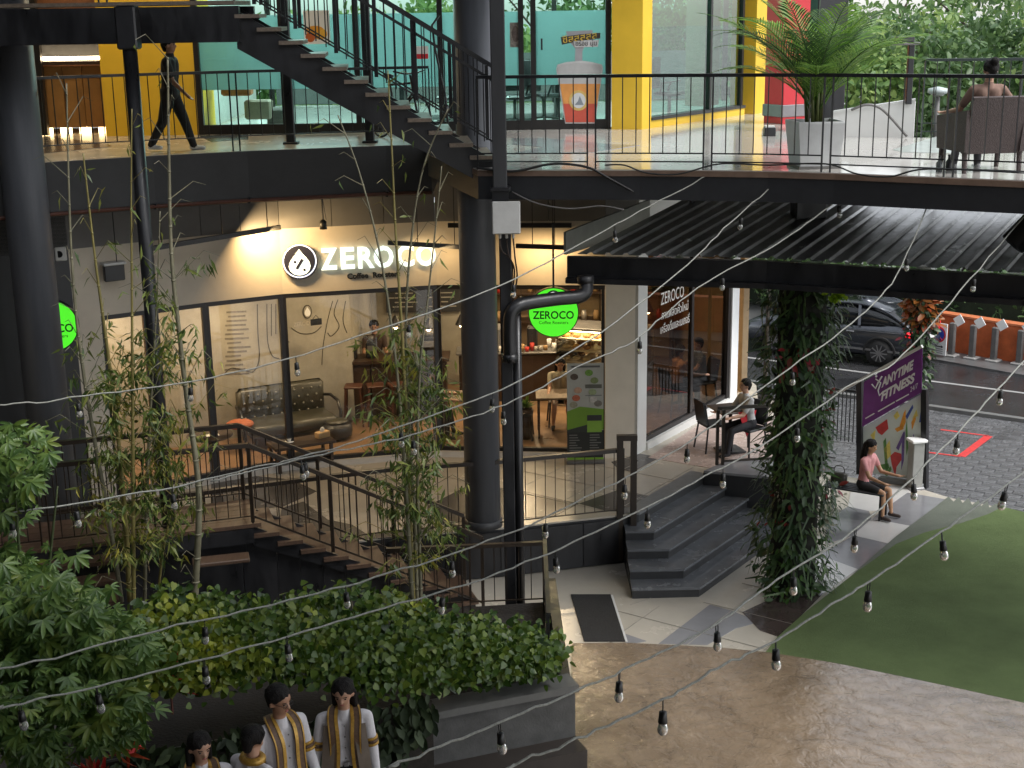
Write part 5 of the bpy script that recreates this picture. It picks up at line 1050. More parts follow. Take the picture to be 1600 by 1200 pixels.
part(MB().cham((.5, 0, .46), (2.3, .55, .92), .02), 'base', M_wood, cab); part(MB().cham((.5, 0, .945), (2.4, .62, .04), .01), 'top', M_boll, cab); part(MB().cham((.1, 0, 1.2), (.62, .42, .46), .04), 'espresso_machine', M_rim, cab); part(MB().cham((.75, .05, 1.18), (.2, .26, .44), .03), 'grinder', M_black, cab)
random.seed(9)
for k in range(26):
    hgt = random.uniform(.08, .2); part(MB().lathe([(.035, 0), (.045, hgt), (.04, hgt)], n=10), 'cup', random.choice((M_refl, jar_m[0], jar_m[1], jar_m[2])), cab, True, loc=(-.55 + .085 * k + random.uniform(-.02, .02), random.uniform(-.24, -.12) if 6 < k < 18 else random.uniform(-.22, .2), .965))
t = thing('wall_menu', 'dark wall menu with pale text lines behind the counter', 'sign', (-1.7, 27.2, 2.6)); MB().box((-1.7, 27.2, 2.65), (1.5, .04, .75)).build('board', M_char, t)
for k in range(7):
    for u in (0, 1): MB().box((-2.1 + u * .75 + random.uniform(-.04, .04), 27.17, 2.93 - k * .09), (random.uniform(.3, .55), .006, .022)).build('text_line', mat('chalk', (.45, .43, .38), .8), t)
# white paper cups stack and small plant by the glass
q = P(820, 620, zi + .75); t = thing('window_plant', 'small leafy pot plant inside the glass right of the black post', 'plant', (q.x, q.y, zi)); part(MB().lathe([(.1, 0), (.13, .55), (.11, .55)], n=14), 'pot', M_wood, t, True)
mb = MB()
for k in range(60):
    a = random.random() * 6.28; e = random.uniform(.2, 1.4); L = random.uniform(.1, .24); d_ = Vector((math.cos(a) * math.cos(e), math.sin(a) * math.cos(e), math.sin(e))); s_ = Vector((-math.sin(a), math.cos(a), 0)) * .03; p = V(0, 0, .55); mb.add([p, p + d_ * L * .6 + s_, p + d_ * L, p + d_ * L * .6 - s_], [(0, 1, 2, 3)])
part(mb, 'leaves', leafmat('pot plant green', (.10, .18, .03), .3), t)
def cafe_set(x, y, lab1, zt=.72):
    t = thing('cafe_table', lab1, 'table', (x, y, zi)); part(MB().cham((0, 0, zt), (.62, .62, .035), .01), 'top', M_tread, t)
    for sx in (-.26, .26):
        for sy in (-.26, .26): part(MB().bar((sx, sy, 0), (sx, sy, zt - .02), .035), 'leg', M_wood, t)
cafe_set(.72, 23.75, 'small square wooden table with a seated customer behind the glass'); cafe_set(-.95, 23.75, 'small square wooden table half hidden behind the round column')
cafe_chair('cafe_chair', 'black cafe chair inside the glass just right of the black post', (.15, 23.55, zi), 1.5, M_black)
cafe_chair('cafe_chair', 'dark cafe chair under the customer at the wooden table', (.85, 24.35, zi), 0, M_wood)
cafe_chair('cafe_chair', 'red brown cafe chair just left of the round column', (-1.55, 23.6, zi), 1.57, mat('red brown wood', (.14, .045, .025), .45))
# roll up menu banner outside the glass
ba, bb = P(886, 716, Z1 + .004), P(943, 716, Z1 + .004); bY = 22.12
mbn = thing('menu_banner', 'roll up menu banner in green, black and white before the shop glass', 'banner', V((ba.x + bb.x) / 2, bY, Z1))
bx0, bx1 = PY(886, 640, bY).x, PY(943, 640, bY).x; bh = 1.62
def bpan(u0, u1, v0, v1, nm, c, o=0, poly=None, par=mbn):
    pts = poly or [(u0, v0), (u1, v0), (u1, v1), (u0, v1)]
    return MB().slab([V(bx0 + (bx1 - bx0) * u, bY - o, Z1 + .08 + bh * v) for u, v in pts], (0, -.003, 0)).build(nm, mat('banner print %d %d %d' % tuple(int(k * 255) for k in c), c, .5, var=.05), par)
bpan(0, 1, 0, 1, 'sheet', (.42, .42, .38)); bpan(0, 1, .0, .30, 'black_panel', (.02, .022, .02), .004); bpan(0, 0, 0, 0, 'green_panel', (.16, .30, .03), .004, [(0, .305), (1, .305), (1, .52), (.35, .55), (0, .5)])
bpan(.55, .95, .28, .40, 'green_label', (.22, .40, .05), .008); bpan(.55, .95, .40, .46, 'black_label', (.03, .03, .03), .008); bpan(0, 1, -.02, .012, 'foot_strip', (.22, .42, .04), .006)
bpan(0, 0, 0, 0, 'grey_wedge', (.03, .035, .03), .0085, [(0, .305), (.55, .36), (.55, .28), (0, .28)])
random.seed(3)
for k in range(8):
    for u0 in (.06, .62): bpan(u0, u0 + random.uniform(.18, .34), .245 - k * .027, .255 - k * .027, 'text_line', (.16, .16, .15), .008)
for u, v, c in ((.25, .64, (.45, .12, .06)), (.3, .72, (.5, .3, .2)), (.7, .7, (.30, .36, .2)), (.75, .82, (.2, .25, .1)), (.2, .86, (.1, .07, .05)), (.72, .62, (.55, .52, .48)), (.18, .57, (.3, .28, .2)), (.6, .9, (.15, .3, .05)), (.85, .58, (.2, .18, .15))):
    MB().slab([V(bx0 + (bx1 - bx0) * (u + .11 * math.cos(a)), bY - .008, Z1 + .08 + bh * (v + .033 * math.sin(a))) for a in [2 * math.pi * j / 14 for j in range(14)]], (0, -.002, 0)).build('food_picture', mat('banner print %d %d %d' % tuple(int(k * 255) for k in c), c, .5, var=.3, vscale=30), mbn)
bpan(.5, .95, .74, .78, 'text_line', (.12, .12, .1), .008); bpan(.12, .9, .955, .975, 'text_line', (.1, .1, .1), .008); bpan(.5, .95, .66, .67, 'text_line', (.2, .2, .2), .008)
MB().cham(V((bx0 + bx1) / 2, bY, Z1 + .035), (bx1 - bx0 + .04, .16, .06), .012).build('base', M_boll, mbn); MB().box(V((bx0 + bx1) / 2, bY + .02, Z1 + .85), (.03, .02, 1.65)).build('pole', M_boll, mbn)

# ================================================================== terrace table, chairs; board, bench
tq = P(1140, 705, Z1); M_red = mat('red cloth', (.5, .02, .03), .8, var=.12)
t = thing('terrace_table', 'small terrace table hung with a red cloth corner beside the side window', 'table', (tq.x, tq.y, Z1 + .006), rz=.3)
part(MB().cham((0, 0, .74), (.6, .6, .03), .01), 'top', M_wood, t); part(MB().tube([(0, 0, .03), (0, 0, .73)], .03, 10), 'stem', M_black, t, True); part(MB().cham((0, 0, .02), (.42, .42, .035), .01), 'foot', M_black, t)
part(MB().slab([(-.02, -.33, .762), (.32, -.31, .762), (.24, -.335, .5), (.14, -.34, .33)], (0, .01, 0)), 'red_cloth', M_red, t)
q = P(1120, 706, Z1); cafe_chair('terrace_chair', 'black metal terrace chair in front of the side window', (q.x - .05, q.y + .15, Z1 + .006), 1.9, M_black, 'terrace chairs')
q = P(1168, 716, Z1); cafe_chair('terrace_chair', 'black metal terrace chair under the seated person by the vines', (q.x + .05, q.y + .25, Z1 + .006), -.9, M_black, 'terrace chairs')
t = thing('terrace_end_rail', 'black double upright rail at the end of the terrace near the vines', 'railing', P(1122, 724, Z1 + .09))
for x in (1120, 1129): p = P(x, 726, Z1 + .09); MB().bar(p, p + V(0, 0, .92), .05).build('upright', M_rail, t)
p = P(1129, 721, Z1 + .1); MB().bar(p, p + V(1.0, .15, 0), .04).build('lower_rail', M_rail, t); MB().bar(p + V(-.1, 0, .9), p + V(1.0, .15, .9), .05).build('top_rail', M_rail, t)
# floral board with a purple banner
ra_, rb_ = P(1335, 738, 0), P(1441, 761, 0)
def fb(x, y, o=0): 
    n_ = nrm(ra_, rb_); return PW(x, y, ra_ + n_ * o, rb_ + n_ * o)
fbn = nrm(ra_, rb_); fbd = (rb_ - ra_).normalized()
fbt = thing('floral_board', 'white board painted with red and orange flowers between black posts', 'board', rb_)
def fpoly(pts, nm, m, par, o, th=.02): return MB().slab([fb(x, y, o) for x, y in pts], -fbn * th).build(nm, m, par)
fpoly([(1346, 669), (1441, 615), (1441, 752), (1346, 737)][::-1], 'panel', mat('mint white board', (.62, .68, .64), .5, var=.05), fbt, 0, .04)
for x, y0, y1 in ((1445, 608, 762), (1344, 595, 741)): a, b = fb(x, y1, .01), fb(x, y0, .01); MB().bar(V(a.x, a.y, 0), b, .10, .10, up=fbd).build('post', M_black, fbt)
fpoly([(1372, 746), (1441, 757), (1441, 764), (1372, 753)][::-1], 'plinth', mat('grey plinth', (.25, .26, .26), .5), fbt, .12, .15)
inks = {'red': (.55, .05, .05), 'orange': (.75, .32, .04), 'blue': (.06, .10, .35), 'purple': (.16, .10, .32), 'green': (.12, .28, .08), 'yellow': (.75, .62, .15)}
def petal(pts, c): fpoly(pts[::-1], 'petal', mat('floral ink ' + c, inks[c], .5, var=.2, vscale=14), fbt, .006, .004)
petal([(1368, 668), (1386, 655), (1388, 670), (1378, 680), (1372, 676)], 'red'); petal([(1391, 712), (1398, 706), (1408, 709), (1409, 718), (1402, 728), (1396, 736), (1393, 724)], 'red'); petal([(1396, 736), (1401, 728), (1399, 744)], 'red'); petal([(1421, 716), (1430, 709), (1428, 718)], 'red')
petal([(1352, 700), (1357, 690), (1358, 720), (1353, 735)], 'green'); petal([(1409, 690), (1414, 672), (1412, 720), (1408, 735)], 'purple'); petal([(1415, 672), (1417, 655), (1419, 700), (1416, 712)], 'green'); petal([(1380, 690), (1384, 684), (1388, 740), (1384, 742)], 'green'); petal([(1396, 650), (1402, 642), (1406, 650), (1400, 656)], 'yellow'); petal([(1432, 690), (1437, 684), (1438, 694), (1434, 700)], 'yellow'); petal([(1436, 660), (1439, 640), (1440, 660)], 'blue'); petal([(1405, 668), (1412, 645), (1415, 640), (1415, 660), (1410, 672)], 'orange'); petal([(1398, 670), (1410, 664), (1412, 670), (1402, 675)], 'orange'); petal([(1424, 660), (1430, 648), (1431, 655), (1425, 672)], 'orange'); petal([(1421, 736), (1428, 716), (1428, 726), (1424, 742)], 'orange')
petal([(1415, 650), (1426, 632), (1427, 637), (1417, 656)], 'blue'); petal([(1400, 700), (1412, 674), (1414, 678), (1404, 704)], 'purple'); petal([(1427, 678), (1433, 692), (1430, 704), (1426, 690)], 'purple'); petal([(1421, 750), (1428, 735), (1427, 748)], 'purple')
petal([(1375, 726), (1388, 724), (1390, 732), (1378, 734)], 'green'); petal([(1382, 742), (1392, 728), (1393, 734), (1386, 744)], 'green'); petal([(1382, 700), (1390, 688), (1392, 712), (1384, 720)], 'yellow'); petal([(1425, 655), (1432, 640), (1434, 650)], 'yellow'); petal([(1360, 680), (1368, 672), (1366, 690)], 'yellow')
pbn = thing('purple_banner', 'purple fitness banner with white lettering hung over the floral board', 'banner', fb(1395, 640, .06))
fpoly([(1347, 667), (1440, 613), (1441, 540), (1350, 597)][::-1], 'cloth', mat('purple vinyl', (.16, .035, .21), .35, var=.2, vscale=3, bump=.4, bscale=5), pbn, .06, .008)
MB().bar(fb(1310, 613, .07), fb(1441, 541, .07), .05, .05).build('top_bar', M_plast, pbn)
bdir = (fb(1440, 570, .08) - fb(1352, 622, .08)).normalized(); bup = bdir.cross(-fbn).normalized(); bup = bup if bup.z > 0 else -bup
bright = bdir; 
M_wht = mat('white banner ink', (.75, .73, .76), .5, var=0)
for tx, (x, y), wd_, sz in (('ANYTIME', (1402, 585), .70, .22), ('FITNESS', (1402, 606), .74, .22)):
    place_text('lettering', tx, sz, fb(x, y, .075), bdir, (0, 0, 1), M_wht, pbn, width=wd_, extrude=.001, bold=.010, shear=.15)
place_text('small_lettering', '24/7', .13, fb(1428, 606, .075), bdir, (0, 0, 1), M_wht, pbn, width=.16, extrude=.001)
for a, b in (((1352, 654), (1366, 646)), ((1372, 643), (1398, 628)), ((1400, 627), (1420, 616)), ((1418, 553), (1432, 546))): MB().bar(fb(*a, .074), fb(*b, .074), .004, .02).build('text_line', M_wht, pbn)
for pts in ([(1362, 600), (1368, 607), (1372, 598), (1378, 588)], [(1368, 592), (1376, 598), (1372, 610), (1374, 618), (1380, 612)]): MB().tube([fb(x, y, .072) for x, y in pts], .014, 6).build('runner_mark', M_wht, pbn)
MB().ell(fb(1369, 588, .072), (.022, .01, .022), 10, 6).build('runner_mark', M_wht, pbn)
pq = P(1425, 757, 0); t = thing('white_pedestal', 'slim grey white pedestal in front of the floral board', 'pedestal', (pq.x - .02, pq.y - .2, 0), rz=.2); part(MB().cham((0, 0, .42), (.2, .2, .84), .01), 'body', mat('grey pedestal', (.33, .33, .31), .5), t); part(MB().cham((0, 0, .86), (.28, .26, .05), .01), 'top', M_refl, t); part(MB().cham((0, 0, .02), (.26, .26, .05), .01), 'foot', M_grey_tile, t)
# fence behind the banner
t = thing('street_fence', 'black upright bar fence between the vines and the purple banner', 'fence', P(1315, 690, 0)); fa_, fbq = P(1300, 700, 0) + V(0, .6, 0), P(1346, 712, 0) + V(.1, .8, 0)
for k in range(9): p = lerp(fa_, fbq, k / 8); MB().bar(p, p + V(0, 0, 1.0), .018).build('bar', M_black, t)
MB().bar(fa_ + V(0, 0, 1.0), fbq + V(0, 0, 1.0), .04).build('top_rail', M_black, t)
# bench
bq = P(1328, 812, 0); bn = thing('metal_bench', 'dark metal slat bench beside the planted column', 'bench', (bq.x + .15, bq.y + .28, 0), rz=-.55)
for k in range(5): part(MB().box((0, -.16 + k * .08, .44), (1.0, .06, .025)), 'slat', M_char, bn)
for x in (-.45, .45):
    for y in (-.17, .17): part(MB().bar((x, y, 0), (x, y, .43), .03), 'leg', M_black, bn)
    part(MB().bar((x, -.17, .41), (x, .17, .41), .03), 'cross_bar', M_black, bn)
# doormat
mt = MB().prism([(p.x, p.y) for p in [P(x, y, 0) for x, y in ((913, 1003), (977, 1003), (954, 930), (892, 930))]], .004, .016).build('doormat', mat('charcoal mat', (.018, .017, .016), .9, var=.2, vscale=20, bump=.5, bscale=200), None, label='charcoal rectangular mat on the pale tiles at the foot of the steps', cat='mat')
MB().bar(P(979, 1003, .01), P(956, 930, .01), .03, .012).build('edge_strip', M_plast, mt)
# ================================================================== plants
def scatter_mesh(name, tv, tf, pos, dr, nm, sc, m):
    tv = np.array(tv, float); n = len(pos); k = len(tv)
    dr = dr / np.maximum(1e-9, np.linalg.norm(dr, axis=1, keepdims=True)); y = np.cross(nm, dr); y /= np.maximum(1e-9, np.linalg.norm(y, axis=1, keepdims=True)); z = np.cross(dr, y)
    sc = np.asarray(sc).reshape(-1, 1, 1) if np.ndim(sc) else sc
    w = (tv[None, :, 0:1] * dr[:, None] + tv[None, :, 1:2] * y[:, None] + tv[None, :, 2:3] * z[:, None]) * sc + pos[:, None]
    vs = w.reshape(-1, 3); fs = []
    me = bpy.data.meshes.new(name); me.vertices.add(len(vs)); me.vertices.foreach_set('co', vs.ravel())
    ls = np.array([len(f) for f in tf]); fl = np.concatenate([np.array(f) for f in tf]); nl = len(fl)
    li = (np.arange(n)[:, None] * k + fl[None]).ravel(); st = np.concatenate([[0], np.cumsum(ls)[:-1]]); ps = (np.arange(n)[:, None] * nl + st[None]).ravel()
    me.loops.add(len(li)); me.loops.foreach_set('vertex_index', li.astype(np.int32)); me.polygons.add(len(ps)); me.polygons.foreach_set('loop_start', ps.astype(np.int32)); me.polygons.foreach_set('loop_total', np.tile(ls, n).astype(np.int32))
    me.materials.append(m); me.update(calc_edges=True); me.validate(); return me
HEART = ([(0, 0, 0), (-.06, .22, .02), (.10, .42, .05), (.38, .40, .03), (.72, .20, .0), (1, 0, -.12), (.72, -.20, 0), (.38, -.40, .03), (.10, -.42, .05), (-.06, -.22, .02), (.5, 0, -.04)], [(0, 1, 2, 3, 10), (3, 4, 5, 10), (10, 5, 6, 7), (10, 7, 8, 9, 0)])
LANCE = ([(0, 0, 0), (.35, .10, .03), (1, 0, -.16), (.35, -.10, .03), (.4, 0, 0)], [(0, 4, 1), (4, 2, 1), (0, 3, 4), (4, 3, 2)])
OVAL = ([(0, 0, 0), (.3, .22, .04), (.7, .2, .0), (1, 0, -.12), (.7, -.2, 0), (.3, -.22, .04), (.5, 0, -.02)], [(0, 6, 2, 1), (6, 3, 2), (0, 5, 4, 6), (6, 4, 3)])
FERN = ([(0, 0, 0), (.25, .05, .02), (1, .02, -.25), (1, -.02, -.25), (.25, -.05, .02)], [(0, 4, 3, 2, 1)])
def rdirs(n, up=0.0): v = RNG.normal(size=(n, 3)); v[:, 2] += up; return v / np.linalg.norm(v, axis=1, keepdims=True)
def nparr(p): return np.array([tuple(q) for q in p])

# ------------------------------------------------------------------ planter wall, soil bed
pw0, pw1 = Vector((.62, 13.62, 0)), Vector((-8.5, 10.2, 0)); pwd = (pw1 - pw0).normalized(); pwn = Vector((pwd.y, -pwd.x, 0)); pwn = pwn if pwn.y < 0 else -pwn
pl_ = thing('planter_wall', 'low grey concrete planter wall in front of the hedge', 'planter', (.62, 13.6, 0))
MB().slab([pw0 + V(0, 0, .0), pw1, pw1 + V(0, 0, .98), pw0 + V(0, 0, .98)], -pwn * .22).build('wall', M_conc, pl_)
MB().slab([pw0 + pwn * .03 + V(.03, 0, .98), pw1 + pwn * .03 + V(0, 0, .98), pw1 + pwn * .03 + V(0, 0, 1.06), pw0 + pwn * .03 + V(.03, 0, 1.06)], -pwn * .30).build('coping', mat('planter coping', (.105, .105, .10), .5, var=.15), pl_)
MB().slab([pw0 + pwn * .32, pw1 + pwn * .32, pw1 + pwn * .32 + V(0, 0, .45), pw0 + pwn * .32 + V(0, 0, .45)], -pwn * .319).build('plinth', mat('dark plinth', (.03, .024, .02), .5, var=.2), pl_)
r0 = Vector((.60, 13.75, 0)); r1 = Vector((.52, 16.9, 0))
MB().slab([r0, r1, r1 + V(0, 0, .9), r0 + V(0, 0, .9)], (-.12, 0, 0)).build('side_wall', M_black, pl_)
bedp = [(.45, 13.75), (.42, 16.95), (-.8, 16.8), (-3.3, 16.0), (-8.8, 14.3), (-8.8, 10.5)]
MB().prism(bedp[::-1], -.01, .55).build('soil', mat('dark soil', (.014, .012, .011), .9, var=.3, vscale=12, bump=.6, bscale=30), pl_)
# black sheets standing in for the shadow below the lower stair and landing
sk = thing('stair_shadow_sheets', 'black sheets standing in for the shadow under the lower landing', 'wall', (-4, 17.2, 0))
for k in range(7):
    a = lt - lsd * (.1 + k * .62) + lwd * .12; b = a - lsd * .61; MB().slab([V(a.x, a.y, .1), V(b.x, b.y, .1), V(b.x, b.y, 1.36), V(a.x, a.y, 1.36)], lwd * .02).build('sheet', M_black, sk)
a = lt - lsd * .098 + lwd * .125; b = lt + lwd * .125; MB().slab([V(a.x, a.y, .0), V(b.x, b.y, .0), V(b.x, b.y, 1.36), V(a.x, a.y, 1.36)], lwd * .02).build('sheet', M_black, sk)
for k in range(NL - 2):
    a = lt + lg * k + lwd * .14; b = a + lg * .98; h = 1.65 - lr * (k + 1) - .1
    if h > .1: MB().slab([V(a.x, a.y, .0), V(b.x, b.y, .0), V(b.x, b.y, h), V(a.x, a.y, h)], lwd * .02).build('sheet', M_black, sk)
# small black fence right of the hedge
railing('hedge_fence', 'short black fence panel at the right end of the hedge', [(.36, 14.2, .55), (.38, 16.9, .55)], 1.05, .15, m=M_black, post=1.35, bot=(.3, .12), rw=.05)
railing('hedge_fence', 'low black fence running back from the hedge to the thick black post', [(.36, 16.6, .55), (-1.6, 16.45, .55)], .95, .15, m=M_rail, post=1.0, bot=(.2,), rw=.06)

# ------------------------------------------------------------------ hedge of heart shaped leaves
M_poth = leafmat('pothos leaf', (.075, .130, .018), .35, .5, .4, .03, spots=(.36, .38, .04)); M_poth_d = leafmat('shaded pothos leaf', (.035, .07, .016), .25, .4, .4)  # spots: variegated yellow, also putting a warm glow into the leaf colour
hx = [200, 260, 330, 420, 500, 560, 640, 700, 780, 860]; hyt = [950, 926, 932, 946, 930, 918, 938, 962, 976, 990]; hyb = [1075, 1072, 1070, 1050, 1060, 1078, 1074, 1066, 1058, 1042]
hg = thing('pothos_hedge', 'hedge of glossy heart leaved climber spilling over the planter wall', 'hedge', (-1.5, 14.2, .55))
def hedge_pts(n, bulge=.25, jit=.09):
    u = RNG.uniform(200, 868, n); v = RNG.uniform(0, 1, n); out = []; nrmv = []
    for x, t in zip(u, v):
        yb, yt = np.interp(x, hx, hyb), np.interp(x, hx, hyt); yt += 7 * math.sin(x * .09) + 5 * math.sin(x * .23)
        s = (x - 890) / (570 - 890); Yf = 13.6 + (12.75 - 13.6) * s; Yf = max(Yf, 11.7); 
        Y = Yf + 1.35 * t ** 1.3 - bulge * math.sin(math.pi * t); q = PY(x, yb + (yt - yb) * t, Y); out.append(tuple(q)); nrmv.append((RNG.normal(0, .4), -1.0 + .6 * t, .35 + .9 * t))
    p = np.array(out); p += RNG.normal(0, jit, p.shape) * np.array([1, 1, .6]); return p, np.array(nrmv)
p, nv = hedge_pts(6200); nv += RNG.normal(0, .45, nv.shape); dd = np.column_stack([RNG.normal(0, .7, len(p)), RNG.normal(-.3, .3, len(p)), RNG.normal(-.6, .35, len(p))])
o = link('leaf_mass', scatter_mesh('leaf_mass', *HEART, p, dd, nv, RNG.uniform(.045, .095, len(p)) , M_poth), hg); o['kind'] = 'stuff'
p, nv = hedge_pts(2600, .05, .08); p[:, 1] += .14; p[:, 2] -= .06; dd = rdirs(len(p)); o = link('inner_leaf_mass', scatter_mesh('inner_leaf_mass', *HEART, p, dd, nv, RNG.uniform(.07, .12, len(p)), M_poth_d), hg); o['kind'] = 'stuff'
p, nv = hedge_pts(280, .36, .06); lm = []
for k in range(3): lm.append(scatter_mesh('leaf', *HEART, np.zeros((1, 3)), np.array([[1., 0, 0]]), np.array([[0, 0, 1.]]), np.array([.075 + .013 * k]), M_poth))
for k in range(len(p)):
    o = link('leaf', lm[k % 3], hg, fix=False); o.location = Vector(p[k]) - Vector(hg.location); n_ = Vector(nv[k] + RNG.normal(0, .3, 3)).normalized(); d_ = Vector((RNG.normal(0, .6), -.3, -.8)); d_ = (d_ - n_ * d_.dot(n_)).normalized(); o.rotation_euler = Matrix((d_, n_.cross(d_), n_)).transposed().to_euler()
mb = MB()
for k in range(46):
    x = 215 + k * 14.5; yb, yt = np.interp(x, hx, hyb), np.interp(x, hx, hyt); pts = [PY(x + random.uniform(-6, 6), yb + (yt - yb) * t, 13.7 + 1.2 * t) for t in (.0, .3, .6, .9)]; mb.tube(catmull(pts, 3), .008, 5)
mb.build('stems', mat('vine stem', (.06, .05, .02), .7), hg)['kind'] = 'stuff'
# twigs on the right end
tw = PY(728, 990, 14.3); MB().tube([PY(716, 978, 14.2), PY(728, 997, 14.2), PY(736, 995, 14.2), PY(755, 980, 14.3)], .018, 6).build('forked_twig', mat('grey twig', (.16, .14, .11), .8), hg)
# darker trailing vine on the planter face
dv = thing('trailing_vine', 'dark trailing vine hanging over the planter face behind the students', 'plant', (-2.4, 12.6, 1))
n = 1300; s = RNG.uniform(1.6, 5.6, n); zz = RNG.uniform(.2, 1.25, n) ** 1.0; base = np.array([tuple(pw0 + pwd * float(a) + pwn * (.06 + .16 * random.random())) for a in s]); base[:, 2] = zz + .1
keep = zz > .25 + .6 * np.clip((2.6 - s), 0, 1); base = base[keep]; n = len(base)
o = link('leaf_mass', scatter_mesh('leaf_mass', *OVAL, base, np.column_stack([RNG.normal(0, .5, n), RNG.normal(-.4, .3, n), RNG.normal(-.9, .3, n)]), np.column_stack([RNG.normal(0, .4, n), -np.ones(n), RNG.normal(.4, .4, n)]), RNG.uniform(.10, .2, n), leafmat('dark vine leaf', (.030, .050, .018), .25, .5, .65)), dv); o['kind'] = 'stuff'
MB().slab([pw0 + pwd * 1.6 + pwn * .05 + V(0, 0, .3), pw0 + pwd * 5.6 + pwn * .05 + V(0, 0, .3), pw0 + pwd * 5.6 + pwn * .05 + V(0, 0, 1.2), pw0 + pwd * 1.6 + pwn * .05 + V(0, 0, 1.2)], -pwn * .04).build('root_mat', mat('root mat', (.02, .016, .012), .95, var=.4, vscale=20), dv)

# ------------------------------------------------------------------ bamboo
M_culm = mat('bamboo culm', (.20, .17, .055), .45, var=.3, vscale=4, stretch=(1, 1, .4)); M_culm2 = mat('grey green culm', (.15, .14, .09), .5, var=.3, vscale=4)
M_bleaf = leafmat('bamboo leaf', (.11, .155, .035), .4, .5, .45, .04, spots=(.40, .33, .05)); M_bdry = leafmat('dry bamboo leaf', (.20, .17, .07), .3, .4)  # yellow spots put the warm glow on the lower stems into leaf colour
def bamboo(lab, pts, Y, r, leafz, nleaf, cm, dry=0, spread=.35):
    P3 = catmull([PY(x, y, Y) for x, y in pts], 7); P3 = sorted(P3, key=lambda q: q.z)
    base = P3[0]; t = thing('bamboo', lab, 'bamboo', base, 'bamboo stems growing in the planter bed')
    L = [0]
    for a, b in zip(P3, P3[1:]): L.append(L[-1] + (b - a).length)
    tot = L[-1]; rr = [r * (1 - .75 * l / tot) * (1.0) for l in L]; MB().tube(P3, rr, 9).build('culm', cm, t, True)
    nodes = np.arange(.25, tot, .3); mbn = MB(); br = MB(); tips = []
    def at(s): i = min(len(L) - 2, max(0, int(np.searchsorted(L, s)) - 1)); return lerp(P3[i], P3[i + 1], (s - L[i]) / max(1e-6, L[i + 1] - L[i]))
    for s in nodes:
        q = at(s); k = r * (1 - .75 * s / tot); mbn.tube([q - V(0, 0, .012), q + V(0, 0, .0), q + V(0, 0, .012)], [k * 1.02, k * 1.28, k * 1.02], 9)
        f = s / tot
        m_ = (3 if leafz[0] < f < leafz[1] else 1)
        for j in range(m_):
            a = random.random() * 6.28; ln = random.uniform(.2, .6) * (1.1 if m_ == 3 else .7); d = Vector((math.cos(a), math.sin(a), random.uniform(.5, 1.5))).normalized(); e = q + d * ln; e2 = e + Vector((d.x, d.y, -.3)) * ln * .5
            br.tube([q, q + d * ln * .5, e, e2], [.006, .005, .004, .002], 4, False); tips.append((q, e, e2, m_ == 3))
    mbn.build('node_rings', cm, t, True)['kind'] = 'stuff'; br.build('branches', cm, t)['kind'] = 'stuff'
    dense = [x for x in tips if x[3]] or tips; pos = []
    for k in range(int(nleaf * .95)):
        q, e, e2, dn = random.choice(dense if random.random() < .9 else tips); f = random.random(); pos.append(tuple(lerp(lerp(q, e, .5), e2, f) + Vector((random.gauss(0, .05), random.gauss(0, .05), random.gauss(0, .04)))))
    p = np.array(pos); n = len(p); d = np.column_stack([RNG.normal(0, .6, n), RNG.normal(-.1, .6, n), RNG.normal(-.75, .4, n)])
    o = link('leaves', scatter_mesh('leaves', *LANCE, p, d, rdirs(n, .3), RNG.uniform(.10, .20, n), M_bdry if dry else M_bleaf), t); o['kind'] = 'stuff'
bamboo('slender pale bamboo stem at the far left of the left clump', [(104, 130), (108, 310), (115, 450), (130, 580), (150, 700), (172, 820), (190, 940)], 15.6, .030, (.2, .5), 200, M_culm2)
bamboo('bamboo stem with brown sheaths second from the left', [(130, 240), (140, 330), (152, 430), (167, 540), (182, 660), (195, 800), (203, 940)], 15.7, .034, (.1, .55), 520, M_culm)
bamboo('straight yellow bamboo stem left of the black steel pole', [(206, 170), (205, 300), (206, 450), (207, 600), (208, 760), (209, 950)], 15.5, .026, (.08, .52), 620, M_culm)
bamboo('leafy bamboo stem hugging the black steel pole', [(250, 330), (246, 450), (240, 560), (232, 700), (228, 830), (226, 950)], 15.9, .024, (.1, .7), 620, M_culm2)
bamboo('thick bare bamboo stem right of the black steel pole', [(262, 90), (264, 250), (268, 400), (280, 520), (293, 630), (306, 720), (311, 800), (304, 940)], 15.4, .042, (.42, .62), 150, M_culm2, spread=.2)
bamboo('short leafy bamboo shoot at the left pole foot', [(290, 640), (275, 760), (255, 860), (245, 950)], 15.8, .018, (.2, .95), 360, M_culm)
bamboo('leaning pale bamboo stem at the left of the middle clump', [(528, 180), (560, 265), (588, 370), (606, 470), (622, 600), (634, 760), (644, 940)], 15.8, .028, (.22, .6), 260, M_culm2)
bamboo('upright bamboo stem in the middle clump before the shop name', [(606, 110), (612, 230), (618, 360), (628, 520), (636, 680), (641, 820), (646, 950)], 15.9, .030, (.08, .46), 520, M_culm)
bamboo('curved bamboo stem crossing the last letters of the shop name', [(700, 170), (662, 260), (642, 380), (634, 520), (640, 680), (648, 820), (652, 950)], 16.0, .028, (.1, .5), 420, M_culm2)
bamboo('rightmost bamboo stem of the middle clump', [(690, 260), (680, 360), (668, 470), (656, 580), (652, 720), (655, 850), (658, 950)], 15.8, .024, (.05, .56), 560, M_culm2)

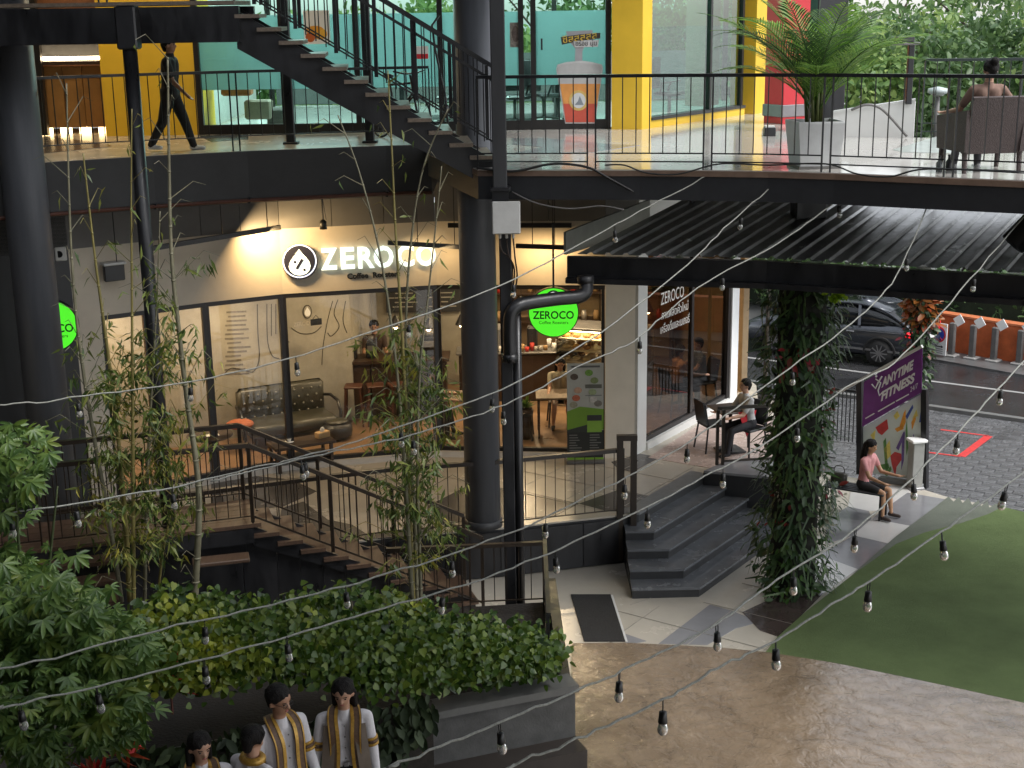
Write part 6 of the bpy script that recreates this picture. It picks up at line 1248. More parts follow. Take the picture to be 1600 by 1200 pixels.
# ------------------------------------------------------------------ big shrub at the left, palmate leaves
def palmate(nl=6, L=1.0):
    tv = []; tf = []
    for k in range(nl):
        a = (k - (nl - 1) / 2) * .62; c, s_ = math.cos(a), math.sin(a); l = L * (1 - .25 * abs(a) / 1.6); o = len(tv)
        for x, y, z in ((0, 0, 0), (.35, .12, .03), (.7, .13, -.02), (1, 0, -.22), (.7, -.13, -.02), (.35, -.12, .03), (.5, 0, -.02)): tv.append((l * (x * c - y * s_), l * (x * s_ + y * c), l * z))
        tf += [(o, o + 6, o + 2, o + 1), (o + 6, o + 3, o + 2), (o, o + 5, o + 4, o + 6), (o + 6, o + 4, o + 3)]
    return tv, tf
PALM = palmate()
M_shrub = leafmat('shrub leaf', (.105, .185, .045), .35, .45, .4, .02); M_shrub_y = leafmat('young shrub leaf', (.15, .22, .04), .4, .3, .4)
sh = thing('leafy_shrub', 'large bright green shrub with palmate leaves filling the lower left corner', 'tree', (-4.2, 10.6, 0))
def blob(cx, cy, rx, ry, Y, dY, n):
    out = []
    while len(out) < n:
        a, b, c = random.uniform(-1, 1), random.uniform(-1, 1), random.uniform(-1, 1)
        if a * a + b * b + c * c < 1: out.append(tuple(PY(cx + a * rx, cy + b * ry, Y + c * dY)))
    return out
pts = blob(25, 720, 62, 62, 11.2, .5, 90) + blob(20, 800, 40, 36, 11.2, .4, 26) + blob(50, 975, 130, 90, 10.9, .7, 620) + blob(140, 1010, 105, 66, 10.8, .6, 420) + blob(50, 1110, 150, 90, 10.4, .6, 420) + blob(180, 1110, 66, 56, 10.6, .5, 120) + blob(10, 890, 50, 40, 11.2, .4, 80) + blob(-150, 980, 120, 120, 11.0, .8, 320)
p = np.array(pts); n = len(p); d = np.column_stack([RNG.normal(.25, .6, n), RNG.normal(-.5, .4, n), RNG.normal(-.35, .35, n)]); nv = np.column_stack([RNG.normal(0, .35, n), RNG.normal(-.5, .3, n), RNG.uniform(.6, 1, n)])
ix = np.arange(n) % 9
o = link('crown', scatter_mesh('crown', *PALM, p[ix > 0], d[ix > 0], nv[ix > 0], RNG.uniform(.06, .165, (ix > 0).sum()), M_shrub), sh); o['kind'] = 'stuff'
o = link('young_leaves', scatter_mesh('young_leaves', *PALM, p[ix == 0], d[ix == 0], nv[ix == 0], RNG.uniform(.12, .2, (ix == 0).sum()), M_shrub_y), sh); o['kind'] = 'stuff'
pmm = [scatter_mesh('leaf', *PALM, np.zeros((1, 3)), np.array([[1., 0, 0]]), np.array([[0, 0, 1.]]), np.array([s_]), M_shrub) for s_ in (.09, .12, .16)]
pts = blob(40, 940, 150, 100, 10.4, .3, 90) + blob(30, 730, 60, 70, 10.9, .2, 30) + blob(160, 1010, 90, 60, 10.4, .3, 60)
for k, q in enumerate(pts):
    o = link('leaf', pmm[k % 3], sh, fix=False); o.location = Vector(q) - Vector(sh.location); n_ = Vector((random.gauss(0, .4), -.6, .8)).normalized(); d_ = Vector((random.gauss(.2, .7), -.4, -.4)); d_ = (d_ - n_ * d_.dot(n_)).normalized(); o.rotation_euler = Matrix((d_, n_.cross(d_), n_)).transposed().to_euler()
tk = MB(); tr_ = V(-4.3, 11.3, 0)
MB().tube(catmull([tr_, tr_ + V(.05, .0, .9), tr_ + V(-.1, .05, 2.0)], 5), [.06] * 5 + [.045] * 6, 9).build('trunk', mat('shrub bark', (.06, .05, .035), .9, var=.3, vscale=15), sh, True)
for (x, y) in ((20, 720), (90, 760), (60, 940), (160, 990), (200, 1060), (40, 1100), (120, 880)):
    e = PY(x, y, 11.0); MB().tube(catmull([tr_ + V(0, 0, 1.0), lerp(tr_ + V(0, 0, 1.4), e, .5) + V(0, 0, .15), e], 5), [.03 - .0023 * k for k in range(11)], 6).build('branch', mat('green bark', (.06, .08, .03), .8), sh, True)
# red leaved plants low in the corner
M_redleaf = leafmat('red cordyline leaf', (.42, .05, .02), .35, .4)
for lab, x, y, n in (('red leaved plant glowing beneath the big shrub', 198, 1150, 26), ('small red leaved plant at the bottom left corner', 152, 1188, 22), ('tiny red leaved plant behind the trailing vine', 266, 1045, 12)):
    q = PY(x, y + 25, 10.9 if x < 250 else 12.0); t = thing('red_plant', lab, 'plant', q, 'red leaved plants'); pp_ = np.repeat(nparr([q]), n, 0); d = rdirs(n, 1.0)
    link('leaves', scatter_mesh('leaves', *LANCE, pp_ + RNG.normal(0, .03, pp_.shape), d, rdirs(n), RNG.uniform(.16, .3, n), M_redleaf), t); MB().tube([q - V(0, 0, .3), q], .012, 6).build('stem', mat('red stem', (.1, .03, .02), .7), t)

# ------------------------------------------------------------------ planted columns
M_cv = [leafmat('column fern green', (.055, .105, .032), .3, .5), leafmat('column ivy green', (.038, .078, .026), .25, .5), leafmat('column bright leaf', (.06, .13, .02), .35, .4), leafmat('column red leaf', (.22, .025, .02), .3, .4), leafmat('column cream leaf', (.34, .33, .24), .3, .3)]
def green_column(nm, lab, x, y, z0, z1, r, spec, base_r=.32):
    t = thing(nm, lab, 'planted column', (x, y, z0), 'columns covered with plants'); part(MB().lathe([(base_r, 0), (base_r, z1 - z0)], n=18), 'core', mat('plant felt', (.015, .016, .012), .95, var=.3, vscale=10), t, True)
    for (kind, m, n, zl, zh, s0, s1, out, a0, a1, nm2) in spec:
        a = RNG.uniform(a0, a1, n); z = RNG.uniform(zl, zh, n); prof = 1 + .22 * np.sin(z * 2.1 + a * 2) + .17 * np.sin(z * 5.3 - a) + .1 * np.sin(z * 9.7 + a * 3); rr = (r * prof + RNG.normal(0, .05, n)) * RNG.uniform(.78, 1.03, n)
        p = np.column_stack([rr * np.cos(a), rr * np.sin(a), z]); rad = np.column_stack([np.cos(a), np.sin(a), np.zeros(n)]); d = rad * RNG.uniform(.3, 1, (n, 1)) + np.column_stack([RNG.normal(0, .5, n), RNG.normal(0, .5, n), RNG.normal(-.7 * out, .5, n)]); nv = rad + np.column_stack([np.zeros(n), np.zeros(n), RNG.uniform(.2, 1, n)])
        o = link(nm2, scatter_mesh(nm2, *kind, p, d, nv, RNG.uniform(s0, s1, n), m), t, fix=False); o['kind'] = 'stuff'
    return t
H = 4.45; PI2 = 2 * math.pi
green_column('planted_column', 'column thickly covered with ferns and vines in front of the steps', 3.92, 18.55, 0, H, .44, [
    (OVAL, M_cv[1], 1900, .05, H, .09, .17, 1, 0, PI2, 'ivy_leaves'), (FERN, M_cv[0], 900, .1, H, .16, .38, 1.2, 0, PI2, 'fern_leaves'), (OVAL, M_cv[2], 150, .05, .9, .08, .14, 1, 0, PI2, 'bright_leaves'), (LANCE, M_cv[2], 45, 1.6, 3.2, .15, .3, .6, 3.8, 5.6, 'bright_blades'),
    (OVAL, M_cv[4], 130, .95, 1.5, .05, .10, .2, 5.2, 6.6, 'cream_leaves'), (OVAL, M_cv[4], 60, 1.4, 1.75, .04, .08, .2, 3.4, 4.2, 'cream_leaves'), (OVAL, M_cv[3], 26, 3.2, 3.6, .1, .18, .4, 4.0, 5.0, 'red_leaves'), (OVAL, M_cv[3], 24, 1.5, 3.0, .1, .16, .4, 5.4, 6.3, 'red_leaves'), (OVAL, M_cv[3], 12, 1.0, 1.5, .08, .12, .4, 3.2, 4.4, 'red_leaves')])
M_crot = leafmat('orange croton leaf', (.32, .10, .02), .3, .5); c2 = PY(1436, 540, 31.0)
green_column('planted_column', 'slimmer planted column with orange croton leaves near the parked car', c2.x, 31.0, ZS, 2.35, .24, [
    (OVAL, M_crot, 420, 1.5, 2.6, .16, .30, .4, 0, PI2, 'croton_leaves'), (OVAL, M_cv[1], 420, .1, 2.2, .12, .22, 1, 0, PI2, 'ivy_leaves'), (OVAL, M_cv[3], 60, .6, 1.8, .1, .2, .6, 0, PI2, 'red_leaves')], .16)
# leaves hanging below the canopy fascia
t = thing('hanging_leaves', 'bright leaf tuft hanging under the canopy beam above the planted column', 'plant', PY(1306, 455, 17.9)); p = np.array([tuple(PY(1306 + random.gauss(0, 7), 452 + random.random() * 14, 17.9)) for k in range(26)]); n = len(p)
link('leaves', scatter_mesh('leaves', *OVAL, p, np.column_stack([RNG.normal(0, .7, n), RNG.normal(-.3, .3, n), RNG.normal(-.4, .3, n)]), rdirs(n, .5), RNG.uniform(.09, .14, n), leafmat('lime leaf', (.25, .42, .02), .45, .2)), t); MB().tube([PY(1306, 440, 17.95), PY(1306, 460, 17.9)], .006, 5).build('stem', M_culm, t)
# potted fern shadowing the terrace end (dark fronds against the white panel)
fq_ = sw(3.9, Z1 + .01, .35); t = thing('dark_palm', 'dark small palm fronds before the white panel at the shop side', 'plant', (fq_.x + .25, fq_.y + .1, Z1)); part(MB().lathe([(.12, 0), (.16, .3), (.14, .3)], n=14), 'pot', M_black, t, True); part(MB().tube([(0, 0, .25), (.02, 0, 2.7)], [.04, .03], 8), 'trunk', mat('palm trunk', (.05, .04, .03), .9), t)
for k in range(12): part(frond(k * 2.4, random.uniform(.7, 1.0), random.uniform(.2, 1.0), 1.5, M_frond2), 'frond', M_frond2, t, loc=(.02, 0, 2.65))

# ------------------------------------------------------------------ trees and hedge across the street
TG = [leafmat('tree leaf bright', (.21, .33, .10), .45, .35, .5, .03), leafmat('tree leaf mid', (.15, .26, .08), .4, .35, .5, .02), leafmat('tree leaf deep', (.10, .18, .065), .35, .35)]
M_bark = mat('tree bark', (.08, .06, .045), .9, var=.3, vscale=10)
def tree(lab, x, y, h, cr, m, n=5200, z0=ZS, low=.25, ls=.42):
    t = thing('street_tree', lab, 'tree', (x, y, z0), 'trees across the street')
    part(MB().tube(catmull([(0, 0, 0), (.15, .1, h * .3), (-.1, .05, h * .62)], 5), [.24 - .013 * k for k in range(11)], 9), 'trunk', M_bark, t, True)
    cl = []
    for k in range(30):
        a = random.random() * 6.28; zz = random.uniform(low, 1.0) * h; r = cr * math.sqrt(max(.08, 1 - ((zz / h - .6) / .52) ** 2)) * math.sqrt(random.random()); cl.append((r * math.cos(a), r * math.sin(a), zz, random.uniform(.16, .34) * cr))
        if k < 9: part(MB().tube([(0, 0, h * .35), (r * .5 * math.cos(a), r * .5 * math.sin(a), (zz + h * .35) / 2), (r * math.cos(a), r * math.sin(a), zz)], [.09, .05, .02], 6), 'limb', M_bark, t, True)
    w = np.array([c[3] ** 2 for c in cl]); w /= w.sum(); ci = RNG.choice(len(cl), n, p=w); C = np.array(cl)[ci]; d = rdirs(n); rr = RNG.uniform(.55, 1.05, (n, 1)) * C[:, 3:4]; p = C[:, :3] + d * rr * np.array([1, 1, .8])
    dr_ = rdirs(n, -.5); o = link('crown', scatter_mesh('crown', *OVAL, p, dr_, d + rdirs(n) * .7 + np.array([0, 0, .5]), RNG.uniform(.6, 1.2, n) * ls, m), t, fix=False); o['kind'] = 'stuff'; return t
random.seed(21)
tl = [(-9, 47, 13, 5.2, 1, 'rounded dark tree far behind the upper stair'), (-2, 44, 13, 5, 0, 'bright tree seen through the teal glass near the round column'), (4.5, 45, 14, 5.2, 1, 'tree seen through the side window of the yellow shop'), (9.5, 43, 13, 4.6, 0, 'bright tree behind the red column'), (13.5, 41, 13, 4.4, 2, 'tree directly above the white parapet'), (17.5, 40, 13.5, 4.6, 0, 'bright feathery tree behind the seated guest'), (21.5, 42, 14, 5, 1, 'tree at the right edge beyond the deck railing'), (12, 50, 16, 6, 1, 'tall tree behind the palm'), (19, 50, 16, 6, 2, 'tall dark tree in the second row at right'), (26, 46, 15, 6, 1, 'tree just beyond the right edge of the frame'), (24, 55, 16, 6, 0, 'tall pale tree in the back row behind the armchair guest'), (8, 58, 16, 6, 1, 'tall tree in the back row behind the black panel'), (3, 54, 17, 6.5, 2, 'tall tree in the second row behind the shops'), (-16, 52, 15, 6, 2, 'dark tree at the far left behind the building')]
for x, y, h, cr, k, lab in tl: tree(lab, x * (1 if y < 49 else 1.25), y if y < 49 else y * 1.25, h * (.64 if y < 49 else .78), cr * (1 if y < 49 else 1.4), TG[k], 9500 if y < 46 else 6000, ls=.29 if y < 46 else .42, low=.12 if x > 7 else .2)
hd = thing('street_hedge', 'clipped dark green hedge behind the orange wall', 'hedge', tuple(ob0 + on * 1.2)); n = 6500
s = RNG.uniform(-14, 22, n); p = np.array([tuple(ob0 + od * float(a) + on * float(.9 + RNG.uniform(0, 1.6))) for a in s]); p[:, 2] = ZS + RNG.uniform(.2, 1.9, n) ** 1.0; o = link('leaf_mass', scatter_mesh('leaf_mass', *OVAL, p, rdirs(n), rdirs(n, .8), RNG.uniform(.14, .28, n), TG[2]), hd); o['kind'] = 'stuff'
MB().slab([ob0 - od * 14 + on * 1.4 + V(0, 0, .1), ob0 + od * 22 + on * 1.4 + V(0, 0, .1), ob0 + od * 22 + on * 1.4 + V(0, 0, 1.5), ob0 - od * 14 + on * 1.4 + V(0, 0, 1.5)], on * .8).build('woody_core', mat('hedge core', (.02, .03, .015), .95, var=.4, vscale=8), hd)
# ================================================================== string lights
M_cord = mat('pale twisted cord', (.24, .245, .22), .55, var=.4, vscale=40); M_sock = mat('black lamp socket', (.010, .010, .010), .4)
def bulbmat():
    m = bpy.data.materials.new('clear bulb glass'); m.use_nodes = True; b = m.node_tree.nodes['Principled BSDF']; b.inputs['Base Color'].default_value = (.9, .9, .88, 1); b.inputs['Roughness'].default_value = .04; b.inputs['Transmission Weight'].default_value = .82; b.inputs['IOR'].default_value = 1.3; return m
M_bulb = bulbmat()
sock_me = MB().lathe([(.013, -.075), (.026, -.08), (.028, -.12), (.033, -.155), (.030, -.16)], n=12).mesh('socket', M_sock, True)
glass_me = MB().lathe([(.018, -.155), (.030, -.175), (.037, -.20), (.034, -.225), (.022, -.242), (.006, -.248)], n=14).mesh('glass_bulb', M_bulb, True)
cord_me = MB().tube([(.008, 0, .0), (.010, 0, -.04), (.006, 0, -.078)], .0045, 5).add(*(lambda t: (t.v, t.f))(MB().tube([(-.008, 0, .0), (-.010, 0, -.04), (-.006, 0, -.078)], .0045, 5))).mesh('drop_cord', M_sock)
def string(lab, pts, bulbs, th=.0080):
    Q3 = [PZ(x, y, z) for x, y, z in pts]
    if pts[0][0] <= 800 and pts[0][0] != 330: dq = (Q3[0] - Q3[1]).normalized(); Q3 = [Q3[0] + dq * 6 + V(0, 0, .5), Q3[0] + dq * 3] + Q3      # on to the anchor beyond the frame
    P3 = catmull(Q3, 8); t = thing('string_light', lab, 'string light', P3[0], 'festoon strings across the court')
    tw = []
    for i, q in enumerate(P3): tw.append(q + V(random.gauss(0, .004), 0, random.gauss(0, .006)))
    MB().tube(tw, th, 6).build('cable', M_cord, t, True)
    xs = []
    for q in P3:
        v = q - CPOS; xs.append(800 + FOC * v.dot(CR) / v.dot(FW))
    for bx_ in bulbs:
        k = int(np.argmin([abs(a - bx_) for a in xs])); k = min(max(k, 0), len(P3) - 2); f = (bx_ - xs[k]) / ((xs[k + 1] - xs[k]) or 1); q = lerp(P3[k], P3[k + 1], max(-1, min(1, f)))
        b = link('bulb', cord_me, t, fix=False); b.location = q - P3[0]; b.scale = (.86,) * 3; b.rotation_euler = (random.gauss(0, .06), random.gauss(0, .08), random.random() * 6)
        for nm, me in (('socket', sock_me), ('glass', glass_me)): o = bpy.data.objects.new(nm, me); COL.objects.link(o); o.parent = b
    return t
string('topmost string light crossing the shop window to the deck above the canopy', [(-60, 640, 13.5), (0, 633, 13.6), (110, 622, 13.8), (330, 590, 14.3), (500, 545, 14.8), (760, 455, 15.6), (900, 385, 16.2), (1000, 330, 16.6), (1118, 268, 17.0)], [121, 298, 462, 640, 803, 960])
string('second string light from the shrub past the sofa to the deck', [(-60, 815, 11.4), (0, 806, 11.6), (250, 765, 12.4), (400, 730, 12.9), (487, 710, 13.2), (640, 662, 13.8), (800, 600, 14.6), (930, 525, 15.3), (1060, 425, 16.0), (1140, 350, 16.5), (1226, 272, 16.9)], [18, 118, 268, 475, 626, 770, 1160])
string('third string light dipping below the junction box to the planted column', [(330, 752, 12.6), (487, 713, 13.1), (640, 680, 13.7), (790, 632, 14.4), (900, 575, 15.0), (990, 532, 15.4), (1090, 450, 16.0), (1215, 380, 16.4), (1300, 320, 16.6), (1374, 270, 16.8)], [470, 645, 786, 1000, 1130, 1310])
string('fourth string light running over the hedge to the banner', [(-60, 1062, 10.0), (0, 1047, 10.2), (250, 985, 10.9), (450, 938, 11.5), (630, 890, 12.1), (800, 832, 12.7), (930, 770, 13.3), (1065, 698, 13.9), (1200, 600, 14.6), (1330, 505, 15.3), (1400, 430, 15.8), (1462, 290, 16.2)], [320, 540, 705, 853, 976, 1074, 1238, 1418])
string('fifth string light running above the students to the steel deck', [(-60, 1118, 9.5), (0, 1105, 9.6), (180, 1065, 10.1), (400, 1008, 10.7), (600, 950, 11.3), (800, 888, 11.9), (950, 822, 12.5), (1100, 745, 13.2), (1200, 690, 13.7), (1320, 608, 14.3), (1410, 555, 14.8), (1530, 420, 15.5), (1640, 290, 16.0)], [30, 150, 318, 447, 693, 867, 1011, 1130, 1246, 1524])
string('sixth string light crossing the stamped paving and the turf edge', [(560, 1216, 8.0), (610, 1198, 8.1), (740, 1145, 8.5), (890, 1085, 9.0), (1000, 1035, 9.5), (1120, 975, 10.0), (1200, 915, 10.5), (1330, 832, 11.3), (1420, 752, 12.0), (1500, 672, 12.6), (1580, 585, 13.3), (1660, 500, 13.9)], [780, 968, 1120, 1240, 1337, 1427, 1497, 1566])
string('nearest string light low across the stamped paving and the turf', [(740, 1225, 7.2), (800, 1197, 7.4), (900, 1155, 7.6), (1036, 1094, 8.0), (1120, 1045, 8.3), (1212, 1000, 8.7), (1290, 950, 9.0), (1360, 908, 9.4), (1470, 832, 10.0), (1575, 755, 10.6), (1660, 690, 11.2)], [1036, 1212, 1358, 1471, 1574])
# ================================================================== parked car
M_carp = mat('grey blue car paint', (.055, .062, .075), .25, metal=.5, var=.05, coat=.8); M_cglass = mat('dark car glass', (.012, .014, .016), .06, var=0, spec=.7); M_tyre = mat('tyre rubber', (.015, .015, .015), .8); M_rim = mat('alloy rim', (.45, .45, .46), .3, metal=.8)
cw = P(1372, 573, ZS - .02); cyaw = math.atan2(-rd.y, -rd.x)
cw = cw + Vector((math.sin(cyaw), -math.cos(cyaw), 0)) * .93
car = thing('parked_car', 'grey blue sedan waiting on the wet road beyond the planted column', 'car', (cw.x, cw.y, ZS - .02), rz=cyaw)
# local: +x is the front; the rear axle sits at x = 0
def loft(stations, m, nm, par, smooth=True):
    mb = MB(); k = len(stations[0][1]); vs = []
    for x, half in stations:
        vs += [(x, y, z) for y, z in half] + [(x, -y, z) for y, z in reversed(half)]
    n = 2 * k; fs = [(i * n + j, (i + 1) * n + j, (i + 1) * n + (j + 1) % n, i * n + (j + 1) % n) for i in range(len(stations) - 1) for j in range(n)] + [tuple(range(n)), tuple(range((len(stations) - 1) * n, len(stations) * n))[::-1]]
    mb.add(vs, fs); o = part(mb, nm, m, par, smooth); return o
def bsec(w, z0, zb, zt): return [(.0, z0), (w * .8, z0), (w, z0 + .1), (w, zb), (w * .96, zb + .1), (w * .86, zt), (0, zt + .01)]
body = loft([(-.98, bsec(.70, .42, .66, .90)), (-.92, bsec(.82, .30, .68, .97)), (-.7, bsec(.89, .24, .72, 1.0)), (-.4, bsec(.91, .22, .74, 1.0)), (.2, bsec(.92, .2, .74, .98)), (1.2, bsec(.92, .2, .72, .95)), (2.2, bsec(.92, .2, .70, .93)), (2.9, bsec(.90, .2, .66, .88)), (3.4, bsec(.84, .24, .6, .78)), (3.66, bsec(.68, .3, .5, .66))], M_carp, 'body', car)
def gsec(w, zb, wt, zt): return [(w, zb), ((w + wt) / 2 + .03, (zb + zt) / 2), (wt, zt)]
loft([(-.62, gsec(.74, .98, .70, 1.0)), (-.1, gsec(.80, .96, .60, 1.30)), (.45, gsec(.82, .95, .60, 1.42)), (1.1, gsec(.82, .94, .60, 1.43)), (1.6, gsec(.82, .93, .60, 1.33)), (2.35, gsec(.78, .90, .70, .93))], M_cglass, 'greenhouse', car)
loft([(-.12, [(.61, 1.29), (.58, 1.32), (0, 1.335)]), (.45, [(.63, 1.415), (.58, 1.445), (0, 1.465)]), (1.1, [(.63, 1.425), (.58, 1.455), (0, 1.475)]), (1.58, [(.62, 1.33), (.58, 1.355), (0, 1.37)])], M_carp, 'roof', car)
for s in (-1, 1):
    part(MB().tube(catmull([(-.66, s * .80, .985), (-.1, s * .68, 1.28), (.45, s * .645, 1.42), (1.1, s * .645, 1.43), (1.6, s * .66, 1.34), (2.4, s * .80, .92)], 5), .030, 8), 'roof_rail', M_carp, car, True)
    part(MB().bar((.55, s * .855, .95), (.62, s * .65, 1.42), .07, .03), 'pillar', M_carp, car)
    part(MB().bar((-.5, s * .925, .40), (2.7, s * .925, .38), .012, .05), 'chrome_strip', M_rim, car); part(MB().bar((-.5, s * .90, .86), (2.6, s * .90, .80), .012, .014), 'crease', M_rim, car)
    for x in (.75, 1.75): part(MB().cham((x, s * .915, .80), (.2, .03, .03), .008), 'door_handle', M_rim, car)
    part(MB().slab([(-.97, s * .52, .74), (-.90, s * .80, .74), (-.6, s * .885, .80), (-.62, s * .86, .90), (-.92, s * .78, .92), (-.985, s * .52, .88)][::s], (-.012, s * .02, 0)), 'tail_light', mat('tail light red', (.55, .01, .02), .2, var=0, emit=(1, .02, .03), estr=.5), car)
    part(MB().cham((2.05, s * .98, .98), (.1, .2, .12), .03), 'mirror', M_carp, car)
    for x in (0, 2.7):
        w = part(MB().tube([(x, s * .75, .33), (x, s * .93, .33)], .33, 28), 'wheel', M_tyre, car, True); part(MB().tube([(x, s * .90, .33), (x, s * .938, .33)], .22, 24), 'rim', M_char, w)
        for k in range(10): a = k * math.pi / 5; part(MB().bar((x, s * .942, .33), (x + .21 * math.cos(a), s * .942, .33 + .21 * math.sin(a)), .028, .014, up=(0, 1, 0)), 'spoke', M_rim, w)
        part(MB().tube([(x + .38 * math.cos(a), s * .918, .33 + .38 * math.sin(a)) for a in [math.pi * k / 14 for k in range(15)]], .035, 6), 'wheel_arch', M_tyre, car)
part(MB().cham((-.96, 0, .52), (.1, 1.5, .2), .03), 'rear_bumper', M_carp, car); part(MB().cham((-1.0, 0, .72), (.02, .5, .13), .005), 'number_plate', M_refl, car)
# ================================================================== people
def capsule(mb, p, q, r1, r2, n=12):
    p = Vector(p); q = Vector(q); d = (q - p); L = d.length; d = d / L if L > 1e-6 else Vector((0, 0, 1)); pts = []; rr = []
    for a in (80, 55, 30): a = math.radians(a); pts.append(p - d * r1 * math.sin(a)); rr.append(r1 * math.cos(a))
    for k in range(4): t = k / 3; pts.append(lerp(p, q, t)); rr.append(r1 + (r2 - r1) * t)
    for a in (30, 55, 80): a = math.radians(a); pts.append(q + d * r2 * math.sin(a)); rr.append(r2 * math.cos(a))
    mb.tube(pts, rr, n)
SKIN = mat('skin', (.42, .24, .16), .5, var=.06); SKIN2 = mat('tan skin', (.34, .18, .11), .5, var=.06); HAIR = mat('black hair', (.008, .0065, .006), .62, spec=.2, var=.3, vscale=60, bump=.6, bscale=160, stretch=(1, 1, .15))
M_gold = mat('gold brocade', (.42, .24, .04), .4, metal=.3, var=.3, vscale=40); M_brownst = mat('brown brocade', (.10, .055, .03), .6, var=.4, vscale=35); M_whitecl = mat('white cloth', (.60, .58, .60), .85, var=.10, vscale=7, bump=.9, bscale=9); M_blackcl = mat('black cloth', (.012, .012, .013), .8, var=.2, bump=.2, bscale=14)
def person(lab, loc, rz, h, mats, pose, hair='short', voxel=.014, seat=None, sleeve=1.0, leg_cut=1.0, group=None, fingers=True, face=True, skirt=False, bulk=1.0):
    """mats = (skin, top, bottom, shoe); local frame faces -y, the person's left is +x"""
    t = thing('person', lab, 'person', loc, group, rz); s = h; lean = pose.get('lean', 0); ut = Vector((0, -math.sin(lean), math.cos(lean)))
    bones = []; R = lambda p, q, r1, r2, sl: bones.append((Vector(p), Vector(q), r1 * s * (bulk if sl in (1, 2) else 1), r2 * s * (bulk if sl in (1, 2) else 1), sl))
    legs = {}
    for sd in (1, -1):
        fl, ab, kn = pose.get('legL' if sd > 0 else 'legR', (0, .04, 0)); td = Vector((math.sin(ab) * sd, -math.sin(fl) * math.cos(ab), -math.cos(fl) * math.cos(ab))); sdv_ = Vector((math.sin(ab) * sd * .4, -math.sin(fl - kn), -math.cos(fl - kn))); legs[sd] = (td, sdv_)
    drop = max(-(a.z * .235 + b.z * .225) for a, b in legs.values()) * s
    hz = (seat + .055 * s) if seat is not None else drop + .045 * s + .01 * s
    Pc = Vector((0, 0, hz)); nb = Pc + ut * .295 * s
    top, bot = 1, 2
    R(Pc + V(.04 * s, 0, 0), Pc + V(-.04 * s, 0, 0), .062, .062, bot); R(Pc + V(.03 * s, 0, .02 * s), Pc + ut * .12 * s + V(.03 * s, 0, 0), .056, .05, top); R(Pc + V(-.03 * s, 0, .02 * s), Pc + ut * .12 * s + V(-.03 * s, 0, 0), .056, .05, top)
    R(Pc + ut * .13 * s + V(.034 * s, 0, 0), Pc + ut * .235 * s + V(.046 * s, 0, 0), .055, .052, top); R(Pc + ut * .13 * s + V(-.034 * s, 0, 0), Pc + ut * .235 * s + V(-.046 * s, 0, 0), .055, .052, top)
    R(nb - ut * .032 * s + V(.09 * s, 0, 0), nb - ut * .032 * s + V(-.09 * s, 0, 0), .030, .030, top); R(nb - ut * .03 * s, nb + ut * .0 * s, .045, .034, top)
    hp = pose.get('head', (0, 0)); hd_ = (ut + Vector((0, -math.sin(hp[1]) * .8, 0))).normalized(); hc = nb + ut * .030 * s + hd_ * .058 * s
    R(nb - ut * .01 * s, hc - hd_ * .03 * s, .031, .029, 0)
    yaw = Matrix.Rotation(hp[0], 3, 'Z'); hm = yaw @ Matrix.Rotation(hp[1], 3, 'X'); hl = lambda x, y, z: hc + hm @ Vector((x * s, y * s, z * s))
    R(hl(0, .008, .02), hl(0, -.004, .022), .047, .045, 0); R(hl(0, -.012, -.005), hl(0, -.016, -.028), .038, .030, 0); R(hl(0, -.026, -.036), hl(0, -.024, -.04), .020, .018, 0); R(hl(0, -.05, .004), hl(0, -.056, -.008), .007, .009, 0)
    for sd in (1, -1): R(hl(.046 * sd, .006, .004), hl(.046 * sd, .006, -.01), .010, .008, 0)
    arms = {}
    for sd in (1, -1):
        td, sv = legs[sd]; hj = Pc + V(.05 * s * sd, 0, -.012 * s); kn_ = hj + td * .235 * s; an = kn_ + sv * .225 * s
        if leg_cut >= 1: R(hj, kn_, .05, .037, bot); R(kn_, an, .036, .026, bot)
        else: mid = lerp(hj, kn_, leg_cut); R(hj, mid, .05, .044, bot); R(mid, kn_, .04, .031, 0); R(kn_, lerp(kn_, an, .35), .029, .031, 0); R(lerp(kn_, an, .35), an, .031, .017, 0)
        fd = Vector((.12 * sd, -1, 0)).normalized(); R(an + V(0, .015 * s, -.022 * s), an + fd * .085 * s + V(0, 0, -.028 * s), .022, .018, 3)
        fl, ab, el, tw = pose.get('armL' if sd > 0 else 'armR', (0, .12, .25, 0)); sj = nb - ut * .04 * s + V(.106 * s * sd, 0, 0)
        ud = Vector((math.sin(ab) * sd, -math.sin(fl) * math.cos(ab), -math.cos(fl) * math.cos(ab))); f2 = fl + el; fdv = Vector((math.sin(ab * .6 + tw) * sd, -math.sin(f2) * math.cos(tw), -math.cos(f2) * math.cos(tw))).normalized(); ej = sj + ud * .17 * s; wj = ej + fdv * .145 * s
        if sleeve >= 1: R(sj, ej, .031, .027, top); R(ej, wj, .027, .02, top)
        elif sleeve > 0: m_ = lerp(sj, ej, sleeve); R(sj, m_, .032, .03, top); R(m_, ej, .024, .022, 0); R(ej, wj, .022, .0145, 0)
        else: R(sj, ej, .027, .022, 0); R(ej, wj, .022, .0145, 0)
        ax = fdv.cross(Vector((0, -1, 0) if abs(fdv.y) < .7 else (0, 0, 1))).normalized(); nn_ = ax.cross(fdv).normalized()
        pk = wj + fdv * .045 * s; R(wj, pk + ax * .010 * s, .0135, .0125, 0); R(wj, pk - ax * .010 * s, .0135, .0125, 0)
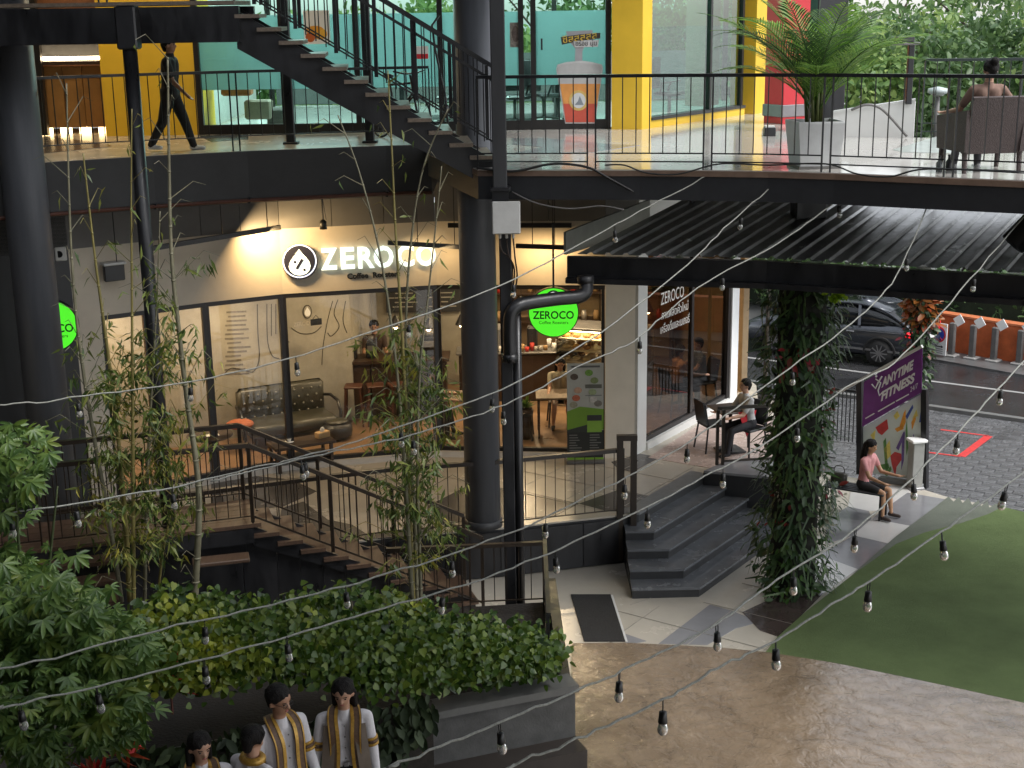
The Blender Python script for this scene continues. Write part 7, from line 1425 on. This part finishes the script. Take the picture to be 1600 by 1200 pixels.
        if fingers:
            for k, (o_, L_) in enumerate(((-.0195, .040), (-.0065, .047), (.0065, .044), (.019, .034))):
                b_ = pk + ax * o_ * s + fdv * .006 * s; m_ = b_ + (fdv * .9 + nn_ * .35 * (1 if fdv.z < 0 else -1) * .6) .normalized() * L_ * .55 * s; R(b_, m_, .0062, .0056, 0); R(m_, m_ + (fdv * .7 + nn_ * .5).normalized() * L_ * .5 * s, .0056, .0046, 0)
            R(wj + fdv * .012 * s - ax * .012 * s, wj + fdv * .04 * s - ax * .034 * s, .0085, .0065, 0); R(wj + fdv * .04 * s - ax * .034 * s, wj + fdv * .062 * s - ax * .030 * s, .0062, .005, 0)
        arms[sd] = (sj, ej, wj)
    if skirt: R(Pc + V(0, 0, -.02 * s), Pc + V(0, 0, -.24 * s), .09, .115, 2)
    mb = MB()
    for p, q, r1, r2, sl in bones: capsule(mb, p, q, r1, r2)
    me = mb.mesh('body'); o = bpy.data.objects.new('tmp', me); COL.objects.link(o)
    md = o.modifiers.new('r', 'REMESH'); md.mode = 'VOXEL'; md.voxel_size = voxel; ms = o.modifiers.new('s', 'SMOOTH'); ms.iterations = 3; ms.factor = .5
    bpy.context.view_layer.update(); m2 = bpy.data.meshes.new_from_object(o.evaluated_get(bpy.context.evaluated_depsgraph_get())); bpy.data.objects.remove(o)
    for m_ in mats: m2.materials.append(m_)
    nf = len(m2.polygons); cc = np.zeros(nf * 3); m2.polygons.foreach_get('center', cc); cc = cc.reshape(-1, 3); best = np.full(nf, 1e9); sl_ = np.zeros(nf, np.int32)
    for p, q, r1, r2, sl in bones:
        p = np.array(p); d = np.array(q) - p; L2 = max(1e-9, d @ d); tt = np.clip((cc - p) @ d / L2, 0, 1); ds = np.linalg.norm(cc - (p + tt[:, None] * d), axis=1) - (r1 + (r2 - r1) * tt); w = ds < best; best[w] = ds[w]; sl_[w] = sl
    m2.polygons.foreach_set('material_index', sl_); m2.polygons.foreach_set('use_smooth', [True] * nf); m2.name = 'body'; m2.update()
    link('body', m2, t, fix=False)
    # hair
    hb = MB(); hb.ell(hl(0, .014, .030), (.0535 * s, .058 * s, .048 * s), 18, 12, hm); 
    for k in range(7):
        a = k / 6 * 1.7 - .85; capsule(hb, hl(.046 * math.sin(a), -.036 * math.cos(a) + .0, .028 + .010 * random.random()), hl(.036 * math.sin(a), .0, .064), .008 * s, .012 * s, 8)
    for sd in (1, -1): capsule(hb, hl(.047 * sd, .008, .03), hl(.046 * sd, .016, .0), .012 * s, .008 * s, 8)
    for k in range(26):
        a = random.uniform(-2.6, 2.6); e = random.uniform(.2, 1.3); d_ = Vector((math.sin(a) * math.cos(e), -math.cos(a) * math.cos(e), math.sin(e))); q_ = Vector((d_.x * .052, .014 + d_.y * .056, .03 + d_.z * .048)); capsule(hb, hl(*q_), hl(q_.x * 1.04 + random.gauss(0, .008), q_.y * 1.03 + random.gauss(0, .008), q_.z - .012), .006 * s, .003 * s, 6)
    capsule(hb, hl(0, .045, .01), hl(0, .042, -.03), .034 * s, .022 * s); 
    if hair == 'long': capsule(hb, hl(0, .045, .0), hl(0, .05, -.14), .045 * s, .035 * s); capsule(hb, hl(.045, .02, .0), hl(.05, .01, -.12), .018 * s, .012 * s); capsule(hb, hl(-.045, .02, .0), hl(-.05, .01, -.12), .018 * s, .012 * s)
    if hair == 'bun': hb.ell(hl(0, .06, .065), (.03 * s, .03 * s, .03 * s), 12, 8)
    ho = bpy.data.objects.new('tmp', hb.mesh('hair')); COL.objects.link(ho); md = ho.modifiers.new('r', 'REMESH'); md.mode = 'VOXEL'; md.voxel_size = .010; ms = ho.modifiers.new('s', 'SMOOTH'); ms.iterations = 2
    bpy.context.view_layer.update(); m3 = bpy.data.meshes.new_from_object(ho.evaluated_get(bpy.context.evaluated_depsgraph_get())); bpy.data.objects.remove(ho); m3.materials.append(HAIR); m3.polygons.foreach_set('use_smooth', [True] * len(m3.polygons)); m3.name = 'hair'; link('hair', m3, t, fix=False)
    if face:
        for sd in (1, -1):
            part(MB().ell(hl(.018 * sd, -.043, .008), (.0065 * s, .004 * s, .0035 * s), 8, 6, hm), 'eye', mat('eye dark', (.01, .008, .007), .2, var=0), t, True); part(MB().bar(hl(.008 * sd, -.046, .018), hl(.028 * sd, -.042, .019), .004 * s, .003 * s), 'eyebrow', HAIR, t)
        part(MB().ell(hl(0, -.047, -.026), (.011 * s, .004 * s, .003 * s), 8, 6, hm), 'mouth', mat('lips', (.30, .09, .08), .5, var=0), t, True)
    return t, dict(hl=hl, nb=nb, ut=ut, Pc=Pc, arms=arms, s=s, hm=hm)
def ribbon(pts, w, side, th, nm, m, par):
    mb = MB(); vs = []
    sv = Vector(side).normalized()
    for p in pts: p = Vector(p); vs += [p - sv * w / 2, p + sv * w / 2]
    n = len(pts); f = Vector((0, -th, 0)); vs2 = [v + f for v in vs]
    mb.add(vs + vs2, [(2 * i, 2 * i + 1, 2 * i + 3, 2 * i + 2) for i in range(n - 1)] + [(2 * n + 2 * i, 2 * n + 2 * i + 2, 2 * n + 2 * i + 3, 2 * n + 2 * i + 1) for i in range(n - 1)] + [(2 * i, 2 * i + 2, 2 * n + 2 * i + 2, 2 * n + 2 * i) for i in range(n - 1)] + [(2 * i + 1, 2 * n + 2 * i + 1, 2 * n + 2 * i + 3, 2 * i + 3) for i in range(n - 1)])
    return part(mb, nm, m, par)
def regalia(t, k, sheer=False):
    nb, Pc, s = k['nb'], k['Pc'], k['s']
    for sd in (1, -1):
        base = [nb + V(.02 * sd * s, .055 * s, .008 * s), nb + V(.048 * sd * s, .01 * s, .016 * s), nb + V(.056 * sd * s, -.042 * s, -.02 * s), nb + V(.052 * sd * s, -.070 * s, -.08 * s), nb + V(.05 * sd * s, -.074 * s, -.16 * s), Pc + V(.054 * sd * s, -.076 * s, .06 * s), Pc + V(.062 * sd * s, -.085 * s, -.05 * s), Pc + V(.066 * sd * s, -.088 * s, -.17 * s)]
        pts = catmull(base, 4)
        ribbon(pts, .052 * s, (1, 0, 0), .006, 'stole', M_brownst, t); ribbon([p + V(-.017 * sd * s, -.008, .002) for p in pts], .016 * s, (1, 0, 0), .004, 'gold_trim', M_gold, t); ribbon([p + V(.02 * sd * s, -.008, .002) for p in pts], .006 * s, (1, 0, 0), .004, 'gold_trim', M_gold, t)
        sj, ej, wj = k['arms'][sd]
        for a, b, f0, fs, r in ((sj, ej, .62, (.0, .09, .18), .0325), (ej, wj, .80, (.0, .09, .18), .0255)):
            for i, f in enumerate(fs): q0, q1 = lerp(a, b, f0 + f), lerp(a, b, f0 + f + .07); part(MB().tube([q0, q1], [r * s * 1.04] * 2, 16), 'cuff_band', M_gold if i != 1 else M_brownst, t, True)
    for i in range(5): q = lerp(nb + V(0, -.066 * s, -.05 * s), Pc + V(0, -.066 * s, .02 * s), i / 4); part(MB().ell(q, (.007, .005, .007), 8, 6), 'button', M_boll, t, True)
GW = 'students in white and gold gowns'
SZ = 1.55
struct('raised_walkway', MB().prism([(-14, 3), (.2, 3), (.2, 10.55), (-1.2, 10.55), (-14, 9.2)], 0, SZ), mat('walkway paving', (.06, .055, .05), .5, var=.2), 'raised walkway below the lower picture edge')
q = PZ(431, 1068, 10.3)
pA, kA = person('student in glasses with a white gown and brown gold stole by the planter', (q.x, q.y + .05, SZ), .75, q.z - SZ + .01, (SKIN2, M_whitecl, M_blackcl, M_blackcl), dict(armL=(.12, .16, .25, 0), armR=(.05, .16, .3, .0), head=(.25, .18), legL=(.05, .05, .05), legR=(-.05, .05, 0)), voxel=.011, group=GW)
regalia(pA, kA)
for sd in (1, -1): part(MB().tube([kA['hl'](.019 * sd + .013 * math.cos(a), -.052, .007 + .010 * math.sin(a)) for a in [k_ * .524 for k_ in range(13)]], .0022, 6), 'spectacle_rim', M_black, pA); part(MB().bar(kA['hl'](.033 * sd, -.049, .009), kA['hl'](.048 * sd, .004, .008), .003), 'spectacle_arm', M_black, pA)
q = PZ(535, 1052, 10.65)
pB, kB = person('student with long dark hair in a sheer brown gown and gold bracelets', (q.x, q.y - .02, SZ), .12, q.z - SZ + .01, (SKIN, M_whitecl, M_blackcl, M_blackcl), dict(armL=(.02, .14, .2, 0), armR=(.1, .2, .25, .05), head=(-.2, .25)), hair='long', voxel=.011, group=GW)
regalia(pB, kB)
s_ = kB['s']; M_sheer = mat('sheer brown gown', (.13, .10, .075), .7, var=.2, vscale=10)
for sd in (1, -1):
    base = [kB['nb'] + V(.07 * sd * s_, -.055 * s_, -.05 * s_), kB['Pc'] + V(.085 * sd * s_, -.08 * s_, .08 * s_), kB['Pc'] + V(.10 * sd * s_, -.085 * s_, -.06 * s_), kB['Pc'] + V(.11 * sd * s_, -.09 * s_, -.25 * s_)]; ribbon(catmull(base, 4), .060 * s_, (1, .25 * sd, 0), .004, 'gown_front', M_sheer, pB)
part(MB().tube([kB['Pc'] + V(0, 0, .028 * s_), kB['Pc'] + V(0, 0, .05 * s_)], .0, 8), 'belt_core', M_blackcl, pB) if False else None
part(MB().cham(kB['Pc'] + V(0, -.068 * s_, .045 * s_), (.04, .012, .035), .004), 'buckle', M_rim, pB)
q = PZ(395, 1128, 9.95)
person('student seen from behind with black hair and a gold collar at the bottom edge', (q.x - .02, q.y, SZ), 2.5, q.z - SZ + .01, (SKIN, M_whitecl, M_blackcl, M_blackcl), dict(armL=(.3, .15, .7, 0), armR=(.3, .15, .7, 0), head=(.2, .3)), voxel=.012, group=GW)
o_ = bpy.data.objects['person'] ; pC = [o for o in bpy.data.objects if o.get('label', '').startswith('student seen from behind')][0]
part(MB().tube([(.075 * math.cos(a), .06 * math.sin(a) + .0, (q.z - SZ) * .822) for a in [k * .349 for k in range(19)]], .03, 8, False), 'gold_collar', M_gold, pC, True)
q = PZ(310, 1136, 9.9)
pD, kD = person('student with gold stole standing at the bottom left beside the red plant', (q.x, q.y, SZ), .3, q.z - SZ, (SKIN, M_whitecl, M_blackcl, M_blackcl), dict(armL=(.1, .15, .3, 0), armR=(.1, .15, .3, 0), head=(.3, .15)), hair='long', voxel=.012, group=GW); regalia(pD, kD)
M_wsh = mat('white sneaker', (.6, .6, .6), .5)
person('person in black with white sneakers walking along the upper floor', (P(270, 237, Z2).x, P(270, 237, Z2).y + .12, Z2 + .006), 1.5, 1.70, (SKIN2, M_blackcl, M_blackcl, M_wsh), dict(legL=(.36, .03, .06), legR=(-.28, .03, .25), armL=(-.25, .1, .3, 0), armR=(.3, .1, .5, 0), lean=.06), voxel=.014, sleeve=.65, bulk=1.22)
ach = [o for o in bpy.data.objects if o.name.startswith('wicker_armchair')][0]
person('guest with dark hair sitting in the wicker armchair, seen from behind', (ach.location.x, ach.location.y - .02, Z2 + .006), math.pi + .12, 1.66, (SKIN, mat('brown top', (.20, .12, .09), .8), mat('grey shorts', (.1, .1, .11), .8), M_wsh), dict(legL=(1.35, .12, 1.25), legR=(1.35, .12, 1.25), armL=(.5, .35, .9, 0), armR=(.45, .75, .6, .2), lean=-.12), seat=.42, sleeve=.7, hair='bun', face=False)
ch = [o for o in bpy.data.objects if o.get('label', '').startswith('black metal terrace chair under')][0].location
person('person in dark trousers and pale top seated at the red clothed terrace table', (ch.x, ch.y, Z1 + .006), -1.25, 1.65, (SKIN, mat('pale grey shirt', (.42, .42, .42), .8), mat('black jeans', (.012, .012, .016), .8), M_blackcl), dict(legL=(1.4, .1, 1.2), legR=(1.4, .1, 1.5), armL=(.6, .1, .9, 0), armR=(.6, .1, .9, 0), lean=.15), seat=.46, sleeve=.7)
bq_ = bn.location
person('person in a pink top and dark shorts sitting on the metal bench', (bq_.x + .12, bq_.y - .02, 0), .85, 1.63, (mat('warm skin', (.45, .25, .14), .5), mat('pink shirt', (.55, .25, .25), .8), M_blackcl, mat('sandals', (.05, .035, .03), .7)), dict(legL=(1.4, .08, 1.25), legR=(1.4, .05, 1.35), armL=(.5, .1, 1.0, 0), armR=(.5, .1, .9, 0), lean=.12, head=(0, .25)), seat=.45, sleeve=.5, leg_cut=.75, hair='long')
t_ = thing('handbag', 'small black bag lying on the metal bench beside the seated person', 'bag', (bq_.x - .25, bq_.y + .16, .455), rz=-.5); part(MB().cham((0, 0, .1), (.26, .12, .2), .03), 'body', M_leather, t_, True); part(MB().tube(catmull([(-.09, 0, .19), (-.06, 0, .3), (.06, 0, .3), (.09, 0, .19)], 5), .008, 6), 'strap', M_leather, t_)
q = lerp(ca, cb, .40) + V(0, .95, 0)
person('barista in an orange apron behind the tall bar counter', (q.x, q.y, zi), .1, 1.68, (SKIN2, mat('dark tee', (.05, .03, .025), .8), mat('ochre apron', (.30, .15, .05), .8), M_blackcl), dict(armL=(.5, .1, .7, 0), armR=(.5, .1, .7, 0), head=(0, .2)), sleeve=.6, fingers=False)
person('customer in a white top seated at the small table behind the glass', (.85, 24.3, zi), .05, 1.63, (SKIN, mat('cream shirt', (.42, .38, .28), .8), mat('dark green skirt', (.03, .035, .03), .8), M_blackcl), dict(legL=(1.45, .1, 1.35), legR=(1.4, .12, 1.5), armL=(.7, .1, .8, .1), armR=(.7, .1, .8, .1), lean=.2, head=(0, .3)), seat=.46, sleeve=.5, leg_cut=.6, hair='long', fingers=False)
person('customer in dark clothes at the table left of the round column', (-1.5, 23.62, zi), 1.45, 1.66, (SKIN, mat('navy tee', (.03, .03, .04), .8), M_blackcl, M_blackcl), dict(legL=(1.4, .1, 1.2), legR=(1.4, .1, 1.4), armL=(.8, .1, .7, 0), armR=(.8, .1, .7, 0), lean=.2, head=(0, .2)), seat=.46, sleeve=.5, fingers=False)
for x, y, rz, lab, c in ((3.0, 24.9, 2.0, 'customer in orange seated behind the lettered side window', (.35, .16, .06)), (3.55, 25.5, -1.2, 'customer in dark grey seated deeper behind the lettered side window', (.06, .07, .07))):
    cafe_chair('cafe_chair', 'cafe chair under the ' + lab, (x, y, zi), rz + math.pi * 0, M_black); person(lab, (x, y, zi), rz, 1.65, (SKIN, mat('customer shirt %.2f' % c[0], c, .8), M_blackcl, M_blackcl), dict(legL=(1.4, .1, 1.4), legR=(1.4, .1, 1.4), armL=(.7, .1, .8, 0), armR=(.7, .1, .8, 0), lean=.15), seat=.46, sleeve=.5, fingers=False, voxel=.018)
